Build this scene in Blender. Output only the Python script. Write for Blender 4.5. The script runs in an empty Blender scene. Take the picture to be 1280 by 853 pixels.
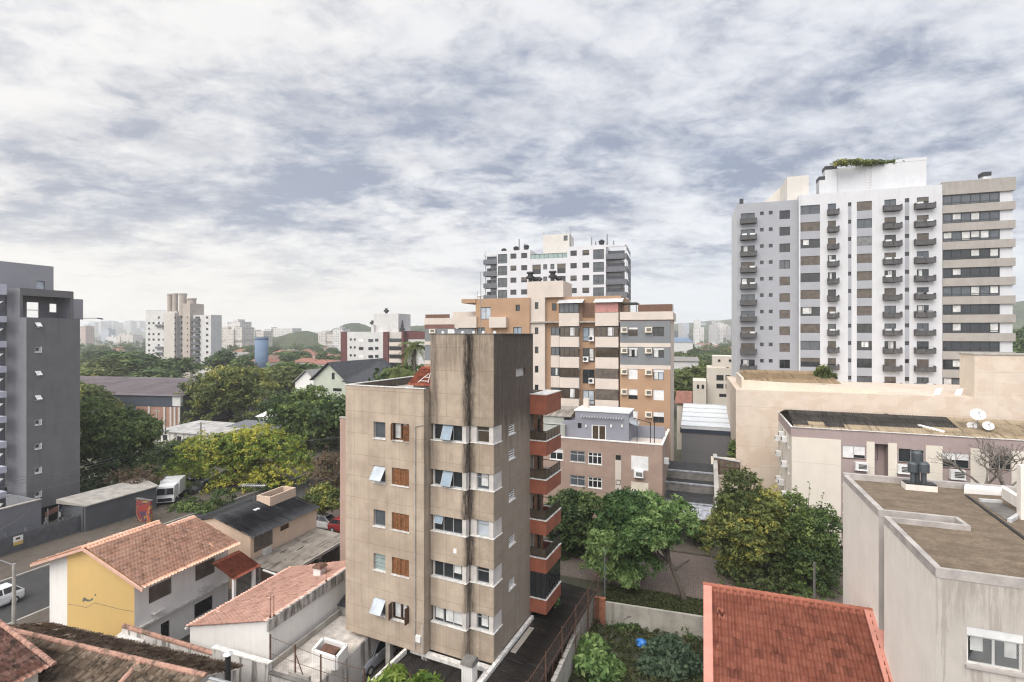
import bpy, math, random
import numpy as np
from math import sin, cos, pi, radians, sqrt, atan2
from mathutils import Vector

random.seed(7)
C = bpy.context.scene
COL = C.collection
# ---------------------------------------------------------------- camera, sky, sun, exposure
EYE = 22.5                      # camera height above the street (an eighth floor)
FPX, CXP, HYP = 640.0, 640.0, 418.0   # focal length, centre and horizon of the 1280 px photograph
cam = bpy.data.cameras.new('camera')
cam.sensor_width = 36.0
cam.lens = 36.0 * FPX / 1280.0
cam.shift_y = -(426.5 - HYP) / 1280.0
cam.clip_start = 0.5
cam.clip_end = 20000
cam_o = bpy.data.objects.new('camera', cam)
COL.objects.link(cam_o)
cam_o.location = (0, 0, EYE)
cam_o.rotation_euler = (pi / 2, 0, 0)
C.camera = cam_o

SUN_EL, SUN_AZ = radians(48), radians(-148)   # azimuth from +Y towards +X
sun = bpy.data.lights.new('sun', 'SUN')
sun.energy = 1.5
sun.angle = radians(45)
sun.color = (1.0, 0.93, 0.84)
sun_o = bpy.data.objects.new('sun', sun)
COL.objects.link(sun_o)
sd = Vector((sin(SUN_AZ) * cos(SUN_EL), cos(SUN_AZ) * cos(SUN_EL), sin(SUN_EL)))
sun_o.rotation_euler = sd.to_track_quat('Z', 'Y').to_euler()

C.view_settings.view_transform = 'Standard'
C.view_settings.look = 'None'
C.view_settings.exposure = 0.6
C.view_settings.gamma = 1.0
C.view_settings.use_curve_mapping = False
C.cycles.volume_bounces = 2
C.cycles.max_bounces = 6
C.cycles.filter_width = 1.2
C.cycles.transparent_max_bounces = 6
C.cycles.caustics_reflective = False
C.cycles.caustics_refractive = False


class NT:
    """small node-tree helper"""
    def __init__(self, tree):
        self.t = tree
        self.n = tree.nodes
        self.l = tree.links

    def add(self, kind, **kw):
        nd = self.n.new(kind)
        for k, v in kw.items():
            if k == 'inp':
                for i, x in v.items():
                    self.put(nd.inputs[i], x)
            else:
                setattr(nd, k, v)
        return nd

    def put(self, sock, x):
        if isinstance(x, bpy.types.NodeSocket):
            self.l.new(x, sock)
        elif hasattr(x, 'outputs'):
            self.l.new(x.outputs[0], sock)
        else:
            if isinstance(x, (tuple, list)) and len(x) == 3 and sock.type == 'RGBA':
                x = (*x, 1)
            sock.default_value = x

    def math(self, op, a, b=0.0, c=0.0, clamp=False):
        nd = self.add('ShaderNodeMath', operation=op, use_clamp=clamp)
        self.put(nd.inputs[0], a)
        self.put(nd.inputs[1], b)
        self.put(nd.inputs[2], c)
        return nd.outputs[0]

    def mix(self, f, a, b, blend='MIX'):
        nd = self.add('ShaderNodeMix', data_type='RGBA', blend_type=blend)
        self.put(nd.inputs[0], f)
        self.put(nd.inputs[6], a)
        self.put(nd.inputs[7], b)
        return nd.outputs[2]

    def noise(self, vec, scale, detail=4.0, rough=0.55, dist=0.0):
        nd = self.add('ShaderNodeTexNoise')
        self.put(nd.inputs['Vector'], vec)
        nd.inputs['Scale'].default_value = scale
        nd.inputs['Detail'].default_value = detail
        nd.inputs['Roughness'].default_value = rough
        nd.inputs['Distortion'].default_value = dist
        return nd.outputs[0]

    def smooth(self, x, lo, hi, a=0.0, b=1.0):
        nd = self.add('ShaderNodeMapRange', interpolation_type='SMOOTHSTEP')
        self.put(nd.inputs[0], x)
        for i, v in enumerate((lo, hi, a, b)):
            self.put(nd.inputs[i + 1], v)
        return nd.outputs[0]

    def vscale(self, vec, s):
        nd = self.add('ShaderNodeMapping')
        self.put(nd.inputs[0], vec)
        nd.inputs['Scale'].default_value = s
        return nd.outputs[0]


world = bpy.data.worlds.new('World')
C.world = world
world.use_nodes = True
W = NT(world.node_tree)
W.n.clear()
WS = 0.10
sky = W.add('ShaderNodeTexSky', sky_type='NISHITA', sun_disc=False, sun_elevation=SUN_EL, sun_rotation=SUN_AZ,
            altitude=20.0, air_density=1.2, dust_density=2.5, ozone_density=1.2)
tc = W.add('ShaderNodeTexCoord')
sep = W.add('ShaderNodeSeparateXYZ')
W.l.new(tc.outputs['Generated'], sep.inputs[0])
X, Y, Z = sep.outputs
zc = W.math('MAXIMUM', Z, 0.0)
den = W.math('ADD', zc, 0.2)
cmb = W.add('ShaderNodeCombineXYZ')
W.put(cmb.inputs[0], W.math('DIVIDE', X, den))
W.put(cmb.inputs[1], W.math('DIVIDE', Y, den))
P = W.add('ShaderNodeMapping')
W.put(P.inputs[0], cmb)
P.inputs['Location'].default_value = (5.3, 2.4, 0)
P.inputs['Rotation'].default_value = (0, 0, radians(-20))
P.inputs['Scale'].default_value = (1.0, 1.25, 1)
P = P.outputs[0]
n1 = W.noise(P, 1.05, 4, 0.55, 0.35)           # big banks
n2 = W.noise(P, 3.8, 12, 0.62, 0.25)         # clumps
n3 = W.noise(P, 12.0, 8, 0.62, 0.5)          # ripples
s = W.math('ADD', W.math('MULTIPLY', n1, 0.85), W.math('MULTIPLY', n2, 0.85))
s = W.math('ADD', s, W.math('MULTIPLY', n3, 0.34))
# the deck is thicker in the middle heights of the sky and thins to a milky band near the horizon
az = W.math('DIVIDE', X, W.math('MAXIMUM', Y, 0.05))
band = W.math('MULTIPLY', W.smooth(Z, 0.06, 0.24), W.smooth(Z, 0.60, 0.36))
s = W.math('ADD', s, W.math('MULTIPLY', band, 0.10))
s = W.math('SUBTRACT', s, W.math('MULTIPLY', W.math('MULTIPLY', W.smooth(az, -0.3, -1.0), W.smooth(Z, 0.22, 0.5)), 0.05))
dark = W.smooth(s, 0.87, 1.31)
dark = W.math('MULTIPLY', dark, W.smooth(W.noise(P, 2.1, 8, 0.6, 0.3), 0.25, 0.62, 0.55, 1.1))
bright = W.mix(W.smooth(az, -0.9, 0.5), (0.67, 0.655, 0.635), (0.61, 0.615, 0.635))
greyc = W.mix(W.smooth(az, -1.0, 0.2), (0.305, 0.325, 0.38), (0.235, 0.268, 0.345))
cl = W.mix(dark, bright, greyc)
hor = W.mix(W.smooth(az, -0.5, 0.75), (0.68, 0.655, 0.615), (0.54, 0.58, 0.63))
cl = W.mix(W.math('MULTIPLY', W.smooth(Z, 0.22, 0.0), 0.85), cl, hor)
# thin cloud glows round the hidden sun
vm = W.add('ShaderNodeVectorMath', operation='DOT_PRODUCT')
W.l.new(tc.outputs['Generated'], vm.inputs[0])
vm.inputs[1].default_value = sd
glow = W.math('ADD', 1.0, W.math('MULTIPLY', W.smooth(vm.outputs['Value'], 0.05, 1.0), 1.6))
gl3 = W.add('ShaderNodeCombineXYZ')
for i_ in range(3):
    W.put(gl3.inputs[i_], W.math('MULTIPLY', glow, 1 / WS))
cl10 = W.mix(1.0, cl, gl3, 'MULTIPLY')
thin = W.math('MULTIPLY', W.smooth(n2, 0.60, 0.42), 0.10)    # blue sky glimpsed through thin cloud
out = W.mix(thin, cl10, sky.outputs[0])
bg = W.add('ShaderNodeBackground')
W.put(bg.inputs[0], out)
bg.inputs[1].default_value = WS
wo = W.add('ShaderNodeOutputWorld')
W.l.new(bg.outputs[0], wo.inputs[0])

# ---------------------------------------------------------------- materials
MATS = {}


def principled(name):
    m = bpy.data.materials.new(name)
    m.use_nodes = True
    t = NT(m.node_tree)
    b = t.n['Principled BSDF']
    t.b = b
    return m, t


def plain(name, col, rough=0.6, metal=0.0, var=0.12, scale=1.5, spec=0.5, bump=0.0):
    """painted surface with gentle uneven tone"""
    if name in MATS:
        return MATS[name]
    m, t = principled(name)
    g = t.add('ShaderNodeTexCoord').outputs['Object']
    n = t.noise(g, scale, 5, 0.6)
    lo = tuple(c * (1 - var) for c in col)
    hi = tuple(min(1, c * (1 + var)) for c in col)
    t.put(t.b.inputs['Base Color'], t.mix(t.smooth(n, 0.3, 0.7), lo, hi))
    t.b.inputs['Roughness'].default_value = rough
    t.b.inputs['Metallic'].default_value = metal
    t.b.inputs['Specular IOR Level'].default_value = spec
    if bump:
        bn = t.add('ShaderNodeBump')
        bn.inputs['Strength'].default_value = bump
        bn.inputs['Distance'].default_value = 0.02
        t.put(bn.inputs['Height'], t.noise(g, scale * 12, 4))
        t.l.new(bn.outputs[0], t.b.inputs['Normal'])
    MATS[name] = m
    return m


def plaster(name, col, streak=0.35, blotch=0.15, dirt=(0.10, 0.085, 0.07), joints=None, ztop=None, topdirt=0.0, patches=None, lo=0.5, hi=0.78):
    """rendered wall: blotches, rain streaks, optional panel joints (step along, step up), dirt running from its top edge"""
    if name in MATS:
        return MATS[name]
    m, t = principled(name)
    g = t.add('ShaderNodeTexCoord').outputs['Object']
    sp = t.add('ShaderNodeSeparateXYZ')
    t.put(sp.inputs[0], g)
    x, y, z = sp.outputs
    blo = t.smooth(t.noise(g, 0.55, 6, 0.62), 0.3, 0.72)
    c = t.mix(blo, tuple(q * (1 - blotch) for q in col), tuple(min(1, q * (1 + blotch * 0.6)) for q in col))
    c = t.mix(t.math('MULTIPLY', t.noise(g, 9, 3), 0.14), c, tuple(q * 0.55 for q in col))
    if patches:
        pm = t.smooth(t.noise(t.vscale(g, (0.5, 0.5, 0.8)), 0.6, 4, 0.5, 0.4), 0.5, 0.54)
        c = t.mix(t.math('MULTIPLY', pm, 0.6), c, patches)
    st = t.noise(t.vscale(g, (1.0, 1.0, 0.07)), 2.6, 6, 0.65)
    stm = t.math('MULTIPLY', t.smooth(st, lo, hi), streak)
    if ztop is not None:
        fall = t.smooth(z, ztop - 2.2, ztop)
        e = t.smooth(t.noise(t.vscale(g, (1.0, 1.0, 0.16)), 3.4, 5, 0.7), 0.36, 0.66)
        stm = t.math('MAXIMUM', stm, t.math('MULTIPLY', t.math('MULTIPLY', e, fall), topdirt))
    c = t.mix(stm, c, dirt)
    hgt = t.noise(g, 24, 4, 0.6)
    if joints:
        def line(v, step, w):
            f = t.math('FRACT', t.math('DIVIDE', v, step))
            return t.math('LESS_THAN', t.math('ABSOLUTE', t.math('SUBTRACT', f, 0.5)), w / step)
        jl = t.math('MAXIMUM', line(t.math('ADD', x, y), joints[0], 0.018), line(z, joints[1], 0.018))
        c = t.mix(t.math('MULTIPLY', jl, 0.45), c, tuple(q * 0.4 for q in col))
        hgt = t.math('SUBTRACT', hgt, t.math('MULTIPLY', jl, 0.8))
    t.put(t.b.inputs['Base Color'], c)
    t.b.inputs['Roughness'].default_value = 0.88
    t.b.inputs['Specular IOR Level'].default_value = 0.25
    bn = t.add('ShaderNodeBump')
    bn.inputs['Strength'].default_value = 0.25
    bn.inputs['Distance'].default_value = 0.02
    t.put(bn.inputs['Height'], hgt)
    t.l.new(bn.outputs[0], t.b.inputs['Normal'])
    MATS[name] = m
    return m


def tile_mat(name, cols, moss=0.0, mosscol=(0.05, 0.042, 0.03), rough=0.9, mscale=0.9, specks=False):
    """roof tiles: one tone per tile from the tile grid stored as UV, dirt and moss over it"""
    m, t = principled(name)
    uv = t.add('ShaderNodeTexCoord').outputs['UV']
    g = t.add('ShaderNodeTexCoord').outputs['Object']
    fl = t.add('ShaderNodeVectorMath', operation='FLOOR')
    t.put(fl.inputs[0], uv)
    wn = t.add('ShaderNodeTexWhiteNoise', noise_dimensions='2D')
    t.l.new(fl.outputs[0], wn.inputs['Vector'])
    c = t.mix(wn.outputs['Value'], cols[0], cols[1])
    c = t.mix(t.math('MULTIPLY', t.math('GREATER_THAN', wn.outputs['Value'], .93), .6), c, tuple(q * .6 for q in cols[2]))
    c = t.mix(t.math('MULTIPLY', t.smooth(t.noise(g, 1.1, 5, 0.6), 0.4, 0.75), 0.55), c, cols[2])
    if specks:
        sk = t.smooth(t.noise(g, 7.0, 4, 0.5), 0.69, 0.72)
        c = t.mix(t.math('MULTIPLY', sk, 0.6), c, (0.45, 0.36, 0.3))
    if moss:
        mm = t.smooth(t.noise(g, mscale, 8, 0.72), 0.62 - moss * 0.35, 0.72 - moss * 0.2)
        c = t.mix(t.math('MULTIPLY', mm, 0.88), c, mosscol)
    t.put(t.b.inputs['Base Color'], c)
    t.b.inputs['Roughness'].default_value = rough
    t.b.inputs['Specular IOR Level'].default_value = 0.15
    MATS[name] = m
    return m


def glass(name, col, rough=0.06, spec=0.6):
    m, t = principled(name)
    g = t.add('ShaderNodeTexCoord').outputs['Object']
    n = t.noise(g, 1.3, 3)
    t.put(t.b.inputs['Base Color'], t.mix(n, tuple(c * 0.5 for c in col), tuple(c * 1.6 for c in col)))
    t.b.inputs['Roughness'].default_value = rough
    t.b.inputs['Specular IOR Level'].default_value = spec
    MATS[name] = m
    return m


def leaf_mat(name, dark, light, tip=None):
    """leaves: tone differs from clump to clump (stored per clump), some light passes through"""
    m, t = principled(name)
    a = t.add('ShaderNodeAttribute', attribute_name='tone')
    c = t.mix(a.outputs['Fac'], dark, light)
    if tip:
        c = t.mix(t.smooth(a.outputs['Fac'], 0.72, 1.0), c, tip)
    t.put(t.b.inputs['Base Color'], c)
    t.b.inputs['Roughness'].default_value = 0.62
    t.b.inputs['Specular IOR Level'].default_value = 0.25
    tr = t.add('ShaderNodeBsdfTranslucent')
    t.put(tr.inputs[0], c)
    mx = t.add('ShaderNodeMixShader')
    mx.inputs[0].default_value = 0.3
    t.l.new(t.b.outputs[0], mx.inputs[1])
    t.l.new(tr.outputs[0], mx.inputs[2])
    t.l.new(mx.outputs[0], t.n['Material Output'].inputs[0])
    MATS[name] = m
    return m


# ---------------------------------------------------------------- mesh helpers
class MB:
    """collects faces and links them as ONE mesh object"""
    def __init__(self):
        self.v, self.f, self.m, self.uv = [], [], [], []

    def face(self, pts, mi=0, uv=None):
        i = len(self.v)
        self.v += [tuple(p) for p in pts]
        self.f.append(tuple(range(i, i + len(pts))))
        self.m.append(mi)
        return self

    def box(self, x0, x1, y0, y1, z0, z1, mi=0):
        return self.hexa([(x0, y0, z0), (x1, y0, z0), (x1, y1, z0), (x0, y1, z0)],
                         [(x0, y0, z1), (x1, y0, z1), (x1, y1, z1), (x0, y1, z1)], mi)

    def hexa(self, bot, top, mi=0):
        """prism between two matching rings"""
        i, n = len(self.v), len(bot)
        self.v += [tuple(p) for p in bot] + [tuple(p) for p in top]
        self.f.append(tuple(i + n - 1 - k for k in range(n)))
        self.f.append(tuple(i + n + k for k in range(n)))
        for k in range(n):
            k2 = (k + 1) % n
            self.f.append((i + k, i + k2, i + n + k2, i + n + k))
        self.m += [mi] * (n + 2)
        return self

    def tube(self, p0, p1, r0, r1=None, n=8, mi=0):
        p0, p1 = Vector(p0), Vector(p1)
        r1 = r0 if r1 is None else r1
        d = (p1 - p0)
        if d.length < 1e-6:
            return self
        d.normalize()
        a = d.orthogonal().normalized()
        b = d.cross(a)
        R0 = [p0 + (a * cos(2 * pi * k / n) + b * sin(2 * pi * k / n)) * r0 for k in range(n)]
        R1 = [p1 + (a * cos(2 * pi * k / n) + b * sin(2 * pi * k / n)) * r1 for k in range(n)]
        return self.hexa(R0, R1, mi)

    def path(self, pts, r, n=6, mi=0):
        for a, b in zip(pts, pts[1:]):
            self.tube(a, b, r, r, n, mi)
        return self

    def lathe(self, c, prof, n=16, mi=0):
        """prof: list of (r, z) going up"""
        for (r0, z0), (r1, z1) in zip(prof, prof[1:]):
            self.hexa([(c[0] + r0 * cos(2 * pi * k / n), c[1] + r0 * sin(2 * pi * k / n), c[2] + z0) for k in range(n)],
                      [(c[0] + r1 * cos(2 * pi * k / n), c[1] + r1 * sin(2 * pi * k / n), c[2] + z1) for k in range(n)], mi)
        return self

    def build(self, name, mat, parent=None, smooth=False):
        me = bpy.data.meshes.new(name)
        me.from_pydata(self.v, [], self.f)
        for mm in (mat if isinstance(mat, (list, tuple)) else [mat]):
            me.materials.append(mm)
        if any(self.m):
            me.polygons.foreach_set('material_index', self.m)
        if smooth:
            me.polygons.foreach_set('use_smooth', [True] * len(self.f))
        me.update()
        o = bpy.data.objects.new(name, me)
        COL.objects.link(o)
        if parent is not None:
            o.parent = parent
        return o


def fast_mesh(name, verts, faces, mat, parent=None, attr=None, uv=None, smooth=False):
    """quads from numpy arrays"""
    me = bpy.data.meshes.new(name)
    nv, nf = len(verts), len(faces)
    k = faces.shape[1]
    me.vertices.add(nv)
    me.vertices.foreach_set('co', np.asarray(verts, np.float32).ravel())
    me.loops.add(nf * k)
    me.loops.foreach_set('vertex_index', np.asarray(faces, np.int32).ravel())
    me.polygons.add(nf)
    me.polygons.foreach_set('loop_start', np.arange(nf, dtype=np.int32) * k)
    if attr is not None:
        a = me.attributes.new('tone', 'FLOAT', 'FACE')
        a.data.foreach_set('value', np.asarray(attr, np.float32))
    if uv is not None:
        ul = me.uv_layers.new(name='UVMap')
        ul.data.foreach_set('uv', np.asarray(uv, np.float32).ravel())
    if smooth:
        me.polygons.foreach_set('use_smooth', np.ones(nf, bool))
    me.materials.append(mat)
    me.update(calc_edges=True)
    me.validate()
    o = bpy.data.objects.new(name, me)
    COL.objects.link(o)
    if parent is not None:
        o.parent = parent
    return o


def tag(o, label=None, cat=None, group=None, kind=None):
    if label:
        o['label'] = label
    if cat:
        o['category'] = cat
    if group:
        o['group'] = group
    if kind:
        o['kind'] = kind
    return o


def empty(name, loc, label, cat, rz=0.0, group=None):
    o = bpy.data.objects.new(name, None)
    COL.objects.link(o)
    o.location = loc
    o.rotation_euler = (0, 0, rz)
    return tag(o, label, cat, group)


def copy_tree(o, parent=None):
    c = o.copy()
    COL.objects.link(c)
    c.parent = parent
    for ch in [x for x in o.children]:
        copy_tree(ch, c)
    return c


# ---- measuring: a pixel of the photograph plus a distance or a height gives a place in the world
def at(px, py, d):
    return Vector(((px - CXP) / FPX * d, d, EYE - (py - HYP) / FPX * d))


def gnd(px, py, z=0.0):
    d = (EYE - z) * FPX / (py - HYP)
    return Vector(((px - CXP) / FPX * d, d, z))


class Bld(object):
    """a building: an Empty at a ground corner; local x runs along its front (to the right), local y into its depth"""
    def __init__(self, name, label, cat, px, d, a, group=None, O=None):
        self.O = O if O is not None else ((px - CXP) / FPX * d, d)
        n = sqrt(a * a + FPX * FPX)
        self.U = (a / n, FPX / n)
        self.V = (FPX / n, -a / n)
        self.rz = atan2(-a, FPX)
        self.root = empty(name, (self.O[0], self.O[1], 0), label, cat, self.rz, group)

    def fu(self, px, py=HYP, c=0.0):
        """pixel on the plane y = c -> (x, z)"""
        dx = (px - CXP) / FPX
        D = (c + self.O[0] * self.U[0] + self.O[1] * self.U[1]) / (dx * self.U[0] + self.U[1])
        v = (dx * D - self.O[0]) * self.V[0] + (D - self.O[1]) * self.V[1]
        return v, EYE - (py - HYP) / FPX * D

    def fv(self, px, py=HYP, c=0.0):
        """pixel on the plane x = c -> (y, z)"""
        dx = (px - CXP) / FPX
        D = (c + self.O[0] * self.V[0] + self.O[1] * self.V[1]) / (dx * self.V[0] + self.V[1])
        u = (dx * D - self.O[0]) * self.U[0] + (D - self.O[1]) * self.U[1]
        return u, EYE - (py - HYP) / FPX * D

    def fz(self, px, py, z):
        """pixel on the level z -> (x, y)"""
        g = gnd(px, py, z)
        ex, ey = g.x - self.O[0], g.y - self.O[1]
        return ex * self.V[0] + ey * self.V[1], ex * self.U[0] + ey * self.U[1]

    def world(self, x, y, z=0.0):
        return Vector((self.O[0] + x * self.V[0] + y * self.U[0], self.O[1] + x * self.V[1] + y * self.U[1], z))

    def mb(self, name, mat, fn, parent=None, smooth=False):
        m = MB()
        fn(m)
        return m.build(name, mat, parent or self.root, smooth)

    def box(self, name, mat, *b, parent=None):
        return MB().box(*b).build(name, mat, parent or self.root)


def loc(face, c, s, n, z):
    if face == 'front':
        return (s, c - n, z)
    if face == 'back':
        return (s, c + n, z)
    if face == 'right':
        return (c + n, s, z)
    return (c - n, s, z)


def panel(mb, face, c, s0, s1, z0, z1, holes=(), rec=0.16, mi=0, hole_mi=None):
    """a wall face with real openings and reveals"""
    hs = [(max(a, s0), min(b, s1), max(p, z0), min(q, z1)) for a, b, p, q in holes]
    hs = [h for h in hs if h[1] - h[0] > 0.01 and h[3] - h[2] > 0.01]
    ss = sorted({s0, s1, *[h[0] for h in hs], *[h[1] for h in hs]})
    for sa, sb in zip(ss, ss[1:]):
        if sb - sa < 1e-5:
            continue
        mid = (sa + sb) / 2
        cuts = sorted((h[2], h[3]) for h in hs if h[0] < mid < h[1])
        z = z0
        for p, q in cuts + [(z1, z1)]:
            if p - z > 1e-5:
                mb.face([loc(face, c, sa, 0, z), loc(face, c, sb, 0, z), loc(face, c, sb, 0, p), loc(face, c, sa, 0, p)], mi)
            z = max(z, q)
    hm = mi if hole_mi is None else hole_mi
    for a, b, p, q in hs:
        for (e, f) in (((a, p), (b, p)), ((b, p), (b, q)), ((b, q), (a, q)), ((a, q), (a, p))):
            mb.face([loc(face, c, e[0], 0, e[1]), loc(face, c, f[0], 0, f[1]), loc(face, c, f[0], -rec, f[1]), loc(face, c, e[0], -rec, e[1])], hm)
    return mb


def fbox(mb, face, c, s0, s1, n0, n1, z0, z1, mi=0):
    a = loc(face, c, s0, n0, z0)
    b = loc(face, c, s1, n1, z1)
    lo_ = [min(p, q) for p, q in zip(a, b)]
    hi_ = [max(p, q) for p, q in zip(a, b)]
    return mb.box(lo_[0], hi_[0], lo_[1], hi_[1], lo_[2], hi_[2], mi)


def window(B, face, c, s0, s1, z0, z1, rec=0.16, fm='frame_dark', n=2, gl='glass_dark', blind=0.0, blind_m='shutter_white',
           curtain=None, sill='sill_white', fw=0.045, transom=None, name='window', bars=0, sillout=0.05):
    """window part (frame) > pane, blind, curtain, sill"""
    m = MB()
    n0, n1 = -rec - 0.03, -rec + 0.03
    fbox(m, face, c, s0, s1, n0, n1, z0, z0 + fw)
    fbox(m, face, c, s0, s1, n0, n1, z1 - fw, z1)
    fbox(m, face, c, s0, s0 + fw, n0, n1, z0 + fw, z1 - fw)
    fbox(m, face, c, s1 - fw, s1, n0, n1, z0 + fw, z1 - fw)
    for k in range(1, n):
        x = s0 + (s1 - s0) * k / n
        fbox(m, face, c, x - fw / 2, x + fw / 2, n0, n1 - 0.004, z0 + fw, z1 - fw)
    if transom:
        zt = z0 + (z1 - z0) * transom
        fbox(m, face, c, s0 + fw, s1 - fw, n0, n1 - 0.008, zt - fw / 2, zt + fw / 2)
    for k in range(bars):
        zt = z0 + (z1 - z0) * (k + 1) / (bars + 1)
        fbox(m, face, c, s0 + fw, s1 - fw, n0, n1 + 0.006, zt - fw / 2, zt + fw / 2)
    w = m.build(name, MATS[fm], B.root)
    p = MB()
    p.face([loc(face, c, s0, -rec - 0.015, z0), loc(face, c, s1, -rec - 0.015, z0), loc(face, c, s1, -rec - 0.015, z1), loc(face, c, s0, -rec - 0.015, z1)])
    p.build('pane', MATS[gl], w)
    if blind > 0.02:
        q = MB()
        fbox(q, face, c, s0 + 0.01, s1 - 0.01, n1 + 0.002, n1 + 0.03, z1 - (z1 - z0) * min(blind, 0.99), z1 - 0.005)
        q.build('blind', MATS[blind_m], w)
    if curtain:
        q = MB()
        for (f0, f1, h) in curtain:
            k = max(2, int((f1 - f0) * (s1 - s0) / 0.09))
            for j in range(k):
                a = s0 + fw + (s1 - s0 - 2 * fw) * (f0 + (f1 - f0) * j / k)
                b = s0 + fw + (s1 - s0 - 2 * fw) * (f0 + (f1 - f0) * (j + 1) / k)
                d0, d1 = (-0.011, -0.003) if j % 2 else (-0.003, -0.011)
                zb = z1 - (z1 - z0) * h
                q.face([loc(face, c, a, -rec + d0, zb), loc(face, c, b, -rec + d1, zb), loc(face, c, b, -rec + d1, z1 - fw), loc(face, c, a, -rec + d0, z1 - fw)])
        q.build('curtain', MATS['curtain'], w)
    if sill:
        q = MB()
        fbox(q, face, c, s0 - 0.04, s1 + 0.04, -rec + 0.03, sillout, z0 - 0.06, z0 + 0.004)
        q.build('sill', MATS[sill], w)
    return w


def ac_unit(B, face, c, s0, s1, z0, z1, dep=0.45, body='shutter_white', name='air_conditioner', fan=False):
    """window air conditioner: casing > grille"""
    m = MB()
    fbox(m, face, c, s0, s1, 0.003, dep, z0, z1)
    fbox(m, face, c, s0 - 0.03, s1 + 0.03, 0.003, dep + 0.05, z0 - 0.05, z0 - 0.005)
    o = m.build(name, MATS[body], B.root)
    g = MB()
    w = s1 - s0
    if fan:
        mid, r = (s0 + s1) / 2 - w * 0.1, min(w, z1 - z0) * 0.36
        zc = (z0 + z1) / 2
        pts = [loc(face, c, mid + r * cos(k * pi / 8), dep + 0.006, zc + r * sin(k * pi / 8)) for k in range(16)]
        pts2 = [loc(face, c, mid + r * cos(k * pi / 8), dep + 0.02, zc + r * sin(k * pi / 8)) for k in range(16)]
        g.hexa(pts, pts2)
    else:
        for k in range(4):
            za = z0 + (z1 - z0) * (0.18 + 0.17 * k)
            fbox(g, face, c, s0 + w * 0.25, s1 - w * 0.1, dep + 0.003, dep + 0.02, za, za + (z1 - z0) * 0.11)
    g.build('grille', MATS['dark_metal'], o)
    return o


def tiled(name, mat, parent, O, e, g, Le, Lg, period=0.21, course=0.36, amp=0.035, step=0.03, clip=None, res=6, thick=0.06, smooth=True):
    """a tiled roof slope: O corner at the eave, e along the eave, g up the slope (unit vectors); waves across, a step at every course"""
    O, e, g = Vector(O), Vector(e).normalized(), Vector(g).normalized()
    nrm = e.cross(g)
    if nrm.z < 0:
        nrm = -nrm
    nx = max(2, int(round(Le / period)))
    ny = max(1, int(round(Lg / course)))
    S = np.linspace(0, Le, nx * res + 1)
    ph = S / Le * nx * 2 * pi
    h = amp * np.where(np.cos(ph) > 0, np.cos(ph), 0.55 * np.cos(ph))
    T, SG, TV = [], [], []
    under = step * .45 if step > .025 else 0.0
    for j in range(ny):
        T += [Lg * j / ny - (under if j else 0), Lg * (j + 1) / ny + .01]
        SG += [step, 0.0]
        TV += [j + 0.002, j + 0.998]
    T, SG, TV = np.array(T), np.array(SG), np.array(TV)
    o_, e_, g_, n_ = map(np.array, (O, e, g, nrm))
    jit = np.random.default_rng(int(Le * 100 + Lg * 10)).normal(0, 1, (ny, nx + 1))
    jr = jit[np.repeat(np.arange(ny), 2)][:, np.minimum(((S / Le * nx) + .25).astype(int), nx)]
    V3 = o_ + S[None, :, None] * e_ + T[:, None, None] * g_ + (h[None, :, None] + SG[:, None, None] + (jr * step * .28)[:, :, None]) * n_
    nr, nc = len(T), len(S)
    idx = np.arange(nr * nc).reshape(nr, nc)
    F = np.stack([idx[:-1, :-1], idx[:-1, 1:], idx[1:, 1:], idx[1:, :-1]], -1).reshape(-1, 4)
    uvv = np.stack(np.broadcast_arrays((S / Le * nx)[None, :] + 0.25, TV[:, None]), -1).reshape(-1, 2)
    V3 = V3.reshape(-1, 3)
    if clip is not None:
        fc = V3[F].mean(1)
        F = F[clip(fc)]
    UV = uvv[F].reshape(-1, 2)
    return fast_mesh(name, V3, F, mat, parent, uv=UV, smooth=False)


def caps(name, mat, parent, p0, p1, r=0.12, L=0.4):
    """row of half-round ridge tiles"""
    p0, p1 = Vector(p0), Vector(p1)
    n = max(1, int((p1 - p0).length / L))
    d = (p1 - p0) / n
    side = d.cross(Vector((0, 0, 1))).normalized()
    up = side.cross(d).normalized()
    m = MB()
    for k in range(n):
        a, b = p0 + d * k - d * 0.06, p0 + d * (k + 1)
        ra, rb = r * 1.08, r * 0.9
        A = [a + side * ra * cos(t) + up * ra * sin(t) for t in np.linspace(-0.35, pi + 0.35, 7)]
        Bq = [b + side * rb * cos(t) + up * rb * sin(t) for t in np.linspace(-0.35, pi + 0.35, 7)]
        m.hexa(A, Bq)
    return m.build(name, mat, parent)


# ---------------------------------------------------------------- colours
plain('frame_dark', (0.035, 0.033, 0.033), 0.45)
plain('frame_white', (0.72, 0.71, 0.69), 0.45)
plain('frame_alu', (0.42, 0.43, 0.44), 0.4, 0.3)
plain('frame_brown', (0.09, 0.05, 0.03), 0.5)
plain('sill_white', (0.62, 0.6, 0.57), 0.7, var=0.25, scale=4)
plain('shutter_white', (0.68, 0.68, 0.68), 0.55, var=0.1)
plain('shutter_cream', (0.66, 0.6, 0.5), 0.6)
plain('shutter_brown', (0.10, 0.083, 0.068), 0.55, var=0.3)
plain('shutter_grey', (0.16, 0.16, 0.165), 0.5, var=0.3)
plain('curtain', (0.55, 0.55, 0.54), 0.9, var=0.2)
plain('dark_metal', (0.03, 0.03, 0.032), 0.5, 0.2)
plain('grey_metal', (0.25, 0.26, 0.27), 0.45, 0.5)
plain('light_metal', (0.6, 0.61, 0.62), 0.4, 0.3)
plain('rust', (0.11, 0.055, 0.035), 0.8, var=0.4, scale=5)
plain('white_paint', (0.74, 0.73, 0.71), 0.7, var=0.07)
plain('concrete', (0.34, 0.32, 0.29), 0.9, var=0.22, scale=1.2, bump=0.3)
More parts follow.
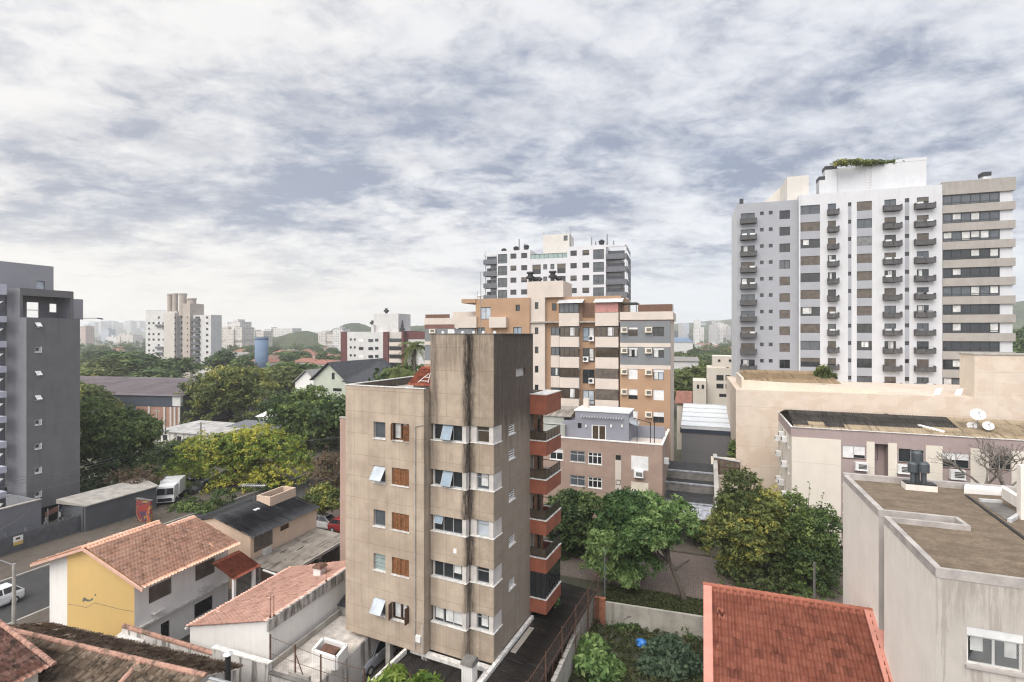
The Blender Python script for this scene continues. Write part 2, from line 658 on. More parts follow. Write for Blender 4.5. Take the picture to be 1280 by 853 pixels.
plain('concrete_dark', (0.15, 0.14, 0.13), 0.9, var=0.35, scale=1.2, bump=0.3)
plain('black', (0.012, 0.012, 0.013), 0.6)
plain('rubber', (0.02, 0.02, 0.02), 0.8)
glass('glass_dark', (0.022, 0.025, 0.028))
glass('glass_grey', (0.075, 0.085, 0.095))
glass('glass_blue', (0.20, 0.26, 0.32), 0.1)
glass('glass_brown', (0.06, 0.045, 0.032), 0.1)
glass('glass_pale', (0.38, 0.42, 0.46), 0.15)
glass('glass_green', (0.25, 0.33, 0.31), 0.1)
# ================================================================ ground, streets
class Grid:
    a = 240.0
    n = sqrt(a * a + FPX * FPX)
    U = (a / n, FPX / n)
    V = (FPX / n, -a / n)


def gp(v, u, z=0.0):
    return (v * Grid.V[0] + u * Grid.U[0], v * Grid.V[1] + u * Grid.U[1], z)


def g_of(p):
    return p[0] * Grid.V[0] + p[1] * Grid.V[1], p[0] * Grid.U[0] + p[1] * Grid.U[1]


def gslab(name, mat, v0, v1, u0, u1, z0, z1=None, kind='structure'):
    m = MB()
    if z1 is None:
        m.face([gp(v0, u0, z0), gp(v1, u0, z0), gp(v1, u1, z0), gp(v0, u1, z0)])
    else:
        m.hexa([gp(v0, u0, z0), gp(v1, u0, z0), gp(v1, u1, z0), gp(v0, u1, z0)],
               [gp(v0, u0, z1), gp(v1, u0, z1), gp(v1, u1, z1), gp(v0, u1, z1)])
    return tag(m.build(name, mat), kind=kind)


def soil_mat(name, a, b, c, s=0.25):
    m, t = principled(name)
    g = t.add('ShaderNodeTexCoord').outputs['Object']
    n = t.noise(g, s, 8, 0.65)
    q = t.mix(t.smooth(n, 0.35, 0.62), a, b)
    q = t.mix(t.smooth(t.noise(g, s * 3.3, 6, 0.7), 0.5, 0.7), q, c)
    q = t.mix(t.math('MULTIPLY', t.noise(g, 14, 3), 0.4), q, tuple(x * 0.4 for x in a))
    t.put(t.b.inputs['Base Color'], q)
    t.b.inputs['Roughness'].default_value = 0.95
    bn = t.add('ShaderNodeBump')
    bn.inputs['Strength'].default_value = 0.6
    bn.inputs['Distance'].default_value = 0.06
    t.put(bn.inputs['Height'], t.noise(g, 6, 6, 0.7))
    t.l.new(bn.outputs[0], t.b.inputs['Normal'])
    MATS[name] = m
    return m


soil_mat('city_ground', (0.07, 0.075, 0.045), (0.12, 0.11, 0.085), (0.05, 0.07, 0.03), 0.04)
soil_mat('lot_soil', (0.045, 0.055, 0.028), (0.075, 0.062, 0.042), (0.03, 0.045, 0.018), 0.5)
soil_mat('asphalt', (0.042, 0.042, 0.043), (0.055, 0.054, 0.053), (0.034, 0.033, 0.033), 0.3)
soil_mat('walk', (0.095, 0.078, 0.06), (0.12, 0.10, 0.082), (0.062, 0.055, 0.04), 0.35)
soil_mat('yard', (0.10, 0.085, 0.07), (0.14, 0.125, 0.11), (0.06, 0.055, 0.045), 0.4)
# brick-like setts of the side street
m, t = principled('setts')
g_ = t.add('ShaderNodeTexCoord').outputs['Object']
mp = t.add('ShaderNodeMapping')
t.put(mp.inputs[0], g_)
mp.inputs['Rotation'].default_value = (0, 0, radians(20.5))
bk = t.add('ShaderNodeTexBrick')
t.put(bk.inputs['Vector'], mp)
for i_, v_ in (('Scale', 1.0), ('Mortar Size', 0.025), ('Brick Width', 0.42), ('Row Height', 0.22), ('Bias', 0.0)):
    bk.inputs[i_].default_value = v_
bk.inputs['Color1'].default_value = (0.19, 0.145, 0.12, 1)
bk.inputs['Color2'].default_value = (0.135, 0.105, 0.09, 1)
bk.inputs['Mortar'].default_value = (0.06, 0.05, 0.043, 1)
q_ = t.mix(t.math('MULTIPLY', t.smooth(t.noise(g_, 0.25, 6, 0.65), 0.45, 0.68), 0.5), bk.outputs[0], (0.07, 0.06, 0.055))
t.put(t.b.inputs['Base Color'], q_)
t.b.inputs['Roughness'].default_value = 0.85
MATS['setts'] = m

gm = MB()
R = 3200
gm.face([(-R, -300, 0), (R, -300, 0), (R, R, 0), (-R, R, 0)])
tag(gm.build('ground', MATS['city_ground']), kind='structure')
gslab('road', MATS['asphalt'], -59.6, -50.3, -30, 420, 0.008)
gslab('street', MATS['setts'], -50.3, 160, 46.2, 55.4, 0.004)
gslab('pavement', MATS['walk'], -66.5, -59.6, -30, 420, -0.2, 0.13)
gslab('pavement', MATS['walk'], -50.3, -46.3, -30, 44.9, -0.2, 0.13)
gslab('pavement', MATS['walk'], -50.3, 160, 55.53, 58.6, -0.2, 0.13)
gslab('kerb', MATS['concrete'], -59.75, -59.55, -30, 420, -0.2, 0.15)
gslab('kerb', MATS['concrete'], -50.4, -50.2, -30, 44.9, -0.2, 0.15)
gslab('kerb', MATS['walk'], -46.3, 160, 46.0, 46.19, -0.2, 0.14)
gslab('kerb', MATS['walk'], -50, 160, 55.41, 55.53, -0.2, 0.15)
gslab('verge', MATS['lot_soil'], -30, 40, 42.9, 46.0, -0.2, 0.12)

# ================================================================ tiles used by the roofs
tile_mat('tile_salmon', ((0.79, 0.46, 0.325), (0.85, 0.55, 0.405), (0.70, 0.385, 0.265)))
tile_mat('tile_pink', ((0.72, 0.43, 0.34), (0.79, 0.50, 0.41), (0.62, 0.36, 0.28)))
tile_mat('tile_red', ((0.26, 0.09, 0.06), (0.33, 0.125, 0.085), (0.18, 0.062, 0.045)), specks=True)
tile_mat('tile_old', ((0.12, 0.085, 0.06), (0.30, 0.235, 0.18), (0.10, 0.065, 0.045)), moss=0.45, mosscol=(0.045, 0.036, 0.026), mscale=2.2)
tile_mat('tile_worn', ((0.33, 0.155, 0.11), (0.45, 0.27, 0.21), (0.22, 0.11, 0.08)), moss=0.45, mosscol=(.09, .07, .055), mscale=2.4)
tile_mat('tile_dark_red', ((0.24, 0.07, 0.045), (0.3, 0.1, 0.06), (0.16, 0.05, 0.035)), moss=0.12)
tile_mat('sheet_dark', ((0.035, 0.036, 0.04), (0.046, 0.047, 0.051), (0.026, 0.027, 0.03)), rough=0.55)
tile_mat('sheet_black', ((0.018, 0.016, 0.015), (0.026, 0.022, 0.02), (0.012, 0.011, 0.01)), moss=0.1, mosscol=(0.07, 0.055, 0.045), rough=0.7)
tile_mat('sheet_grey', ((0.25, 0.225, 0.195), (0.31, 0.28, 0.245), (0.17, 0.15, 0.13)), moss=0.2, mosscol=(0.09, 0.08, 0.065))
tile_mat('sheet_brown', ((0.23, 0.165, 0.10), (0.29, 0.215, 0.135), (0.17, 0.12, 0.075)), moss=0.25, mosscol=(0.1, 0.075, 0.05), mscale=2.2)
tile_mat('sheet_tan', ((0.30, 0.235, 0.16), (0.36, 0.29, 0.2), (0.2, 0.155, 0.11)), moss=0.22, mosscol=(0.10, 0.085, 0.065))
tile_mat('sheet_soot', ((0.045, 0.041, 0.037), (0.06, 0.055, 0.05), (0.03, 0.027, 0.025)), moss=0.2, mosscol=(0.11, 0.09, 0.07), mscale=.6)
tile_mat('sheet_white', ((0.62, 0.66, 0.7), (0.68, 0.72, 0.76), (0.5, 0.54, 0.58)), rough=0.4)

# ================================================================ the stained concrete apartment block in the centre
B = Bld('apartment_building', 'stained beige concrete apartment block with brick red corner balconies and a blind stair tower', 'apartment building', 617, 30.5, 300)
W0, F0 = 15.93, 2.83              # top sill, storey height
vwl = B.fu(432, c=-1.0)[0]
vwr = B.fu(530, c=-1.0)[0]
vb1l, vb1r = B.fu(538, c=-0.4)[0], B.fu(583, c=-0.4)[0]
vb2l = vb1r + 0.02
ztw = 22.5
zwt = B.fu(432, 482, c=-1.0)[1]
ybk = 8.7
zb = 2.85

# stained concrete: panel joints everywhere, black runs under the notch and down the tower's flank
m, t = principled('stained_concrete')
g_ = t.add('ShaderNodeTexCoord').outputs['Object']
sp = t.add('ShaderNodeSeparateXYZ')
t.put(sp.inputs[0], g_)
x_, y_, z_ = sp.outputs
base = t.mix(t.smooth(t.noise(g_, 0.6, 6, 0.62), 0.32, 0.7), (0.36, 0.29, 0.228), (0.49, 0.405, 0.32))
base = t.mix(t.math('MULTIPLY', t.noise(g_, 11, 4, 0.7), 0.22), base, (0.2, 0.15, 0.11))
base = t.mix(t.math('MULTIPLY', t.smooth(y_, 0.0, 0.3), 0.75), base, (0.235, 0.205, 0.18))       # the flank's base is greyer and darker than the front
base = t.mix(t.math('MULTIPLY', t.math('MULTIPLY', t.math('GREATER_THAN', x_, vb1r), t.smooth(t.noise(g_, 1.4, 6, .7), .3, .6)), .5), base, (.24, .19, .14))
stv = t.vscale(g_, (1.0, 1.0, 0.05))
st1 = t.smooth(t.noise(stv, 3.0, 6, 0.7), 0.5, 0.75)
base = t.mix(t.math('MULTIPLY', st1, 0.32), base, (0.11, 0.09, 0.075))
wob = t.math('MULTIPLY', t.math('SUBTRACT', t.noise(t.vscale(g_, (1, 1, 0.35)), 1.6, 5, 0.65), 0.5), 0.75)
xw = t.math('ADD', x_, wob)
rag = t.smooth(t.noise(t.vscale(g_, (1, 1, 0.10)), 5.0, 7, 0.75), 0.3, 0.62)
run = t.math('MULTIPLY', t.smooth(t.math('ABSOLUTE', t.math('SUBTRACT', xw, vb1r + 0.04)), 0.55, 0.04), t.math('ADD', 0.55, t.math('MULTIPLY', rag, 0.6)))
run = t.math('MULTIPLY', run, t.smooth(z_, 3.0, 11.0, 0.6, 1.0), clamp=True)
run2 = t.math('MULTIPLY', t.smooth(t.math('ABSOLUTE', t.math('SUBTRACT', xw, vb1l + 0.3)), 0.6, 0.1), t.smooth(z_, 9, 18, 0.2, 0.7))
run2 = t.math('MULTIPLY', run2, t.math('ADD', 0.4, t.math('MULTIPLY', rag, 0.6)))
edge = t.math('ADD', z_, t.math('MULTIPLY', t.math('SUBTRACT', t.noise(t.vscale(g_, (1, 1, 0.08)), 2.4, 6, 0.75), 0.5), 5.5))
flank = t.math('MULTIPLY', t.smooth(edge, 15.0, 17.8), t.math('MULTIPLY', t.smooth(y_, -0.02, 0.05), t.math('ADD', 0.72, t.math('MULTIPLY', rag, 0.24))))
frontw = t.math('MULTIPLY', t.math('MULTIPLY', t.smooth(edge, 18.6, 21.8), rag), t.smooth(y_, 0.05, -0.02, 0, 0.5))
rag2 = t.smooth(t.noise(t.vscale(g_, (1, 1, 0.13)), 11.0, 6, 0.8), 0.32, 0.56)
run = t.math('MULTIPLY', run, t.math('ADD', .45, t.math('MULTIPLY', rag2, .6)), clamp=True)
dk = t.math('MAXIMUM', t.math('MAXIMUM', t.math('MULTIPLY', run, 0.97), run2), t.math('MAXIMUM', t.math('MULTIPLY', flank, 0.88), frontw))
dk = t.math('MULTIPLY', dk, t.smooth(t.noise(g_, 4.0, 5, 0.7), 0.2, 0.5, 0.7, 1.0))
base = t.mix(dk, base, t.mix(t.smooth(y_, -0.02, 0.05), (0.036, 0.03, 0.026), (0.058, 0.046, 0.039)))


def jline(v, step, off, w):
    f = t.math('FRACT', t.math('DIVIDE', t.math('ADD', v, off), step))
    return t.math('LESS_THAN', t.math('ABSOLUTE', t.math('SUBTRACT', f, 0.5)), w / step)


jl = t.math('MAXIMUM', jline(t.math('ADD', x_, y_), 1.23, 0.35, 0.012), jline(z_, F0 / 2, 0.25, 0.012))
base = t.mix(t.math('MULTIPLY', jl, 0.5), base, (0.13, 0.10, 0.08))
t.put(t.b.inputs['Base Color'], base)
t.b.inputs['Roughness'].default_value = 0.9
t.b.inputs['Specular IOR Level'].default_value = 0.2
bn = t.add('ShaderNodeBump')
bn.inputs['Strength'].default_value = 0.35
bn.inputs['Distance'].default_value = 0.02
t.put(bn.inputs['Height'], t.math('SUBTRACT', t.noise(g_, 18, 5, 0.7), t.math('MULTIPLY', jl, 0.9)))
t.l.new(bn.outputs[0], t.b.inputs['Normal'])
MATS['stained_concrete'] = m
SC = m
plain('panel_white', (0.5, 0.47, 0.445), 0.8, var=0.14, scale=1.2)
plain('balcony_red', (0.235, 0.074, 0.042), 0.75, var=0.16, scale=1.1)
plain('wood', (0.2, 0.085, 0.035), 0.55, var=0.35, scale=6)
plain('wood_dark', (0.085, 0.042, 0.022), 0.55, var=0.3, scale=6)

# ---- left wing with its windows
xa = (B.fu(467.0, c=-1.0)[0], B.fu(481.7, c=-1.0)[0])
xb = (B.fu(489.7, c=-1.0)[0], B.fu(511.2, c=-1.0)[0])
rows = [W0 - 0.12 - F0 * k for k in range(5)]
holes = []
for zs in rows:
    holes += [(xa[0], xa[1], zs, zs + 1.06), (xb[0], xb[1], zs + 0.0, zs + 1.08)]
mw = MB()
panel(mw, 'front', -1.0, vwl, vwr, zb, zwt, holes, 0.2)
panel(mw, 'left', vwl, -1.0, ybk, zb, zwt)
panel(mw, 'right', vwr, -1.0, 0.4, zb, zwt)
panel(mw, 'back', ybk, vwl, vb1r, zb, zwt)
mw.face([(vwl, -1, zb), (vwr, -1, zb), (vwr, ybk, zb), (vwl, ybk, zb)])
for (a0, a1, b0, b1) in ((vwl, vwr, -1.0, -0.85), (vwl, vwl + 0.15, -0.85, ybk), (vwl + 0.15, vwr, ybk - 0.15, ybk)):
    mw.box(a0 + 0.001, a1 - 0.001, b0 + 0.001, b1 - 0.001, zwt - 0.5, zwt + 0.03)
mw.build('wall', SC, B.root)
MB().box(vwl + 0.05, vwr - 0.02, -0.84, ybk - 0.05, zwt - 0.75, zwt - 0.5).build('roof_terrace', MATS['concrete'], B.root)
cpm = MB()
for (a0, a1, b0, b1) in ((vwl - 0.04, vwr + 0.03, -1.04, -0.83), (vwl - 0.04, vwl + 0.17, -0.83, ybk + 0.03), (vwl + 0.17, vwr, ybk - 0.17, ybk + 0.03)):
    cpm.box(a0, a1, b0, b1, zwt + 0.03, zwt + 0.08)
cpm.build('coping', MATS['sill_white'], B.root)


def leaf_shutter(m, face, c, s0, s1, z0, z1, n0, n1):
    """slatted wooden shutter leaf on the wall plane"""
    fw = 0.05
    fbox(m, face, c, s0, s0 + fw, n0, n1, z0, z1)
    fbox(m, face, c, s1 - fw, s1, n0, n1, z0, z1)
    k = int((z1 - z0) / 0.07)
    for j in range(k):
        za = z0 + (z1 - z0) * j / k
        fbox(m, face, c, s0 + fw, s1 - fw, n0 + 0.01, n1 - 0.012 * (1 + j % 2), za, za + (z1 - z0) / k - 0.012)


def hinged(B, w, face, c, s0, s1, z1, L, ang, dep, fm, gl):
    """an awning sash pushed out from the bottom"""
    dz, dn = -L * cos(ang), L * sin(ang)
    o = MB()
    A = [loc(face, c, s0, -dep, z1), loc(face, c, s1, -dep, z1), loc(face, c, s1, -dep + dn, z1 + dz), loc(face, c, s0, -dep + dn, z1 + dz)]
    A2 = [(p[0], p[1], p[2] + 0.03) for p in A]
    o.hexa(A, A2)
    f = MB()
    for i in range(4):
        f.tube(A2[i], A2[(i + 1) % 4], 0.022, n=5)
    f.build('sash', MATS[fm], w)
    o.build('pane', MATS[gl], w)


for k, zs in enumerate(rows):
    st = ('dark', 'open', 'dark', 'louvre', 'open')[k]
    w = window(B, 'front', -1.0, xa[0], xa[1], zs, zs + 1.06, 0.15, 'frame_alu', 1, {'louvre': 'glass_green'}.get(st, 'glass_grey'),
               bars=3 if st == 'louvre' else 0)
    if st == 'open':
        hinged(B, w, 'front', -1.0, xa[0] + 0.03, xa[1] - 0.03, zs + 1.03, 1.0, 0.62, 0.1, 'frame_alu', 'glass_pale')
    if k == 0 or k == 4:
        w = window(B, 'front', -1.0, xb[0], xb[1], zs, zs + 1.08, 0.17, 'wood_dark' if k else 'wood', 2, 'glass_dark', curtain=[(0.1, 0.42, 0.9), (0.6, 0.8, 0.85)])
        for sgn, sx in ((-1, xb[0]), (1, xb[1])):
            sm = MB()
            half = (xb[1] - xb[0]) / 4
            p0, p1 = Vector((sx, -1.02, 0)), Vector((sx + sgn * -half * 0.55, -1.02 - half * 0.9, 0)) if k == 0 else Vector((sx - sgn * half * 0.15, -1.02 - half * 1.05, 0))
            nn = Vector((p1 - p0)).cross(Vector((0, 0, 1))).normalized() * 0.025
            for j in range(8):
                za = zs + 0.03 + j * 0.128
                sm.hexa([p0 - nn + Vector((0, 0, za)), p1 - nn + Vector((0, 0, za)), p1 + nn + Vector((0, 0, za)), p0 + nn + Vector((0, 0, za))],
                        [p0 - nn + Vector((0, 0, za + .118)), p1 - nn + Vector((0, 0, za + .118)), p1 + nn + Vector((0, 0, za + .118)), p0 + nn + Vector((0, 0, za + .118))])
            sm.build('shutter', MATS['wood_dark' if k else 'wood'], w)
    else:
        w = window(B, 'front', -1.0, xb[0], xb[1], zs, zs + 1.08, 0.17, 'wood_dark', 2, 'glass_dark')
        nl = 4
        for j in range(nl):
            sm = MB()
            a0 = xb[0] + 0.03 + (xb[1] - xb[0] - 0.06) * j / nl
            a1 = xb[0] + 0.03 + (xb[1] - xb[0] - 0.06) * (j + 1) / nl
            leaf_shutter(sm, 'front', -1.0, a0, a1 - 0.008, zs + 0.03, zs + 1.05, -0.1 + 0.03 * (j % 2), -0.05 + 0.03 * (j % 2))
            sm.build('shutter', MATS['wood'], w)
MB().path([(vwr - 0.62, -1.05, zwt - 2.3), (vwr - 0.62, -1.05, zb + 0.2)], 0.035).path([(vwr - 0.62, -1.05, zwt - 2.3), (vwr, -1.05, zwt - 2.15)], 0.025).build('drainpipe', MATS['concrete'], B.root)
MB().path([(vwr - 0.10, -1.05, 4.6), (vwr - 0.10, -1.05, zb - 1.5)], 0.03).build('drainpipe', MATS['sill_white'], B.root)
mb = MB()
fbox(mb, 'front', -1.0, vwr - 0.55, vwr - 0.2, 0.003, 0.12, 3.55, 3.95)
mb.build('meter_box', MATS['white_paint'], B.root)

# ---- two window bays stepping back, tower above
REC = 0.26
xw1 = (B.fu(541, c=-0.4)[0], B.fu(577, c=-0.4)[0])
xw2 = (B.fu(595, c=0.0)[0], B.fu(610.5, c=0.0)[0])
vs = 0.0
ybay = B.fv(628, c=0.0)[0]
yend = 6.3
core = MB()
core.box(vb1l - 0.02 + .05, vb1r - REC, -0.4 + REC, yend - 0.05, zb + 0.02, ztw - 0.03)     # behind bay 1
core.box(vb1r - REC + 0.001, vs - REC, 0.0 + REC, yend - 0.06, zb + 0.03, ztw - 0.04)
sp_rows = [W0 - F0 * k for k in range(5)]
tops = [z + 1.02 for z in sp_rows]
core.build('wall', MATS['panel_white'], B.root)
spm = MB()
for k in range(6):
    z1 = ztw if k == 0 else sp_rows[k - 1]
    z0 = tops[k] if k < 5 else zb
    # bay 1 block, bay 2 block, their returns
    spm.hexa([(vb1l, -0.4, z0), (vb1r - 0.12, -0.4, z0), (vb1r, -0.28, z0), (vb1r, 0.3, z0), (vb1l, 0.3, z0)],
             [(vb1l, -0.4, z1), (vb1r - 0.12, -0.4, z1), (vb1r, -0.28, z1), (vb1r, 0.3, z1), (vb1l, 0.3, z1)])
    spm.box(vb1r + 0.002, vs, 0.0, ybay, z0 + 0.002, z1 - 0.002)
spm.build('spandrel', SC, B.root)
# tower: full-height blind flank
tw = MB()
ly0, ly1 = B.fv(636, c=-0.1)[0], B.fv(644, c=-0.1)[0]
lz = []
ydm = (ly0 + ly1) / 2
for py in (531, 562, 614, 670, 724):
    zt_ = B.fv(638.5, py, c=-0.1)[1]
    lz.append(zt_)
fl_h = [(ly0, ly1, q - 0.62, q) for q in lz]
vent_y0, vent_y1 = B.fv(645, c=-0.1)[0], B.fv(657, c=-0.1)[0]
zv = B.fv(651, 466, c=-0.1)[1]
panel(tw, 'right', -0.1, 0.2, yend, zb, ztw, fl_h + [(vent_y0, vent_y1, zv - 0.25, zv + 0.3)], 0.2)
panel(tw, 'back', yend, vb1l, -0.1, zwt - 0.7, ztw)
panel(tw, 'left', vb1l, -0.39, yend, zwt - 0.7, ztw)
tw.box(-0.45, -0.3, vent_y0 - 0.2, vent_y1 + 0.2, zv - 0.5, zv + 0.5)
tw.face([(vb1l + 0.02, -0.38, ztw - 0.02), (vb1r, -0.38, ztw - 0.02), (vb1r, yend, ztw - 0.02), (vb1l, yend, ztw - 0.02)])
tw.face([(vb1r, 0.02, ztw - 0.022), (-0.1, 0.02, ztw - 0.022), (-0.1, yend, ztw - 0.022), (vb1r, yend, ztw - 0.022)])
tw.build('stair_tower', SC, B.root)
tc_ = MB()
tc_.box(vb1l - 0.03, vb1r + 0.02, -0.43, -0.3, ztw, ztw + 0.05)
tc_.box(vb1r + 0.021, 0.03, -0.03, 0.1, ztw, ztw + 0.05)
tc_.box(-0.12, 0.03, 0.101, yend, ztw, ztw + 0.05)
tc_.build('coping', MATS['concrete_dark'], B.root)
for q in lz:
    window(B, 'right', -0.1, ly0, ly1, q - 0.62, q, 0.1, 'frame_white', 1, 'glass_dark', bars=3, fw=0.06)
for k, zs in enumerate(sp_rows):
    zt = tops[k]
    cu = {4: [(0.02, 0.3, 0.8), (0.4, 0.98, 0.85)], 3: [(0.7, 0.95, 0.6)], 1: None}.get(k)
    w = window(B, 'front', -0.4 + REC - 0.05, xw1[0], xw1[1], zs + 0.02, zt - 0.01, 0.0, 'frame_alu', 3, 'glass_dark', curtain=cu, sill=None)
    if k in (0, 1, 2):
        a, b = xw1[0] + (xw1[1] - xw1[0]) * (0.33 if k < 2 else 0.05), xw1[0] + (xw1[1] - xw1[0]) * (0.66 if k < 2 else 0.32)
        hinged(B, w, 'front', -0.4 + REC - 0.05, a, b, zt - 0.05, 0.95 if k < 2 else 0.5, 0.42, -0.03, 'frame_alu', 'glass_blue')
    w = window(B, 'front', REC - 0.05, xw2[0], xw2[1], zs + 0.02, zt - 0.01, 0.0, 'frame_alu', 1, ('glass_brown', 'glass_grey', 'glass_pale', 'glass_dark', 'glass_dark')[k],
               transom=0.72, sill=None, curtain=[(0.3, 0.9, 0.8)] if k in (1, 4) else None)
    # white corner panels and sill slabs
    p = MB()
    p.box(xw1[1] + 0.01, vb1r - 0.06, -0.4 + 0.05, REC - 0.44, zs + 0.012, zt - 0.004)
    p.build('corner_panel', MATS['panel_white'], B.root)
    p = MB()
    p.box(vb1r - 0.3, vb1r - 0.059, -0.31, 0.02, zs + 0.014, zt - 0.006)
    p.build('corner_panel', MATS['panel_white'], B.root)
    p = MB()
    p.box(xw2[1] + 0.01, -0.05, 0.06, 0.34, zs + 0.012, zt - 0.004)
    p.build('corner_panel', MATS['panel_white'], B.root)
    p = MB()
    p.box(-0.35, -0.049, 0.341, ybay - 0.01, zs + 0.013, zt - 0.005)
    p.build('corner_panel', MATS['panel_white'], B.root)
    p = MB()
    p.box(vb1r + 0.02, xw2[0] - 0.01, 0.1, 0.35, zs + 0.014, zt - 0.006)
    p.build('corner_panel', MATS['panel_white'], B.root)
    p = MB()
    p.box(vb1l + 0.01, vb1r + 0.01, -0.43, -0.1, zs - 0.035, zs + 0.011)
    p.box(vb1r + 0.011, 0.03, -0.03, 0.3, zs - 0.034, zs + 0.01)
    p.box(-0.2, 0.031, 0.301, ybay + 0.01, zs - 0.036, zs + 0.009)
    p.build('sill', MATS['sill_white'], B.root)

# ---- flank behind the balconies and the balconies themselves
y0b, y1b = B.fv(664, c=0)[0], B.fv(664, c=0)[0] + 3.0
vo = 1.12
fk = MB()
zbal = []
for py in (495, 553.6, 602.5, 654, 702, 753.6):
    zbal.append(B.fv(681, py, c=vo)[1])
door_h = [(y0b + 0.5, y1b - 0.25, z_ - 1.05, z_ + 1.15) for z_ in zbal[1:]]
panel(fk, 'right', -0.35, yend, y1b + 0.1, zb, zbal[0], door_h, 0.25)
fk.face([(-0.35, yend, zb), (-0.1, yend, zb), (-0.1, yend, zbal[0]), (-0.35, yend, zbal[0])])
panel(fk, 'back', y1b + 0.1, vb1l, -0.35, zb, zbal[0])
fk.face([(-4, yend, zbal[0] - 0.01), (-0.35, yend, zbal[0] - 0.01), (-0.35, y1b, zbal[0] - 0.01), (-4, y1b, zbal[0] - 0.01)])
fk.build('wall', SC, B.root)
for k, z in enumerate(zbal):
    h = 1.35 if k == 0 else 0.98
    bm_ = MB()
    if k == 0:
        bm_.box(-0.1, vo, y0b, y1b, z - h, z)
    else:
        bm_.box(-0.34, vo, y0b, y0b + 0.12, z - h, z)
        bm_.box(vo - 0.12, vo, y0b + 0.121, y1b - 0.121, z - h, z)
        bm_.box(-0.34, vo, y1b - 0.12, y1b, z - h, z)
        bm_.box(-0.34, vo - 0.121, y0b + 0.121, y1b - 0.121, z - h + 0.002, z - h + 0.16)
    bo = bm_.build('balcony', MATS['balcony_red'], B.root)
    cp = MB()
    if k == 0:
        cp.box(-0.1, vo - 0.1, y0b + 0.1, y1b - 0.1, z, z + 0.03)
    for (a0, a1, b0, b1) in ((-0.33, vo + 0.03, y0b - 0.03, y0b + 0.14), (vo - 0.14, vo + 0.03, y0b + 0.141, y1b + 0.03), (-0.33, vo - 0.141, y1b - 0.14, y1b + 0.03)):
        cp.box(max(a0, -0.1) if k == 0 else a0, a1, b0, b1, z + 0.001, z + 0.055)
    cp.build('coping', MATS['sill_white'], bo)
    if k:
        zn = zbal[k - 1] - (1.35 if k == 1 else 0.98)
        if k < 5:
            rl = MB()
            pts = [(-0.3, y0b + 0.05), (vo - 0.05, y0b + 0.05), (vo - 0.05, y1b - 0.05), (-0.3, y1b - 0.05)]
            for (p, q) in zip(pts, pts[1:]):
                rl.tube((*p, z + 0.68), (*q, z + 0.68), 0.03, n=6)
                rl.tube((*p, z + 0.12), (*q, z + 0.12), 0.018, n=5)
            for j in range(6):
                yy = y0b + 0.05 + (y1b - y0b - 0.1) * j / 5
                rl.tube((vo - 0.05, yy, z + 0.05), (vo - 0.05, yy, z + 0.68), 0.02, n=5)
            for j in range(2):
                rl.tube((-0.3 + j * 0.7, y0b + 0.05, z + 0.05), (-0.3 + j * 0.7, y0b + 0.05, z + 0.68), 0.02, n=5)
            rl.build('railing', MATS['dark_metal'], bo)
            gm_ = MB()
            gm_.face([(vo - 0.052, y0b + 0.08, z + 0.14), (vo - 0.052, y1b - 0.08, z + 0.14), (vo - 0.052, y1b - 0.08, z + 0.64), (vo - 0.052, y0b + 0.08, z + 0.64)])
            gm_.face([(-0.25, y0b + 0.052, z + 0.14), (vo - 0.09, y0b + 0.052, z + 0.14), (vo - 0.09, y0b + 0.052, z + 0.64), (-0.25, y0b + 0.052, z + 0.64)])
            gm_.build('pane', MATS['glass_brown'], bo)
        else:
            gz = MB()      # glazed-in balcony on the lowest floor
            gz.face([(-0.2, y0b + 0.06, z + 0.05), (vo - 0.06, y0b + 0.06, z + 0.05), (vo - 0.06, y0b + 0.06, zn), (-0.2, y0b + 0.06, zn)])
            gz.face([(vo - 0.06, y0b + 0.06, z + 0.05), (vo - 0.06, y1b - 0.06, z + 0.05), (vo - 0.06, y1b - 0.06, zn), (vo - 0.06, y0b + 0.06, zn)])
            gz.build('pane', MATS['glass_dark'], bo)
            gf = MB()
            for j in range(7):
                yy = y0b + 0.04 + (y1b - y0b - 0.1) * j / 6
                gf.box(vo - 0.09, vo - 0.04, yy, yy + 0.04, z + 0.05, zn - 0.002)
            for j in range(3):
                gf.box(-0.15 + j * 0.42, -0.11 + j * 0.42, y0b + 0.02, y0b + 0.055, z + 0.05, zn - 0.002)
            gf.box(vo - 0.088, vo - 0.042, y0b + 0.04, y1b - 0.06, z + 0.75, z + 0.8)
            gf.build('frame', MATS['dark_metal'], bo)
        # posts and glazed door inside the recess
        po = MB()
        po.box(0.15, 0.35, y0b + 0.15, y0b + 0.35, z - 0.82, zn)
        po.box(0.62, 0.74, y0b + 0.3, y0b + 0.42, z - 0.82, zn)
        po.build('post', MATS['wood_dark'], bo)
        window(B, 'right', -0.35, y0b + 0.5, y1b - 0.25, z - 0.8, z + 1.13, 0.2, 'frame_brown', 3, 'glass_dark', sill=None,
               curtain=[(0.35, 0.6, 0.95)] if k in (2, 4) else None, name='balcony_door')
# columns of the open ground floor
cm = MB()
for (x, y) in ((vwl + 0.5, -0.6), (vwl + 3.0, -0.6), (vwr - 0.4, -0.6), (vwl + 0.5, 4), (vwl + 3.0, 4), (vwl + 0.5, 8.2), (vwl + 3, 8.2), (vwr, 8.2)):
    MB().box(x, x + 0.35, y, y + 0.35, 0, zb).build('column', MATS['concrete'], B.root)
MB().box(vb1l, -0.35, 0.6, ybk - 0.2, 0, zb + 0.01).build('ground_floor_wall', MATS['concrete_dark'], B.root)
CB = B
px_, pz_ = B.fu(569, 689, c=-.4)
mb = MB()
fbox(mb, 'front', -.4, px_ - .11, px_ + .11, .004, .03, pz_ - .14, pz_ + .14)
mb.build('wall_plate', MATS['white_paint'], B.root)

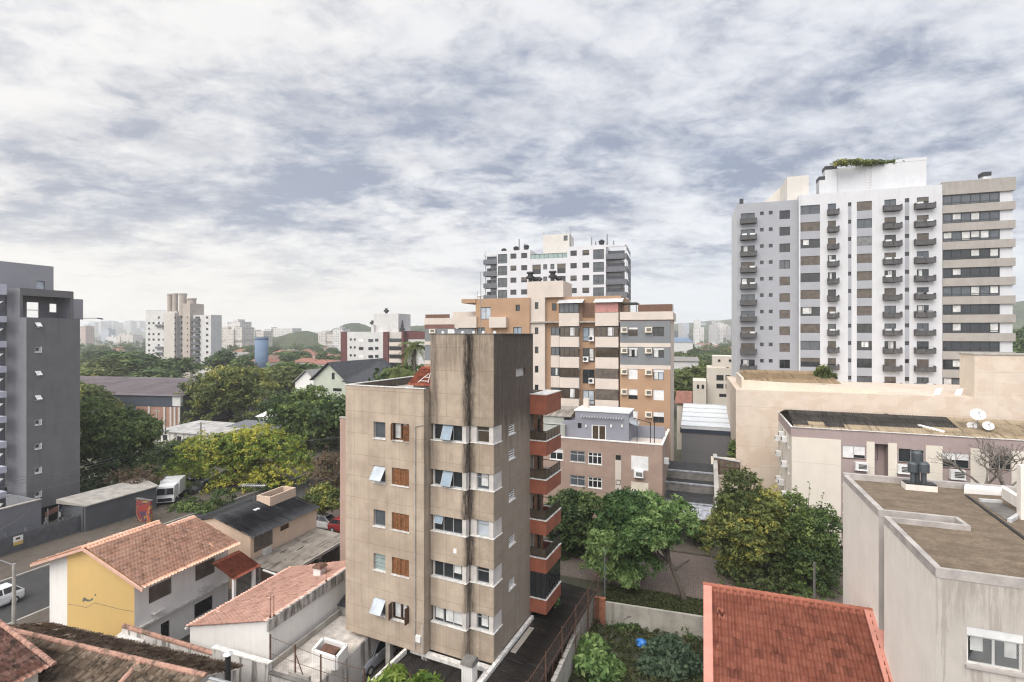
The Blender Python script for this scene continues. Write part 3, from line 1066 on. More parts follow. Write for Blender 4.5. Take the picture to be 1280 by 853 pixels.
# small hip roof of red tiles and its frame on the wing behind the tower
hp = B.fz(509, 481, zwt + 0.1)
tiled('tiled_roof', MATS['tile_dark_red'], B.root, (hp[0], hp[1], zwt + 0.05), (1, 0, 0), (0, 0.82, 0.57), 3.2, 2.0, 0.2, 0.33)
MB().box(hp[0] + .2, hp[0] + 3.2, hp[1] + .4, ybk - .3, zwt - .5, zwt + .3).build('roof_shed', MATS['concrete'], B.root)
ta = MB()
for (p, q) in (((.7, .2, .25), (1.1, .9, .8)), ((1.5, .2, .25), (1.2, .9, .8)), ((.8, .3, .35), (1.45, .3, .35)), ((.9, .6, .58), (1.35, .6, .58))):
    ta.tube((hp[0] + p[0], hp[1] + p[1], zwt + p[2]), (hp[0] + q[0], hp[1] + q[1], zwt + q[2]), 0.025, n=5)
ta.build('ladder', MATS['white_paint'], B.root)
MB().lathe((vb1r - 0.6, 2.5, ztw - 0.1), [(0.0, 0), (0.02, 0), (0.02, 4.2), (0.0, 4.2)], 6).build('antenna', MATS['grey_metal'], B.root)
gl_ = MB()
for j in range(6):
    gl_.lathe((vb1l + 0.6 + j * 0.72, 0.1 + 0.1 * (j % 2), ztw + 0.0), [(0.08, 0), (0.11, 0.05), (0.09, 0.16), (0.02, 0.2)], 8)
gl_.build('roof_vent', MATS['light_metal'], B.root)
# ================================================================ tall blue-grey and white tower on the right
rnd = random.Random(11)
plaster('tower_white', (0.58, 0.585, 0.605), 0.25, 0.05, (0.3, 0.3, 0.33))
plaster('tower_grey', (0.34, 0.35, 0.38), 0.12, 0.05, (0.15, 0.15, 0.18))
plaster('tower_beige', (0.36, 0.335, 0.31), 0.4, 0.1, (0.2, 0.185, 0.17), ztop=46, topdirt=0.4)
plaster('cream_tower', (0.6, 0.57, 0.525), 0.15, 0.06, (0.35, 0.3, 0.25))
plain('balcony_grey', (0.075, 0.073, 0.075), 0.7, var=0.2)
B = Bld('apartment_tower', 'tall white and blue grey tower with dark balconies and beige window bands', 'apartment building', 999, 85.6, 217)
xg0 = B.fu(921, c=0.8)[0]
x0m, x1m = 0.0, B.fu(1178)[0]
x1b = B.fu(1267)[0]
zt, PIT, ZR = 45.7, 2.82, 43.95
DEP = 11.5
NR = 12
zrow = [ZR - PIT * k for k in range(NR)]


def cols(px0, px1, c=0.0):
    return B.fu(px0, c=c)[0], B.fu(px1, c=c)[0]


cA = cols(926, 943.5, .8)
cS1, cS2 = cols(950, 954.6, .8), cols(961, 965.8, .8)
cB = cols(974.3, 987.5, .8)
cC, cD, cE, cF = cols(999.8 + 0.6, 1025), cols(1034.8, 1045), cols(1060, 1064.3), cols(1071, 1090)
cG, cH, cI, cJ = cols(1105.5, 1120), cols(1131, 1136.6), cols(1146, 1161), cols(1179, 1250.5)
gh, wh = [], []
for z in zrow:
    zg = z - 0.45
    gh += [(*cA, zg - 1.95, zg), (*cS1, zg - 0.5, zg + .12), (*cS2, zg - 0.5, zg + .12), (*cB, zg - 1.42, zg + .05)]
    wh += [(*cC, z - 1.5, z), (*cD, z - 2.0, z), (*cE, z - .65, z), (*cF, z - 1.5, z), (*cG, z - 2.0, z), (*cH, z - .65, z), (*cI, z - 2.0, z)]
m = MB()
panel(m, 'front', 0.8, xg0, x0m, 0, zt - 0.5, gh, 0.22)
m.face([(xg0, .8, zt - .5), (x0m, .8, zt - .5), (x0m, DEP, zt - .5), (xg0, DEP, zt - .5)])
m.build('wall', MATS['tower_grey'], B.root)
m = MB()
panel(m, 'left', xg0, 0.8, DEP, 0, zt - 0.5)
m.face([(xg0, DEP, 0), (x1b, DEP, 0), (x1b, DEP, zt - .5), (xg0, DEP, zt - .5)])
panel(m, 'front', 0.0, x0m, x1m, 0, zt, wh, 0.22)
panel(m, 'left', x0m, 0.0, DEP, 0, zt)
m.face([(x0m, 0, zt), (x1m, 0, zt), (x1m, DEP, zt), (x0m, DEP, zt)])
panel(m, 'right', x1m, 0.0, DEP, 0, zt)
for (a, b) in ((x0m - 0.05, x0m + 0.16),):
    m.box(a, b, -0.12, 0.3, 0, zt + 0.05)
m.build('wall', MATS['tower_white'], B.root)
for (c, t0) in ((cC, 1.5), (cE, .65), (cF, 1.5), (cH, .65)):    # blue-grey infill strips between the windows
    for k in range(NR):
        MB().box(c[0] + .003, c[1] - .003, -0.012, 0.2, zrow[k] - PIT + .003, zrow[k] - t0 - .003).build('infill_panel', MATS['tower_grey'], B.root)


def tower_window(c, z0, z1, pl, n=2, name='window'):
    r = rnd.random()
    gl, bl, bm, cu = 'glass_dark', 0.0, 'shutter_brown', None
    if r < 0.32:
        bl = 0.97
    elif r < 0.42:
        gl, bl, bm = 'glass_dark', 0.97, 'shutter_grey'
    elif r < 0.6:
        gl = 'glass_grey'
    elif r < 0.72:
        a = rnd.uniform(0.02, 0.4)
        cu = [(a, a + rnd.uniform(.25, .5), rnd.uniform(.5, .9))]
    elif r < 0.8:
        bl = rnd.uniform(.3, .6)
    return window(B, 'front', pl, c[0], c[1], z0, z1, 0.14, 'frame_dark', n, gl, bl, bm, cu, None, 0.06, name=name)


def tower_balcony(c, z, pl, over):
    """dark half-height box balcony with a divided front, some holding air conditioners"""
    m = MB()
    a, b = c[0] - over[0], c[1] + over[1]
    d = 0.85
    fbox(m, 'front', pl, a, b, 0.003, d, z - 2.12, z - 2.0)
    mid = (a + b) / 2
    for (p, q) in ((a, mid - .04), (mid + .04, b)):
        fbox(m, 'front', pl, p, q, d - .08, d, z - 2.0, z - 1.42)
    fbox(m, 'front', pl, a, a + .07, 0.003, d - .081, z - 2.0, z - 1.15)
    fbox(m, 'front', pl, b - .07, b, 0.003, d - .081, z - 2.0, z - 1.15)
    fbox(m, 'front', pl, a - .03, b + .03, d - .1, d + .03, z - 1.42, z - 1.34)
    fbox(m, 'front', pl, a + .08, b - .08, d - 0.078, d - 0.03, z - 1.98, z - 1.9)
    o = m.build('balcony', MATS['balcony_grey'], B.root)
    if rnd.random() < 0.42:
        for q in range(rnd.choice((1, 2))):
            x = a + .25 + q * (b - a) * .48
            mm = MB()
            fbox(mm, 'front', pl, x, x + .75, d - .6, d - .12, z - 1.95, z - 1.05)
            mm.build('air_conditioner', MATS[rnd.choice(('light_metal', 'shutter_grey'))], o)


for k, z in enumerate(zrow):
    zg = z - .45
    tower_window(cA, zg - 1.95, zg, .8)
    tower_balcony(cA, zg + .25, .8, (.1, .25))
    for c in (cS1, cS2):
        window(B, 'front', .8, c[0], c[1], zg - .5, zg + .12, .14, 'frame_dark', 1, 'glass_dark', sill=None, name='vent_window')
    tower_window(cB, zg - 1.42, zg + .05, .8)
    tower_window(cC, z - 1.5, z, 0)
    tower_window(cD, z - 2.0, z, 0, 1)
    tower_balcony(cD, z + .2, 0, (.1, .3))
    tower_window(cF, z - 1.5, z, 0)
    tower_window(cG, z - 2.0, z, 0)
    tower_balcony(cG, z + .2, 0, (.25, .6))
    tower_window(cI, z - 2.0, z, 0)
    tower_balcony(cI, z + .2, 0, (.4, .65))
    for c in (cE, cH):
        window(B, 'front', 0, c[0], c[1], z - .65, z, .14, 'frame_dark', 1, 'glass_dark', sill=None, name='vent_window')
# beige end with ribbon windows
rib = (cJ[0], cJ[1])
xw_ = B.fu(1252)[0]
m = MB()
m.box(x1m + .003, x1b, 0.0 + .25, DEP, 0, zt + .15)
m.build('wall', MATS['tower_white'], B.root)
m = MB()
m.box(x1m + .004, x1b + .25, -.1, DEP + .1, ZR + .05, zt + .3)
for k in range(NR):
    m.box(x1m + .004, x1b + .2, -.1, DEP + .1, zrow[k] - PIT + .05, zrow[k] - 1.55)
m.build('window_band', MATS['tower_beige'], B.root)
for k, z in enumerate(zrow):
    cu = []
    for q in range(6):
        if rnd.random() < .3:
            cu.append((q / 6 + .01, q / 6 + .15, rnd.uniform(.6, .92)))
    window(B, 'front', .2, rib[0], rib[1], z - 1.5, z, 0.0, 'frame_dark', 6, rnd.choice(('glass_dark', 'glass_dark', 'glass_grey')), 0, curtain=cu or None, sill=None,
           fw=.09, transom=.22, name='ribbon_window')
# roof structures
ph0, ph1 = B.fu(1037, c=3)[0], B.fu(1158, c=3)[0]
zp0 = B.fu(1040, 209, c=3)[1]
m = MB()
m.box(ph0, ph1, 3, 9, zt - .3, zp0 - .25)
m.box(ph1 - 4.2, ph1 + .05, 2.97, 9.03, zp0 - .25, zp0 + .25)
m.build('penthouse', MATS['tower_white'], B.root)
m = MB()
for (p0, p1, py, c) in ((1031.5, 1046, 208, 2.6), (1024, 1032, 221, 2.7)):
    a, b = B.fu(p0, c=c)[0], B.fu(p1, c=c)[0]
    z_ = B.fu(p0, py, c=c)[1]
    m.box(a, b, c, c + 2, zt - .3, z_ - .6)
m.build('stair_head', MATS['tower_white'], B.root)
for (p0, p1, py, c) in ((1031.5, 1046, 208, 2.6), (1024, 1032, 221, 2.7)):
    a, b = B.fu(p0, c=c)[0], B.fu(p1, c=c)[0]
    z_ = B.fu(p0, py, c=c)[1]
    MB().box(a - .05, b + .05, c - .05, c + 2, z_ - .6, z_).build('roof_cap', MATS['dark_metal'], B.root)
a, b = B.fu(1229, c=2)[0], B.fu(1238, c=2)[0]
z_ = B.fu(1233, 216, c=2)[1]
MB().box(a, b, 2, 3.2, zt, z_ - .5).build('chimney', MATS['tower_white'], B.root)
MB().box(a - .1, b + .1, 1.9, 3.3, z_ - .5, z_ + .1).build('roof_cap', MATS['dark_metal'], B.root)
a, b = B.fu(984, c=2)[0], B.fu(1011, c=2)[0]
z_ = B.fu(1000, 220, c=2)[1]
m = MB()
m.hexa([(a, 2, zt - .8), (b, 2, zt - .8), (b, 9, zt - .8), (a, 9, zt - .8)], [(a, 2, z_), (b, 2, z_), (b, 9, z_), (a, 9, z_)])
m.hexa([(a - 4, 8.5, zt - .8), (a - .01, 8.5, zt - .8), (a - .01, 9, zt - .8), (a - 4, 9, zt - .8)], [(a - 4, 8.5, zt + .3), (a - .01, 8.5, z_), (a - .01, 9, z_), (a - 4, 9, zt + .3)])
m.build('lift_house', MATS['cream_tower'], B.root)
m = MB()
m.tube((ph0 + 5.5, 2.9, zt), (ph0 + 5.5, 2.9, zp0), .05, n=5)
m.tube((ph0 + 6.1, 2.9, zt), (ph0 + 6.1, 2.9, zp0), .05, n=5)
for k in range(10):
    m.tube((ph0 + 5.5, 2.9, zt + .3 + k * .45), (ph0 + 6.1, 2.9, zt + .3 + k * .45), .03, n=4)
m.build('ladder', MATS['white_paint'], B.root)
for (px, py, c) in ((1107, 195, 4), (1118, 193, 5), (990, 206, 2.5)):
    x, z_ = B.fu(px, py, c=c)
    MB().tube((x, c, zt), (x, c, z_), .04, .02, 5).build('antenna', MATS['grey_metal'], B.root)
MB().box(xg0 + .5, xg0 + 1.1, 1.2, 1.8, zt - .5, zt + .5).build('roof_vent', MATS['dark_metal'], B.root)
TOWER = B
ROOFZ = zp0 - .5

# ================================================================ long cream wall with the raised block behind the pink building
plaster('cream_wall', (0.64, 0.55, 0.465), 0.22, 0.07, (0.4, 0.31, 0.24), patches=(0.56, 0.45, 0.36), joints=(400, 2.75))
plaster('cream_pale', (0.68, 0.6, 0.5), 0.3, 0.08, (0.4, 0.32, 0.25))
B = Bld('party_wall_building', 'long windowless cream building with peeling patches and a raised block at its right end', 'building', 920, 72, 230)
xr = B.fu(1360)[0]
zw = B.fu(920, 487)[1]
m = MB()
v0, v1 = B.fu(1106, 520)[0], B.fu(1112, 525)[0]
panel(m, 'front', 0, 0, xr, 0, zw, [(B.fu(p)[0], B.fu(p + 5)[0], B.fu(p, q + 4.2)[1], B.fu(p, q)[1]) for p, q in ((1105, 517), (1175, 521))], .25)
panel(m, 'left', 0, 0, 24, 0, zw)
panel(m, 'back', 24, 0, xr, 0, zw)
panel(m, 'right', xr, 0, 24, 0, zw)
m.face([(0, 0, zw), (xr, 0, zw), (xr, 24, zw), (0, 24, zw)])
m.build('wall', MATS['cream_wall'], B.root)
m = MB()
for p, q in ((1105, 517), (1175, 521)):
    for j in range(3):
        x0, zq = B.fu(p + .3, q + 4 - j * 1.4)
        m.box(x0, x0 + .5, .06, .12, zq, zq + .1)
m.build('vent', MATS['dark_metal'], B.root)
xb0, xb1 = B.fu(1200, c=1.5)[0], xr
zb1 = B.fu(1240, 444, c=0)[1]
m = MB()
xk = B.fu(1219, c=0)[0]
dk_ = B.fv(1200, c=xk)[0]
m.box(xk, xb1, .02, dk_, zw + .003, zb1)
m.build('raised_block', MATS['cream_wall'], B.root)
MB().box(xk - .05, xk - .003, .03, dk_, zw + .003, zb1 - .02).build('raised_side', MATS['cream_pale'], B.root)
MB().box(xk - .15, xb1, -.08, dk_ + .1, zb1 + .002, zb1 + .14).build('coping', MATS['concrete'], B.root)
# stepped roof parapet at the left end with old corrugated sheets
xp0, xp1 = B.fu(927, c=1.2)[0], B.fu(1098, c=1.2)[0]
zp = B.fu(930, 475, c=1.2)[1]
m = MB()
m.hexa([(xp0, 1.2, zw), (xp1, 1.2, zw), (xp1, 1.5, zw), (xp0, 1.5, zw)], [(xp0, 1.2, zp), (xp1, 1.2, zp - .7), (xp1, 1.5, zp - .7), (xp0, 1.5, zp)])
m.box(xp0, xp0 + .3, 1.51, 12, zw, zp + .3)
m.build('parapet', MATS['cream_pale'], B.root)
tiled('roof', MATS['sheet_brown'], B.root, (xp0 + .35, 1.55, zp - .25), (1, 0, 0), (0, .97, .12), 12, 9, .24, 3, .03, .01)
m = MB()
m.lathe((B.fu(1182, c=1)[0], 1, zw), [(.02, 0), (.04, .5), (.04, 1.3)], 6)
m.build('roof_vent', MATS['cream_pale'], B.root)
for px, py in ((1198, 492), (1172, 491)):
    x, z_ = B.fu(px, py, c=1.0)
    m = MB()
    m.hexa([(x - .5, .9, zw + .1), (x + .1, .7, zw + .1), (x + .3, .9, zw + .1)], [(x - .2, .9, zw + .9), (x + .4, .7, zw + 1.0), (x + .5, .95, zw + .9)])
    m.build('satellite_dish', MATS['white_paint'], B.root)
# rusty terrace with lean-to in front of the wall at the far right
B2_ = Bld('rusty_lean_to', 'rust streaked flat roofed lean to on white wall beside the satellite dishes', 'shed', 1232, 66, 240)
xe = B2_.fu(1340)[0]
zt1, zt0 = B2_.fu(1240, 506)[1], B2_.fu(1240, 523)[1]
plaster('rust_wall', (0.34, 0.2, 0.16), 0.95, 0.3, (0.06, 0.025, 0.02), lo=.42, hi=.56)
plaster('old_white', (0.62, 0.6, 0.58), 0.4, 0.15, (0.2, 0.18, 0.16))
MB().box(0, xe, 0, 4, zt0, zt1).build('wall', MATS['rust_wall'], B2_.root)
MB().box(-.4, xe, -.3, 4.2, zt1 + .002, zt1 + .14).build('roof', MATS['dark_metal'], B2_.root)
MB().box(.5, xe, -.6, 3.9, 8, zt0 - .003).build('base_wall', MATS['old_white'], B2_.root)
x_, z_ = B2_.fu(1266, 497)
MB().tube((x_, .5, zt1), (x_, .5, zt1 + 2), .05, n=6).build('antenna', MATS['grey_metal'], B2_.root)
MB().box(3.4, 5.4, -1.5, -.62, zt0 - 2.2, zt0 - 1.6).build('canopy', MATS['light_metal'], B2_.root)

# ================================================================ pink and cream apartment house with window air conditioners
plaster('pink', (0.37, 0.295, 0.285), 0.3, 0.08, (0.22, 0.15, 0.15))
plaster('cream_clean', (0.70, 0.645, 0.565), 0.14, 0.05, (0.42, 0.37, 0.3), joints=(300, 5.9))
B = Bld('pink_house', 'low pink and cream apartment house with corrugated roof and window air conditioners', 'apartment building', 989, 55, 250)
ze = B.fu(989, 534)[1]
zf = B.fu(989, 546)[1]
xr = B.fu(1390)[0]
yb = B.fv(973, c=0)[0]
strips = [(989.3, 1051), (1083, 1093), (1110, 1121), (1157, 1178), (1213, 1236), (1264, 1300)]     # cream piers
wins = [(1052, 1083, 556.5, 572), (1122, 1156.5, 560.5, 577.5), (1176.5, 1213, 565.5, 584), (1234.5, 1266, 568.5, 586)]
FL = 2.85
holes = []
for (p0, p1, q0, q1) in wins:
    a, b = B.fu(p0 + 1.2)[0], B.fu(p1 - 1.2)[0]
    for k in range(4):
        holes.append((a, b, B.fu(p0, q1)[1] - FL * k, B.fu(p0, q0)[1] - FL * k))
dx0, dx1 = B.fu(1093.6)[0], B.fu(1110)[0]
m = MB()
panel(m, 'front', 0, 0, xr, 0.5, ze, holes + [(dx0, dx1, 1.0, ze - 1.2)], .25)
panel(m, 'left', 0, 0.0, yb, ze - 1.05, ze)
m.box(dx0 - .1, dx1 + .1, 1.15, 1.3, .6, ze - 1)
m.box(dx0 - .12, dx0 - .003, .26, 1.2, .6, ze - 1)
m.box(dx1 + .003, dx1 + .12, .26, 1.2, .6, ze - 1)
m.build('wall', MATS['pink'], B.root)
m = MB()
lwin = []
for k in range(4):
    for (y0, y1) in ((1.2, 2.3), (4.2, 5.3), (7.0, 8.2), (yb - 2.2, yb - 1.0)):
        if y1 < yb:
            lwin.append((y0, y1, ze - 2.6 - FL * k, ze - 1.35 - FL * k))
panel(m, 'left', -.02, 0, yb, .5, ze - 1.05, lwin, .2)
for (p0, p1) in strips:
    a, b = B.fu(p0)[0], B.fu(p1)[0]
    m.box(a, b, -.06, .2, .5, zf)
m.face([(-.02, 0, .5), (-.02, -.06, .5), (-.02, -.06, zf), (-.02, 0, zf)])
panel(m, 'back', yb, 0, xr, .5, ze)
m.build('wall', MATS['cream_clean'], B.root)
MB().box(-.06, xr, -.1, .1, ze, ze + .06).box(-.06, .15, .101, yb, ze, ze + .06).build('coping', MATS['sill_white'], B.root)
rr = random.Random(4)
for i, (p0, p1, q0, q1) in enumerate(wins):
    a, b = B.fu(p0 + 1.2)[0], B.fu(p1 - 1.2)[0]
    for k in range(3):
        z0, z1 = B.fu(p0, q1)[1] - FL * k, B.fu(p0, q0)[1] - FL * k
        w = window(B, 'front', 0, a, b, z0, z1, .14, 'frame_alu', 2, 'glass_dark', 0, sill='rust' if k == 0 else 'sill_white')
        bl = {0: (.99, .72), 1: (0, 0.06), 2: (.48, .45), 3: (0, 0)}[i] if k == 0 else (rr.random() * .6, rr.random() * .6)
        for j in range(2):
            if bl[j] > .02:
                s0, s1 = a + (b - a) * j / 2 + .03, a + (b - a) * (j + 1) / 2 - .03
                q = MB()
                fbox(q, 'front', 0, s0, s1, -.1, -.07, z1 - (z1 - z0) * bl[j], z1 - .01)
                q.build('blind', MATS['shutter_white'], w)
for (p0, p1, q0, q1) in ((1068, 1083.5, 577, 586), (1121, 1137, 580, 590), (1186, 1204.5, 586, 597)):
    a, b = B.fu(p0)[0], B.fu(p1)[0]
    ac_unit(B, 'front', 0, a, b, B.fu(p0, q1)[1], B.fu(p0, q0)[1], .5)
window(B, 'front', 1.15, dx0 + .05, dx1 - .6, ze - 3.1, ze - 1.5, .0, 'frame_dark', 1, 'glass_dark', sill=None)
for (y0, y1, z0, z1) in lwin:
    window(B, 'left', -.02, y0, y1, z0, z1, .12, 'frame_alu', 2, rr.choice(('glass_dark', 'glass_pale')), rr.choice((0, 0, .5)))
for (y0, k) in ((3.0, 0), (6.1, 0), (8.7, 1), (3.1, 1), (6.0, 2), (8.6, 2.1), (9.6, .4), (3.0, 2.2)):
    if y0 + .8 < yb:
        ac_unit(B, 'left', -.02, y0, y0 + .8, ze - 2.2 - FL * k, ze - 1.65 - FL * k, .5)
# shallow corrugated roof, patched light and dark
ridge = 4.6
XS = B.fu(1212)[0]
for (xa_, xb_, ys_) in ((.3, XS * .12, 1.0), (XS * .12, XS * .22, 2.2), (XS * .22, XS * .34, .9), (XS * .34, XS * .8, 1.9), (XS * .8, XS, 2.5)):
    tiled('roof', MATS['sheet_tan'], B.root, (xa_, .1, ze - .1), (1, 0, 0), (0, .975, .22), xb_ - xa_, ys_, .22, 1.4, .04, .015)
    tiled('roof', MATS['sheet_soot'], B.root, (xa_, .1 + ys_ * .975, ze - .1 + ys_ * .22), (1, 0, 0), (0, .975, .22), xb_ - xa_, 5.6 - ys_, .22, 1.4, .04, .015)
tiled('roof', MATS['sheet_tan'], B.root, (XS + .05, .1, ze - .1), (1, 0, 0), (0, .975, .22), xr - XS - .1, 5.6, .22, 1.4, .04, .015)
MB().face([(0, 5.56, ze + 1.12), (xr, 5.56, ze + 1.12), (xr, yb, ze - .1), (0, yb, ze - .1)]).build('roof', MATS['sheet_tan'], B.root)
m = MB()
xk = B.fu(1183)[0]
m.hexa([(xk - 1.5, 2.7, ze + .35), (xk, 1.2, ze + .1), (xk + .3, 1.2, ze + .1), (xk - 1.2, 2.7, ze + .35)],
       [(xk - 1.5, 2.7, ze + .6), (xk, 1.2, ze + .32), (xk + .3, 1.2, ze + .32), (xk - 1.2, 2.7, ze + .6)])
m.build('gable_coping', MATS['white_paint'], B.root)
PINK = B


def dish(name, p, r, aim, label, group=None):
    o = empty(name, p, label, 'satellite dish', 0, group)
    d = Vector(aim).normalized()
    a = d.orthogonal().normalized()
    b = d.cross(a)
    m = MB()
    c0 = Vector((0, 0, .7 + r))
    rings = []
    for (rr_, h) in ((0.05, 0), (.5 * r, .06 * r), (.8 * r, .16 * r), (r, .26 * r)):
        rings.append([c0 + d * h + (a * cos(2 * pi * k / 20) + b * sin(2 * pi * k / 20)) * rr_ for k in range(20)])
    for q0, q1 in zip(rings, rings[1:]):
        for k in range(20):
            m.face([q0[k], q0[(k + 1) % 20], q1[(k + 1) % 20], q1[k]])
    m.face(rings[0])
    m.build('reflector', MATS['white_paint'], o, True)
    MB().tube((0, 0, 0), c0 - d * .05, .05, n=6).build('mast', MATS['grey_metal'], o)
    e = c0 + d * r * .95
    MB().tube(rings[3][3], e, .02, n=4).tube(rings[3][10], e, .02, n=4).tube(rings[3][17], e, .02, n=4).tube(e - d * .12, e + d * .08, .06, n=6).build('feed_arm', MATS['grey_metal'], o)
    return o


pd = B.world(*[B.fu(1222, c=2.4)[0], 2.4], ze + .35)
for (px, py, r, c, lab) in ((1222, 519, .62, 2.4, 'largest white satellite dish tilted on the corrugated roof edge'),
                            (1235, 533, .46, 2.0, 'round white satellite dish lowest at the right of the dish trio'),
                            (1215, 533, .44, 3.0, 'white satellite dish at the left of the dish trio')):
    x, z_ = B.fu(px, py, c=c)
    dish('satellite_dish', B.world(x, c, z_ - .7 - r), r, (-.45, -.75, .55), lab)

# ================================================================ beige building at the lower right, seen from above
plaster('beige_smooth', (0.80, 0.75, 0.69), 0.25, 0.06, (0.45, 0.37, 0.33), ztop=13.8, topdirt=.25, lo=.52, hi=.8)
plaster('raw_render', (0.50, 0.46, 0.425), 0.5, 0.12, (0.27, 0.235, 0.205), ztop=13.4, topdirt=.75, lo=.5, hi=.56)
plaster('notch_grey', (0.42, 0.385, 0.365), 0.3, 0.1)
B = Bld('beige_building', 'pale beige building with gravel coloured roof and a notched side wall', 'building', 1170, 19, 238)
zr = B.fv(1170, 711)[1]
z0_ = B.fu(1171, 711, 0)[1]
y1 = B.fz(1106, 646, z0_)[1]
xq2, y2 = .04, B.fz(1055, 593.5, z0_)[1]
ynb = B.fz(1100, 638, z0_)[1]
xr = 15.0
rt = z0_ - .22
fw0, fw1 = B.fu(1208.5, 785)[0], B.fu(1279.5, 785)[0]
fz1, fz0 = B.fu(1209, 783)[1], B.fu(1209, 830)[1]
m = MB()
panel(m, 'front', 0, 0, xr, 0, z0_, [(fw0, fw1, fz0, fz1)], .22)
panel(m, 'right', xr, 0, y2, 0, z0_)
m.build('front_wall', MATS['raw_render'], B.root)
m = MB()
panel(m, 'left', -.002, 0, y1, 0, z0_)
panel(m, 'left', xq2, ynb, y2, 0, z0_)
m.face([(xq2, y2, 0), (xr, y2, 0), (xr, y2, z0_), (xq2, y2, z0_)])
m.build('side_wall', MATS['beige_smooth'], B.root)
XN = 3.1
m = MB()
panel(m, 'front', ynb, xq2, XN, 0, z0_)
panel(m, 'back', y1, 0, XN, 0, z0_)
panel(m, 'left', XN, y1, ynb, 0, z0_)
m.build('slot_wall', MATS['notch_grey'], B.root)
# parapets
pz = z0_ + .03
m = MB()
m.box(-.02, xr, -.02, .13, rt - .1, pz)
m.box(-.022, .2, .131, y1 + .02, rt - .1, pz)
m.box(xq2 - .02, xq2 + .25, ynb - .02, y2 - .25, rt - .1, pz)
m.box(.201, XN + .15, y1 - .14, y1 + .02, rt - .1, pz - .01)
m.box(xq2 + .251, XN + .15, ynb - .02, ynb + .16, rt - .1, pz - .01)
m.box(XN - .02, XN + .15, y1 + .021, ynb - .021, rt - .1, pz - .01)
m.box(xq2 - .03, xr, y2 - .25, y2 + .04, rt - .1, pz + .1)
m.build('parapet', plain('parapet_grey', (.38, .35, .33), .9, var=.2, scale=1.4, bump=.2), B.root)
m, t = principled('roof_felt')
g_ = t.add('ShaderNodeTexCoord').outputs['Object']
c_ = t.mix(t.smooth(t.noise(t.vscale(g_, (.8, 1.5, 1)), 1.3, 9, .75), .38, .62), (.135, .098, .064), (.235, .178, .122))
c_ = t.mix(t.smooth(t.noise(g_, 5, 6, .75), .45, .7), c_, (.13, .1, .068))
c_ = t.mix(t.math('MULTIPLY', t.smooth(t.noise(t.vscale(g_, (.6, 1.6, 1)), 16, 5, .7), .42, .62), .6), c_, (.085, .064, .045))
t.put(t.b.inputs['Base Color'], c_)
t.b.inputs['Roughness'].default_value = .95
bn = t.add('ShaderNodeBump')
bn.inputs['Strength'].default_value = .7
bn.inputs['Distance'].default_value = .03
t.put(bn.inputs['Height'], t.noise(g_, 22, 5, .7))
t.l.new(bn.outputs[0], t.b.inputs['Normal'])
MATS['roof_felt'] = m
m = MB()
m.face([(.1, .1, rt), (xr, .1, rt), (xr, y1 - .02, rt), (.1, y1 - .02, rt)])
m.face([(XN + .05, y1 - .02, rt), (xr, y1 - .02, rt), (xr, ynb + .02, rt), (XN + .05, ynb + .02, rt)])
m.face([(.1, ynb + .02, rt), (xr, ynb + .02, rt), (xr, y2 - .2, rt), (.1, y2 - .2, rt)])
m.build('roof', MATS['roof_felt'], B.root)
# dark joint and lower strip towards the right, white upstand and skylight
jx0 = B.fz(1208, 620, rt)
jx1 = B.fz(1278, 672, rt)
m = MB()
d_ = Vector((jx1[0] - jx0[0], jx1[1] - jx0[1], 0)).normalized()
n_ = Vector((-d_.y, d_.x, 0)) * .07
A_, Bq_ = Vector((*jx0, rt + .004)), Vector((*jx1, rt + .004)) + d_ * 3
m.hexa([A_ - n_, Bq_ - n_, Bq_ + n_, A_ + n_], [p + Vector((0, 0, .05)) for p in (A_ - n_, Bq_ - n_, Bq_ + n_, A_ + n_)])
m.build('gutter', MATS['black'], B.root)
s0 = [B.fz(px, py, rt + .01) for px, py in ((1224, 627), (1252, 629), (1276, 644), (1262, 653))]
m = MB()
m.face([(*p, rt + .02) for p in s0])
m.build('skylight', MATS['concrete_dark'], B.root)
m = MB()
for p, q in ((0, 1), (2, 3)):
    a_, b_ = Vector((*s0[p], rt)), Vector((*s0[q], rt))
    e_ = (b_ - a_).normalized()
    k_ = Vector((-e_.y, e_.x, 0)) * .08
    m.hexa([a_ - k_, b_ - k_, b_ + k_, a_ + k_], [v + Vector((0, 0, .16)) for v in (a_ - k_, b_ - k_, b_ + k_, a_ + k_)])
m.build('skylight_frame', MATS['light_metal'], B.root)
ws = [B.fz(px, py, rt + .05) for px, py in ((1205, 616), (1252, 619), (1275, 637), (1285, 632), (1256, 613), (1206, 611))]
m = MB()
m.hexa([(*p, rt + .006) for p in ws], [(*p, rt + .3) for p in ws])
m.build('roof_upstand', MATS['white_paint'], B.root)
pp = B.fz(1276, 650, rt)
MB().box(pp[0], pp[0] + .35, pp[1], pp[1] + .35, rt, rt + 2.6).build('roof_pillar', MATS['beige_smooth'], B.root)
pf = [B.fz(px, py, rt + .5) for px, py in ((1253, 615), (1276, 629), (1276, 633), (1252, 618))]
m = MB()
m.hexa([(*p, rt + .3) for p in pf], [(*p, rt + .85) for p in pf])
m.build('parapet', MATS['beige_smooth'], B.root)
w = window(B, 'front', 0, fw0, fw1, fz0, fz1 - .32, .12, 'frame_white', 2, 'glass_dark', 0, curtain=[(.05, .3, .55), (.72, .95, .6)], fw=.07, sill=None)
q = MB()
fbox(q, 'front', 0, fw0, fw1, -.12, -.02, fz1 - .32, fz1)
q.build('shutter_box', MATS['shutter_white'], w)
q = MB()
fbox(q, 'front', 0, fw0 - .05, fw1 + .05, -.1, .1, fz0 - .1, fz0 - .003)
q.build('sill', MATS['notch_grey'], w)
q = MB()
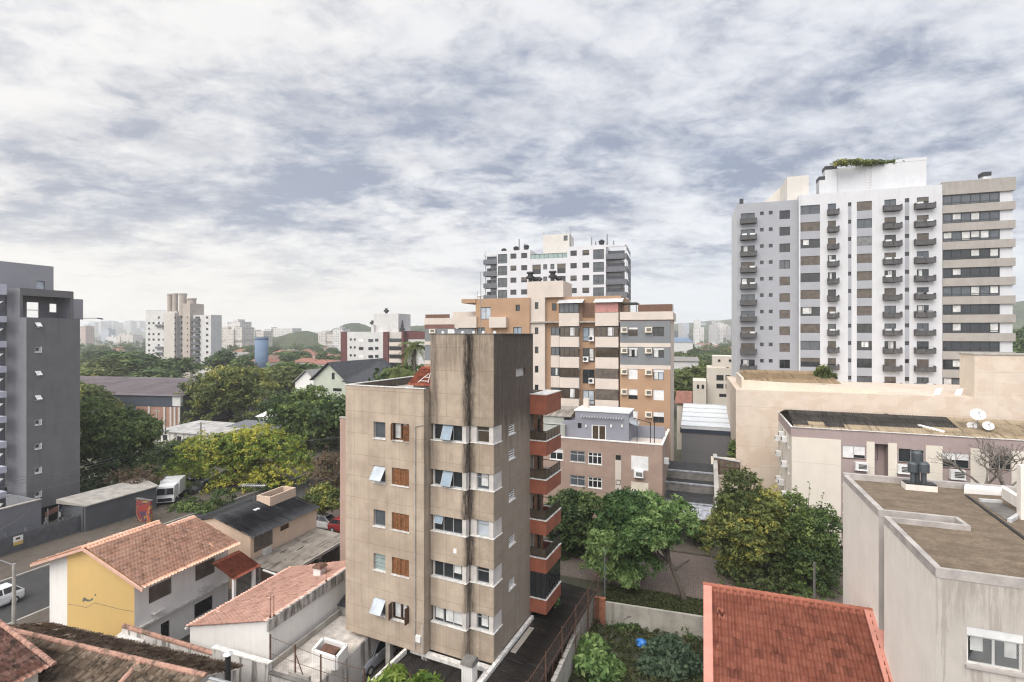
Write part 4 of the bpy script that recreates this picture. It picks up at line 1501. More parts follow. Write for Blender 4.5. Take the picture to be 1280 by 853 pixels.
for j in range(30):
    xx = fw0 + .05 + (fw1 - fw0) * j / 30
    q.tube((xx, .05, fz0 + .03), (xx + .35, .05, fz1 - .35), .004, n=3)
    q.tube((xx + .35, .052, fz0 + .03), (xx, .052, fz1 - .35), .004, n=3)
q.build('safety_net', MATS['light_metal'], w)
# flue group near the back parapet
fp = B.fz(1149, 612, rt)
m = MB()
m.box(fp[0] - .75, fp[0] + .75, fp[1] - .35, fp[1] + .35, rt, rt + .32)
m.build('chimney_base', MATS['beige_smooth'], B.root)
MB().box(fp[0] - .72, fp[0] + .72, fp[1] - .32, fp[1] + .32, rt + .322, rt + .4).build('chimney_cap', MATS['dark_metal'], B.root)
for dx_, dy_, hh, rr_ in ((-.05, .15, 1.75, .2), (.18, -.1, 1.2, .22), (-.3, .0, 1.15, .2)):
    m = MB()
    m.lathe((fp[0] + dx_, fp[1] + dy_, rt + .4), [(rr_ * .62, 0), (rr_ * .62, hh * .5), (rr_ * 1.25, hh * .52), (rr_ * 1.25, hh - .1), (rr_ * .9, hh)], 14)
    m.build('flue', MATS['slate'] if 'slate' in MATS else plain('slate', (.075, .085, .095), .5, .3), B.root)
BEIGE = B

# ================================================================ red tiled house at the bottom right
plain('verge_pink', (0.50, 0.22, 0.17), 0.75, var=0.08)
B = Bld('red_roof_house', 'house with bright brick red tile roof and salmon verge beside the beige building', 'house', 0, 0, 238, O=(gnd(880, 840, 6.0).x, gnd(880, 840, 6.0).y))
lr = B.fz(875, 730, 8.3)
ze_, zr_ = 6.0, 8.3
yr = lr[1]
wr = B.fz(1090, 765, 8.3)[0] + .15
gdir = Vector((0, yr, zr_ - ze_)).normalized()
LgR = Vector((0, yr, zr_ - ze_)).length
ext = .8
gO = Vector((.42, 0, ze_)) - gdir * ext
tiled('roof', MATS['tile_red'], B.root, gO, (1, 0, 0), gdir, wr - .7, LgR + ext, .335, .42, .10, .06, res=10)
for (a, b, zz) in ((-.02, .42, .1), (wr - .5, wr + .15, .14)):
    p0, p1 = Vector((0, 0, ze_)) - gdir * ext, Vector((0, yr, zr_))
    m = MB()
    m.hexa([(a, p0.y, p0.z - .15), (b, p0.y, p0.z - .15), (b, p1.y, p1.z - .15), (a, p1.y, p1.z - .15)],
           [(a, p0.y, p0.z + zz), (b, p0.y, p0.z + zz), (b, p1.y, p1.z + zz), (a, p1.y, p1.z + zz)])
    m.build('verge', MATS['verge_pink'], B.root)
caps('ridge_cap', MATS['tile_red'], B.root, (-.02, yr, zr_ + .02), (wr + .1, yr, zr_ + .02), .13, .38)
m = MB()
m.face([(-.02, yr, zr_), (wr, yr, zr_), (wr, yr + 4.2, ze_ + .2), (-.02, yr + 4.2, ze_ + .2)])
m.build('roof', MATS['tile_red'], B.root)
m = MB()
m.hexa([(.1, -.2, 0), (wr, -.2, 0), (wr, yr + 3.8, 0), (.1, yr + 3.8, 0)], [(.1, -.2, ze_ - .25), (wr, -.2, ze_ - .25), (wr, yr + 3.8, ze_ - .25), (.1, yr + 3.8, ze_ - .25)])
m.face([(.1, -.2, ze_ - .25), (.1, yr + 3.8, ze_ - .25), (.1, yr, zr_ - .2)])
m.build('wall', MATS['old_white'], B.root)
ac_unit(B, 'front', -.2, .15, .85, ze_ - 1.0, ze_ - .45, .4, fan=True)

# ================================================================ orange and grey apartment block behind the centre
plaster('orange', (0.40, 0.26, 0.168), 0.14, 0.08, (0.3, 0.15, 0.08))
plaster('ob_white', (0.60, 0.53, 0.47), 0.28, 0.07, (0.36, 0.3, 0.26))
plaster('ob_grey', (0.205, 0.215, 0.225), 0.15, 0.08, (0.12, 0.12, 0.12))
plain('ob_red', (0.17, 0.085, 0.07), 0.8)
plain('wicker', (0.15, 0.085, 0.06), 0.9, var=.3, scale=6)
B = Bld('orange_apartment_building', 'orange, grey and white apartment block with stacked white balconies and a lift tower', 'apartment building', 838, 68, 230)


def Z(py, px=800, c=0):
    return B.fu(px, py, c=c)[1]


def Xf(px, c=0):
    return B.fu(px, c=c)[0]


xl = Xf(531)
xm = Xf(775)
zo, zg2, zg1, zr1, zr0, zw0, zr_t = Z(461), Z(434), Z(408), Z(401), Z(400), Z(390), Z(381)
xwa, xwb = (Xf(785.5), Xf(797)), (Xf(816.5), Xf(830))
rowsO = [(409, 420.5), (434.8, 447), (461.5, 474.7), (486.7, 499.8), (514, 527.5), (541, 554), (567, 581)]
hol = [(w_[0], w_[1], Z(b), Z(a)) for (a, b) in rowsO for w_ in (xwa, xwb)]
m = MB()
panel(m, 'front', 0, xm, 0, 0, zo, [h for h in hol if h[3] < zo + .2], .18)
panel(m, 'left', xm, -.0, 3, 0, zo)
m.face([(xl, 12, 0), (0, 12, 0), (0, 12, zr0), (xl, 12, zr0)])
m.build('wall', MATS['orange'], B.root)
m = MB()
panel(m, 'front', .0, xm, 0, zo + .003, zr1 - .003, [h for h in hol if h[3] > zo + .2], .18)
m.build('grey_wall', MATS['ob_grey'], B.root)
m = MB()
for (a, b) in ((461.5, 456.5), (434, 429)):
    m.box(xm + .003, .03, -.03, .3, Z(a), Z(b))
m.box(xm + .003, .35, -.12, .25, zr0 + .003, zw0)
m.box(0.003, .3, .251, 11.9, zr0 + .003, zw0)
m.build('string_course', MATS['ob_white'], B.root)
MB().box(xm + .003, .06, -.06, .28, zr1 + .002, zr0).build('red_band', MATS['ob_red'], B.root)
m = MB()
panel(m, 'right', .004, .3, 12, 0, zr0)
m.build('side_wall', MATS['ob_white'], B.root)
MB().box(xl, 0, .3, 11.9, zr0 - .3, zr0 - .1).build('roof_terrace', MATS['concrete'], B.root)
m = MB()
m.box(xm + 2.4, .2, 0, .06, zw0 + .003, zr_t)
m.box(.14, .2, .061, 2.0, zw0 + .003, zr_t)
m.build('wicker_screen', MATS['wicker'], B.root)
m = MB()
for k in range(6):
    m.tube((.28, .2 + k * .5, zw0), (.28, .2 + k * .5, zr_t), .03, n=5)
m.tube((.28, .2, zr_t), (.28, 2.7, zr_t), .03, n=5)
m.build('railing', MATS['light_metal'], B.root)
styles = [(0, 'glass_brown', .25, None), (0, 'glass_dark', 0, None), (0, 'glass_dark', .2, [(.0, .3, .9), (.7, 1, .9)]), (0, 'glass_dark', .2, [(.0, .5, .95)]),
          (0, 'glass_dark', .99, None), (0, 'glass_pale', .25, [(.1, .45, .95)]), (0, 'glass_dark', .6, None), (0, 'glass_dark', .99, None),
          (0, 'glass_dark', .99, None), (0, 'glass_dark', .45, None), (0, 'glass_dark', .5, None), (0, 'glass_dark', .6, None), (0, 'glass_grey', .3, None), (0, 'glass_dark', .9, None)]
for h, st in zip(hol, styles):
    window(B, 'front', 0, *h, .14, 'frame_dark', 2, st[1], st[2], 'shutter_white', st[3], None, .07)
for (a, b) in rowsO[:6]:
    for (p0, p1) in ((776.5, 784.5), (806.5, 815)):
        ac_unit(B, 'front', 0, Xf(p0), Xf(p1), Z(a + 6.5), Z(a + .3), .45, 'shutter_cream')
# middle: balcony columns, door column
mid0, mid1 = Xf(681, 1.2), xm
m = MB()
panel(m, 'front', 1.2, mid0, xm, 0, Z(371, 720, 1.2), [], .2)
m.face([(xm - .003, 0, 0), (xm - .003, 1.2, 0), (xm - .003, 1.2, zr0), (xm - .003, 0, zr0)])
m.face([(mid0, 1.2, Z(371, 720, 1.2)), (xm, 1.2, Z(371, 720, 1.2)), (xm, 11, Z(371, 720, 1.2)), (mid0, 11, Z(371, 720, 1.2))])
m.face([(xm, 1.2, zr0), (xm, 11, zr0), (xm, 11, Z(371, 720, 1.2)), (xm, 1.2, Z(371, 720, 1.2))])
m.build('wall', MATS['orange'], B.root)
P26 = (Z(447, 758) - Z(420.5, 758))
glz = [(408.6, 421.2), (434.6, 447), (461.2, 473.6), (487, 500.4), (513.5, 526.5), (540, 553)]
gcol = ['glass_brown', 'glass_brown', 'shutter_brown', 'shutter_brown', 'glass_brown', 'glass_brown']
for k, (a, b) in enumerate(glz):
    for (p0, p1, c0) in ((744, 773, .1), (699.5, 723.5, .1), (688.5, 699.3, .45)):
        x0, x1 = Xf(p0, c0), Xf(p1, c0)
        m = MB()
        bt = glz[k + 1][0] if k < 5 else 590
        m.box(x0, x1, c0, 1.19, Z(bt - .2, 758, c0), Z(b - (1.5 if p0 < 690 else 0), 758, c0))
        m.build('balcony', MATS['ob_white'], B.root)
        gl = gcol[k] if p0 > 740 else ('glass_brown' if p0 > 690 else 'glass_grey')
        window(B, 'front', c0, x0 + .02, x1 - .02, Z(b - (1.5 if p0 < 690 else 0), 758, c0) + .01, Z(a, 758, c0), .06, 'frame_dark', 4 if p0 > 690 else 2, 'glass_dark' if gl == 'shutter_brown' else gl,
               .98 if gl == 'shutter_brown' else 0, 'shutter_brown', [(.55, .8, .9)] if (k + int(p0)) % 3 == 0 else None, None, .07, name='balcony_glazing')
        MB().box(x0, x1, c0 + .2, 1.19, Z(a, 758, c0) - .25, Z(a, 758, c0) - .003).build('slab', MATS['ob_white'], B.root)
    if k < 5:
        x0, x1 = Xf(728.5, 1.1), Xf(743, 1.1)
        z0, z1 = Z(b + 5.5, 735, 1.2), Z(a + .8, 735, 1.2)
        window(B, 'front', 1.19, x0, x1, z0, z1, -.05, 'frame_dark', 2, ('glass_blue', 'glass_dark', 'glass_dark', 'glass_pale', 'glass_dark')[k], 0, curtain=[(.6, .95, .9)] if k in (0, 1) else None, sill=None,
               transom=.3, fw=.07)
        ac_unit(B, 'front', 1.2, Xf(736.5 - 7 * (k % 2), 1.1), Xf(743 - 7 * (k % 2), 1.1), z0 + .05, z0 + .75, .5, fan=True)
# top storey: glazed verandas, pink blinds, awning
zt_a, zt_b = Z(391, 758, .1), Z(378.5, 758, .1)
plain('pink_blind', (.42, .2, .18), .7, var=.15)
for (p0, p1, cc, bm) in ((744, 773, .1, 'pink_blind'), (698.5, 723.5, .1, None)):
    x0, x1 = Xf(p0, cc), Xf(p1, cc)
    MB().box(x0, x1, cc, 1.19, Z(407.6, 758, cc), zt_a).build('balcony', MATS['ob_white'], B.root)
    window(B, 'front', cc, x0 + .02, x1 - .02, zt_a + .01, zt_b, .06, 'frame_dark', 4, 'glass_dark' if bm else 'glass_grey', .97 if bm else 0, bm or 'shutter_grey', None, None, .08, name='balcony_glazing')
    m = MB()
    m.hexa([(x0 - .2, -.3, zt_b + .02), (x1 + .6, -.3, zt_b + .02), (x1 + .6, 1.3, zt_b + .6), (x0 - .2, 1.3, zt_b + .6)],
           [(x0 - .2, -.3, zt_b + .1), (x1 + .6, -.3, zt_b + .1), (x1 + .6, 1.3, zt_b + .68), (x0 - .2, 1.3, zt_b + .68)])
    m.build('awning', MATS['light_metal'], B.root)
m = MB()
m.box(Xf(728, 1.1), Xf(742.5, 1.1), 1.13, 1.19, Z(397, 735, 1.2), Z(379, 735, 1.2))
m.build('blind', MATS['wicker'], B.root)
MB().box(xm + .05, xm + 2.2, .8, 4, zt_b - .2, zt_b + .0).build('terrace_canopy', MATS['dark_metal'], B.root)
m = MB()
for x in (xm + .1, xm + 1.1, xm + 2.1):
    m.tube((x, .85, zr0), (x, .85, zt_b), .05, n=5)
m.build('post', MATS['dark_metal'], B.root)
window(B, 'front', 1.2, Xf(690, 1.2), Xf(695.5, 1.2), Z(388, 690, 1.2), Z(379.5, 690, 1.2), -.05, 'frame_dark', 1, 'glass_dark', sill=None, name='small_window')
# lift tower
t0, t1 = Xf(664, .6), Xf(681, .6)
zl = Z(352, 672, .6)
m = MB()
ph = [(Xf(668.5, .6), Xf(673, .6), Z(q + 8.5, 670, .6), Z(q, 670, .6)) for q in (378, 409.5, 433.5, 457.5, 481)]
panel(m, 'front', .6, Xf(659, .6), t1, 0, zl, ph, .15)
m.box(Xf(659, .6), Xf(704, .6), .62, 6, Z(372, 680, .6), zl - .003)
m.face([(t1, .6, 0), (t1, 1.25, 0), (t1, 1.25, zl), (t1, .6, zl)])
panel(m, 'left', Xf(659, .6), .6, 6, Z(375), zl)
m.build('lift_tower', MATS['ob_white'], B.root)
for h in ph:
    window(B, 'front', .6, *h, .12, 'frame_dark', 1, 'glass_dark', sill=None, name='small_window')
for px in (663, 691):
    m = MB()
    m.lathe((Xf(px, 2), 2, zl), [(.3, 0), (.3, .5), (.65, .6), (.65, .9), (.4, 1.0), (.4, 1.3), (.6, 1.35), (.55, 1.6)], 12)
    m.build('roof_ventilator', MATS['dark_metal'], B.root)
for px in (669, 675, 697, 700):
    MB().lathe((Xf(px, 2.5), 2.5, zl), [(.2, 0), (.2, .35), (.4, .4), (.35, .7)], 10).build('roof_ventilator', MATS['dark_metal'], B.root)
# left part seen over the stained tower
m = MB()
hl = [(Xf(600.5, .2), Xf(613.5, .2), Z(399.5, 607, .2), Z(384, 607, .2)), (Xf(640, .2) + .2, Xf(652, .2), Z(421, 646, .2), Z(409, 646, .2)), (Xf(644.5, .2), Xf(650, .2), Z(389, 647, .2), Z(381, 647, .2)),
      (Xf(573, .2), Xf(589, .2), Z(420, 580, .2), Z(409.5, 580, .2)), (Xf(596, .2), Xf(606, .2), Z(420, 600, .2), Z(409.5, 600, .2))]
xq = Xf(577.5, .2)
panel(m, 'front', .2, Xf(594.5, .2), Xf(662, .2), 0, Z(373, 630, .2), hl, .2)
m.box(xq, Xf(595, .2), .0, 8, Z(379, 585), Z(374, 585))
m.face([(Xf(594.5, .2), .2, Z(373, 630, .2)), (Xf(662, .2), .2, Z(373, 630, .2)), (Xf(662, .2), 8, Z(373, 630, .2)), (Xf(594.5, .2), 8, Z(373, 630, .2))])
panel(m, 'left', Xf(594.5, .2), .2, 8, 0, Z(373, 630, .2))
m.face([(Xf(662, .2), .2, Z(460)), (Xf(662, .2), 4, Z(460)), (Xf(662, .2), 4, Z(372)), (Xf(662, .2), .2, Z(372))])
m.build('wall', MATS['orange'], B.root)
for i, h in enumerate(hl):
    window(B, 'front', .2, *h, .15, 'frame_dark', 2 if i != 2 else 1, ('glass_pale', 'glass_blue', 'glass_dark', 'glass_dark', 'glass_grey')[i], sill=None, fw=.07)
m = MB()
m.box(xl - .05, Xf(569), -.05, .25, Z(404), Z(395))
m.box(Xf(569), Xf(596), -.2, .22, Z(409), Z(393.5))
m.box(xl - .05, xl + .2, .26, 9, Z(404), Z(395))
m.box(Xf(555), Xf(594), 3, 8, Z(404), Z(385))
for (a, b) in ((433.5, 428.5), (461.5, 456)):
    m.box(xl - .03, Xf(570), -.03, .2, Z(a), Z(b))
m.box(Xf(613.2), Xf(634), -.6, .18, Z(409), Z(394.5))
m.build('parapet', MATS['ob_white'], B.root)
MB().box(xl - .02, Xf(569), -.02, .2, Z(410), Z(404.2)).build('red_band', MATS['ob_red'], B.root)
m = MB()
m.box(xl, Xf(594), 0.02, 9, Z(456.5), Z(410.2))
m.build('grey_wall', MATS['ob_grey'], B.root)
m = MB()
m.box(xl, Xf(594), 0.02, 9, 0, Z(461.7))
m.build('wall', MATS['orange'], B.root)
MB().box(xl + .1, Xf(562), .0, .06, Z(394.8), Z(389.5)).build('wicker_screen', MATS['wicker'], B.root)
for (p, q) in ((538, 410.5), (541, 432.5), (540, 457)):
    ac_unit(B, 'front', 0.0, Xf(p), Xf(p + 7), Z(q + 5.5), Z(q), .45, 'shutter_cream')
window(B, 'front', 0.02, Xf(560), Xf(568), Z(417.5), Z(411), -.05, 'frame_white', 1, 'glass_pale', .95, sill=None)
MB().lathe((Xf(600, 2), 2, Z(373)), [(.35, 0), (.35, .4), (.2, .5), (.2, .9), (.45, 1.0), (.3, 1.3)], 10).build('chimney', MATS['light_metal'], B.root)
MB().box(Xf(622, 2), Xf(636, 2), 1, 3.5, Z(381, 630, 2), Z(378, 630, 2)).build('terrace_canopy', MATS['dark_metal'], B.root)
MB().tube((Xf(590), 2, Z(390)), (Xf(590), 2, Z(356)), .06, .03, 5).build('antenna', MATS['grey_metal'], B.root)
ORANGE = B

# ================================================================ white tower behind the orange block
plaster('white_block', (0.62, 0.615, 0.635), 0.15, 0.05, (0.4, 0.4, 0.42))
plain('slab_grey', (0.13, 0.135, 0.15), 0.7)
B = Bld('white_tower', 'white tower with roof terrace and grey end balconies rising behind the orange block', 'apartment building', 783, 112, 200)


def Z(py, px=700, c=0):
    return B.fu(px, py, c=c)[1]


def Xf(px, c=0):
    return B.fu(px, c=c)[0]


xl, xL2, xR2 = Xf(605), Xf(621), Xf(757.5)
xt0, xt1 = Xf(663), Xf(709)
PIT = Z(315 / 6.4 + 280, 720) - Z(415 / 6.4 + 280, 720)
cw = [(638, 645.5, 1), (651.5, 659, 1), (665.5, 676, 2), (679, 684, 0), (688, 693, 0), (696.5, 707, 2), (713, 721, 1), (728, 736.5, 1), (741.5, 755, 3), (622.5, 634, 3)]
ztop0 = Z(307, 740)
m = MB()
hol = []
for (p0, p1, kd) in cw:
    a, b = Xf(p0), Xf(p1)
    for k in range(8):
        zz = Z(329.5, 720) - PIT * (k - 1)
        if k == 0 and kd in (0, 2):
            continue
        hol.append((a, b, zz - (1.1 if kd < 2 else 2.1), zz + .1, kd, k))
panel(m, 'front', 0, xL2, xt0, 8, Z(313.5, 640), [h[:4] for h in hol if h[1] < xt0 + 1], .2)
panel(m, 'front', .01, xt0, xt1, 8, Z(323.5, 680), [h[:4] for h in hol if xt0 < h[0] < xt1], .2)
panel(m, 'front', 0, xt1, xR2, 8, ztop0, [h[:4] for h in hol if h[0] > xt1], .2)
for (a, b, zz) in ((xL2, xt0, Z(313.5, 640)), (xt0, xt1, Z(323.5, 680) - .2), (xt1, xR2, ztop0)):
    m.face([(a, 0, zz), (b, 0, zz), (b, 12, zz), (a, 12, zz)])
    panel(m, 'left', a, 0, 12, 8, zz)
    panel(m, 'right', b, 0, 12, 8, zz)
for x in (xl, -.35):
    m.box(x, x + .35, -.1, .3, 8, ztop0 - .3)
    m.box(x, x + .35, 11.5, 12, 8, ztop0 - .3)
m.box(xl, xL2 - .01, -.1, .25, Z(320.5, 610), Z(318.5, 610))
m.box(xR2 + .01, 0, -.1, .25, Z(308.5, 770), Z(306, 770))
m.box(-.3, 0, .26, 11.9, Z(308.5, 770), Z(306, 770))
m.box(xl + 1, xL2, 1.8, 12, 8, Z(322, 612))
m.box(xR2, -1.3, 1.8, 12, 8, Z(313, 770) - 1.2)
m.build('wall', MATS['white_block'], B.root)
for i, h in enumerate(hol):
    if h[5] < 4:
        kd = h[4]
        gl = ('glass_grey', 'glass_dark', 'glass_dark', 'glass_grey')[kd]
        window(B, 'front', 0, *h[:4], .14, 'frame_dark', 1 if kd == 0 else 2, gl, (.0, .6, .5, 0)[kd] if i % 3 == 1 else 0, 'shutter_brown', sill=None, fw=.09, transom=.35 if kd >= 2 else None)
for k in range(-1, 3):
    zz = Z(329.5, 720) - PIT * k
    for (a, b) in ((xl - .1, xL2 + .02), (xR2 - .02, .12)):
        m = MB()
        m.box(a, b, -.2, 1.9, zz - 2.2, zz - 1.95)
        m.box(a, b, -.22, -.1, zz - 1.95, zz - 1.05)
        if b > 0:
            m.box(.0, .12, -.09, 11, zz - 2.2, zz - 1.05)
        m.build('balcony', MATS['slab_grey'], B.root)
        window(B, 'front', 1.8, a + .2, b - .3, zz - 1.9, zz - .1, -.05, 'frame_dark', 3, 'glass_grey', sill=None, name='balcony_door')
for j in range(3):
    for k in range(3):
        zz = Z(329.5, 720) - PIT * k
        window(B, 'right', .12, 2.6 + j * 3, 3.9 + j * 3, zz - 1.0, zz + .3, -.05, 'frame_dark', 1, 'glass_dark', sill=None, name='side_window')
# roof terrace rail, lift house, flues
m = MB()
zz = Z(323.5, 680)
m.tube((xt0, .1, zz + 1.1), (xt1, .1, zz + 1.1), .05, n=5)
for k in range(9):
    m.tube((xt0 + (xt1 - xt0) * k / 8, .1, zz), (xt0 + (xt1 - xt0) * k / 8, .1, zz + 1.1), .04, n=5)
m.build('railing', MATS['dark_metal'], B.root)
MB().face([(xt0, .12, zz), (xt1, .12, zz), (xt1, .12, zz + 1.05), (xt0, .12, zz + 1.05)]).build('pane', MATS['glass_green'], B.root)
lx0, lx1 = Xf(679, 3), Xf(711.5, 3)
zl = Z(293, 700, 3)
m = MB()
panel(m, 'front', 3, lx0, lx1, zz - .3, zl, [(Xf(704.5, 3), Xf(709.5, 3), Z(301.5, 700, 3), Z(295, 700, 3))], .2)
panel(m, 'left', lx0, 3, 9, zz - .3, zl)
panel(m, 'right', lx1, 3, 9, zz - .3, zl)
m.face([(lx0, 3, zl), (lx1, 3, zl), (lx1, 9, zl), (lx0, 9, zl)])
m.build('lift_house', MATS['cream_tower'], B.root)
window(B, 'front', 3, Xf(704.5, 3), Xf(709.5, 3), Z(301.5, 700, 3), Z(295, 700, 3), .12, 'frame_dark', 2, 'glass_grey', sill=None, name='small_window')
for (px, py, base) in ((649, 299, 313), (655.5, 305, 313), (739.5, 297, 307), (744.5, 302, 307), (759, 293, 307), (767, 301, 307)):
    x = Xf(px, 2)
    MB().tube((x, 2, Z(base + 2, px, 2)), (x, 2, Z(py, px, 2)), .17, .14, 7).build('flue', MATS['grey_metal'], B.root)
for px, py in ((645, 311), (630, 313.5), (752, 303), (658, 309)):
    x = Xf(px, 2)
    MB().lathe((x, 2, Z(py + 3, px, 2)), [(.5, 0), (.6, .3), (.7, .8), (.3, 1.1)], 8).build('roof_ventilator', MATS['dark_metal'], B.root)
MB().tube((Xf(713.5, 4), 4, zl - 3), (Xf(713.5, 4), 4, Z(283, 713, 4)), .09, .05, 5).build('antenna', MATS['grey_metal'], B.root)
m = MB()
for k in range(5):
    m.tube((lx0 + k * 1.4, 3.1, zl), (lx0 + k * 1.4, 3.1, zl + .7), .03, n=4)
m.tube((lx0, 3.1, zl + .7), (lx1, 3.1, zl + .7), .03, n=4)
m.build('railing', MATS['grey_metal'], B.root)

# ================================================================ pink-brown three-storey house with blue-grey roof terrace
plaster('brown_render', (0.36, 0.265, 0.215), 0.25, 0.1, (0.2, 0.13, 0.1), patches=(0.30, 0.22, 0.185), ztop=10.2, topdirt=.35)
plaster('violet_grey', (0.255, 0.26, 0.30), 0.12, 0.06, (0.15, 0.15, 0.2))
B = Bld('brown_house', 'brown rendered three storey house with blue grey roof room and white edged terrace', 'house', 828, 57, 250)


def Z(py, px=760, c=0):
    return B.fu(px, py, c=c)[1]


def Xf(px, c=0):
    return B.fu(px, c=c)[0]


zt = Z(557, 828)
xl = Xf(688)
wr0 = [(712.5, 731.5, 563, 577), (735, 752.5, 565, 580), (712.5, 731.5, 593.5, 606.5), (735, 752.5, 596, 609.5), (789, 810.5, 569.5, 587), (789, 810.5, 602, 618)]
hol = [(Xf(a), Xf(b), Z(d, a), Z(c_, a)) for a, b, c_, d in wr0]
hol += [(Xf(687), Xf(704), Z(575, 695), Z(561.5, 695)), (Xf(687), Xf(700), Z(603, 695), Z(593, 695))]
m = MB()
panel(m, 'front', 0, xl - 3, 0, 0, zt, hol, .2)
panel(m, 'right', 0, 0, 10, 0, zt)
panel(m, 'back', 10, xl - 3, 0, 0, zt)
panel(m, 'left', xl - 3, 0, 10, 0, zt)
m.build('wall', MATS['brown_render'], B.root)
for i, h in enumerate(hol):
    if i in (4, 5):
        window(B, 'front', 0, *h, .02, 'frame_white', 2, 'glass_pale', .98, 'shutter_white' if i == 4 else 'shutter_cream', sill=None)
    else:
        window(B, 'front', 0, *h, .1, 'frame_white' if i not in (0, 2) else 'frame_alu', 3 if i in (1, 3) else 2, 'glass_dark' if i not in (0, 2) else 'glass_grey', 0.3 if i == 6 else 0, sill='sill_white', fw=.09, transom=.68)
m = MB()
m.box(Xf(769), Xf(776.5), -.02, .05, 1, Z(575, 772))
m.build('light_strip', MATS['ob_white'], B.root)
for py in (569, 600):
    window(B, 'front', -.02, Xf(769.8), Xf(775.8), Z(py + 6, 772), Z(py, 772), .0, 'frame_dark', 1, 'glass_dark', sill=None, name='small_window')
ac_unit(B, 'front', 0, Xf(793), Xf(804.5), Z(595.5, 799), Z(588, 799), .5)
ac_unit(B, 'right', 0, 2, 2.8, Z(585, 830), Z(579, 830), .5)
m = MB()
m.box(xl - 3, .06, -.06, .2, zt, zt + .12)
m.box(-.2, .06, .201, 10, zt, zt + .121)
m.build('coping', MATS['white_paint'], B.root)
MB().box(xl - 3, -.2, .2, 10, zt - .35, zt - .2).build('roof_terrace', MATS['ob_white'], B.root)
rx0, rx1 = Xf(719, 1.2), Xf(786, 1.2)
zr = Z(517, 780, 1.2)
dd = (Xf(739.5, 1.2), Xf(757.5, 1.2), zt - .2, Z(531.5, 748, 1.2))
sw = (Xf(722, 1.2), Xf(727, 1.2), Z(535.5, 724, 1.2), Z(529, 724, 1.2))
m = MB()
panel(m, 'front', 1.2, rx0, rx1, zt - .2, zr, [dd, sw], .2)
panel(m, 'right', rx1, 1.2, 4.8, zt - .2, zr)
panel(m, 'left', rx0, 1.2, 4.8, zt - .2, zr)
panel(m, 'back', 4.8, rx0, rx1, zt - .2, zr)
m.box(rx1 + .003, -.1, 4.6, 4.9, zt - .2, Z(533, 810, 4.6))
m.box(rx0 - 1.6, rx0 - .003, 1.6, 4.8, zt - .2, Z(527, 715, 1.6))
m.build('roof_room', MATS['violet_grey'], B.root)
MB().box(rx0 - .1, rx1 + .12, 1.1, 4.9, zr + .002, zr + .16).build('roof', MATS['white_paint'], B.root)
window(B, 'front', 1.2, *dd, .06, 'frame_white', 2, 'glass_brown', sill=None, fw=.11, name='terrace_door')
window(B, 'front', 1.2, *sw, .1, 'frame_dark', 1, 'glass_dark', sill=None, name='small_window')
m = MB()
for k in range(16):
    x = Xf(727, 1.2) + (Xf(777, 1.2) - Xf(727, 1.2)) * k / 15
    m.box(x, x + .12, .75, 1.19, Z(522.5, 750, 1.2), Z(521, 750, 1.2))
m.build('pergola', MATS['light_metal'], B.root)
for px in (732.5, 764, 777.5):
    MB().lathe((Xf(px, 1.15), 1.12, Z(535, px, 1.2)), [(.05, 0), (.11, .1), (.11, .3), (.05, .4)], 10).build('wall_lamp', MATS['white_paint'], B.root)
m = MB()
m.hexa([(rx1 + .01, 1.4, Z(529.5, 790, 1.2)), (rx1 + 1.0, 1.4, Z(529.5, 790, 1.2) - .3), (rx1 + 1.0, 3.4, Z(529.5, 790, 1.2) - .3), (rx1 + .01, 3.4, Z(529.5, 790, 1.2))],
       [(rx1 + .01, 1.4, Z(529.5, 790, 1.2) + .5), (rx1 + 1.0, 1.4, Z(529.5, 790, 1.2) - .2), (rx1 + 1.0, 3.4, Z(529.5, 790, 1.2) - .2), (rx1 + .01, 3.4, Z(529.5, 790, 1.2) + .5)])
m.build('canopy', MATS['glass_pale'], B.root)
m = MB()
for (x, y) in ((Xf(813, .6), .6), (Xf(818, 1.6), 1.6), (rx1 + .9, 1.5)):
    m.tube((x, y, zt - .2), (x, y, Z(527, 815, 1)), .05, n=6)
m.tube((Xf(813, .6), .6, Z(528, 815, 1)), (rx1, 3.5, Z(528, 815, 1)), .05, n=6)
m.build('post', MATS['dark_metal'], B.root)
m = MB()
m.box(rx0 - 5.5, rx0 - 1.7, 2.2, 6, zt - .2, Z(521, 700, 2.2))
m.box(xl - 2.9, xl + 1.5, 1.0, 2.1, zt - .2, Z(528, 690, 2.2))
m.build('roof_shed', plaster('grey_green', (.36, .37, .34), .3, .1), B.root)
tiled('roof', MATS['sheet_grey'], B.root, (rx0 - 6, 2.0, Z(521, 700, 2.2) + .02), (1, 0, 0), (0, .97, .2), 5.2, 4, .25, 2, .03, .01)
MB().box(rx0 + .6, rx0 + 1.2, 3, 3.6, zr, zr + 1.3).build('chimney', MATS['ob_white'], B.root)
BROWN = B

# ================================================================ grey hall with white ribbed roof and stepped black roofs
B = Bld('grey_hall', 'plain grey rendered hall with a white ribbed metal roof', 'hall', 852, 86, 235)


def Z(py, px=880, c=0):
    return B.fu(px, py, c=c)[1]


def Xf(px, c=0):
    return B.fu(px, c=c)[0]


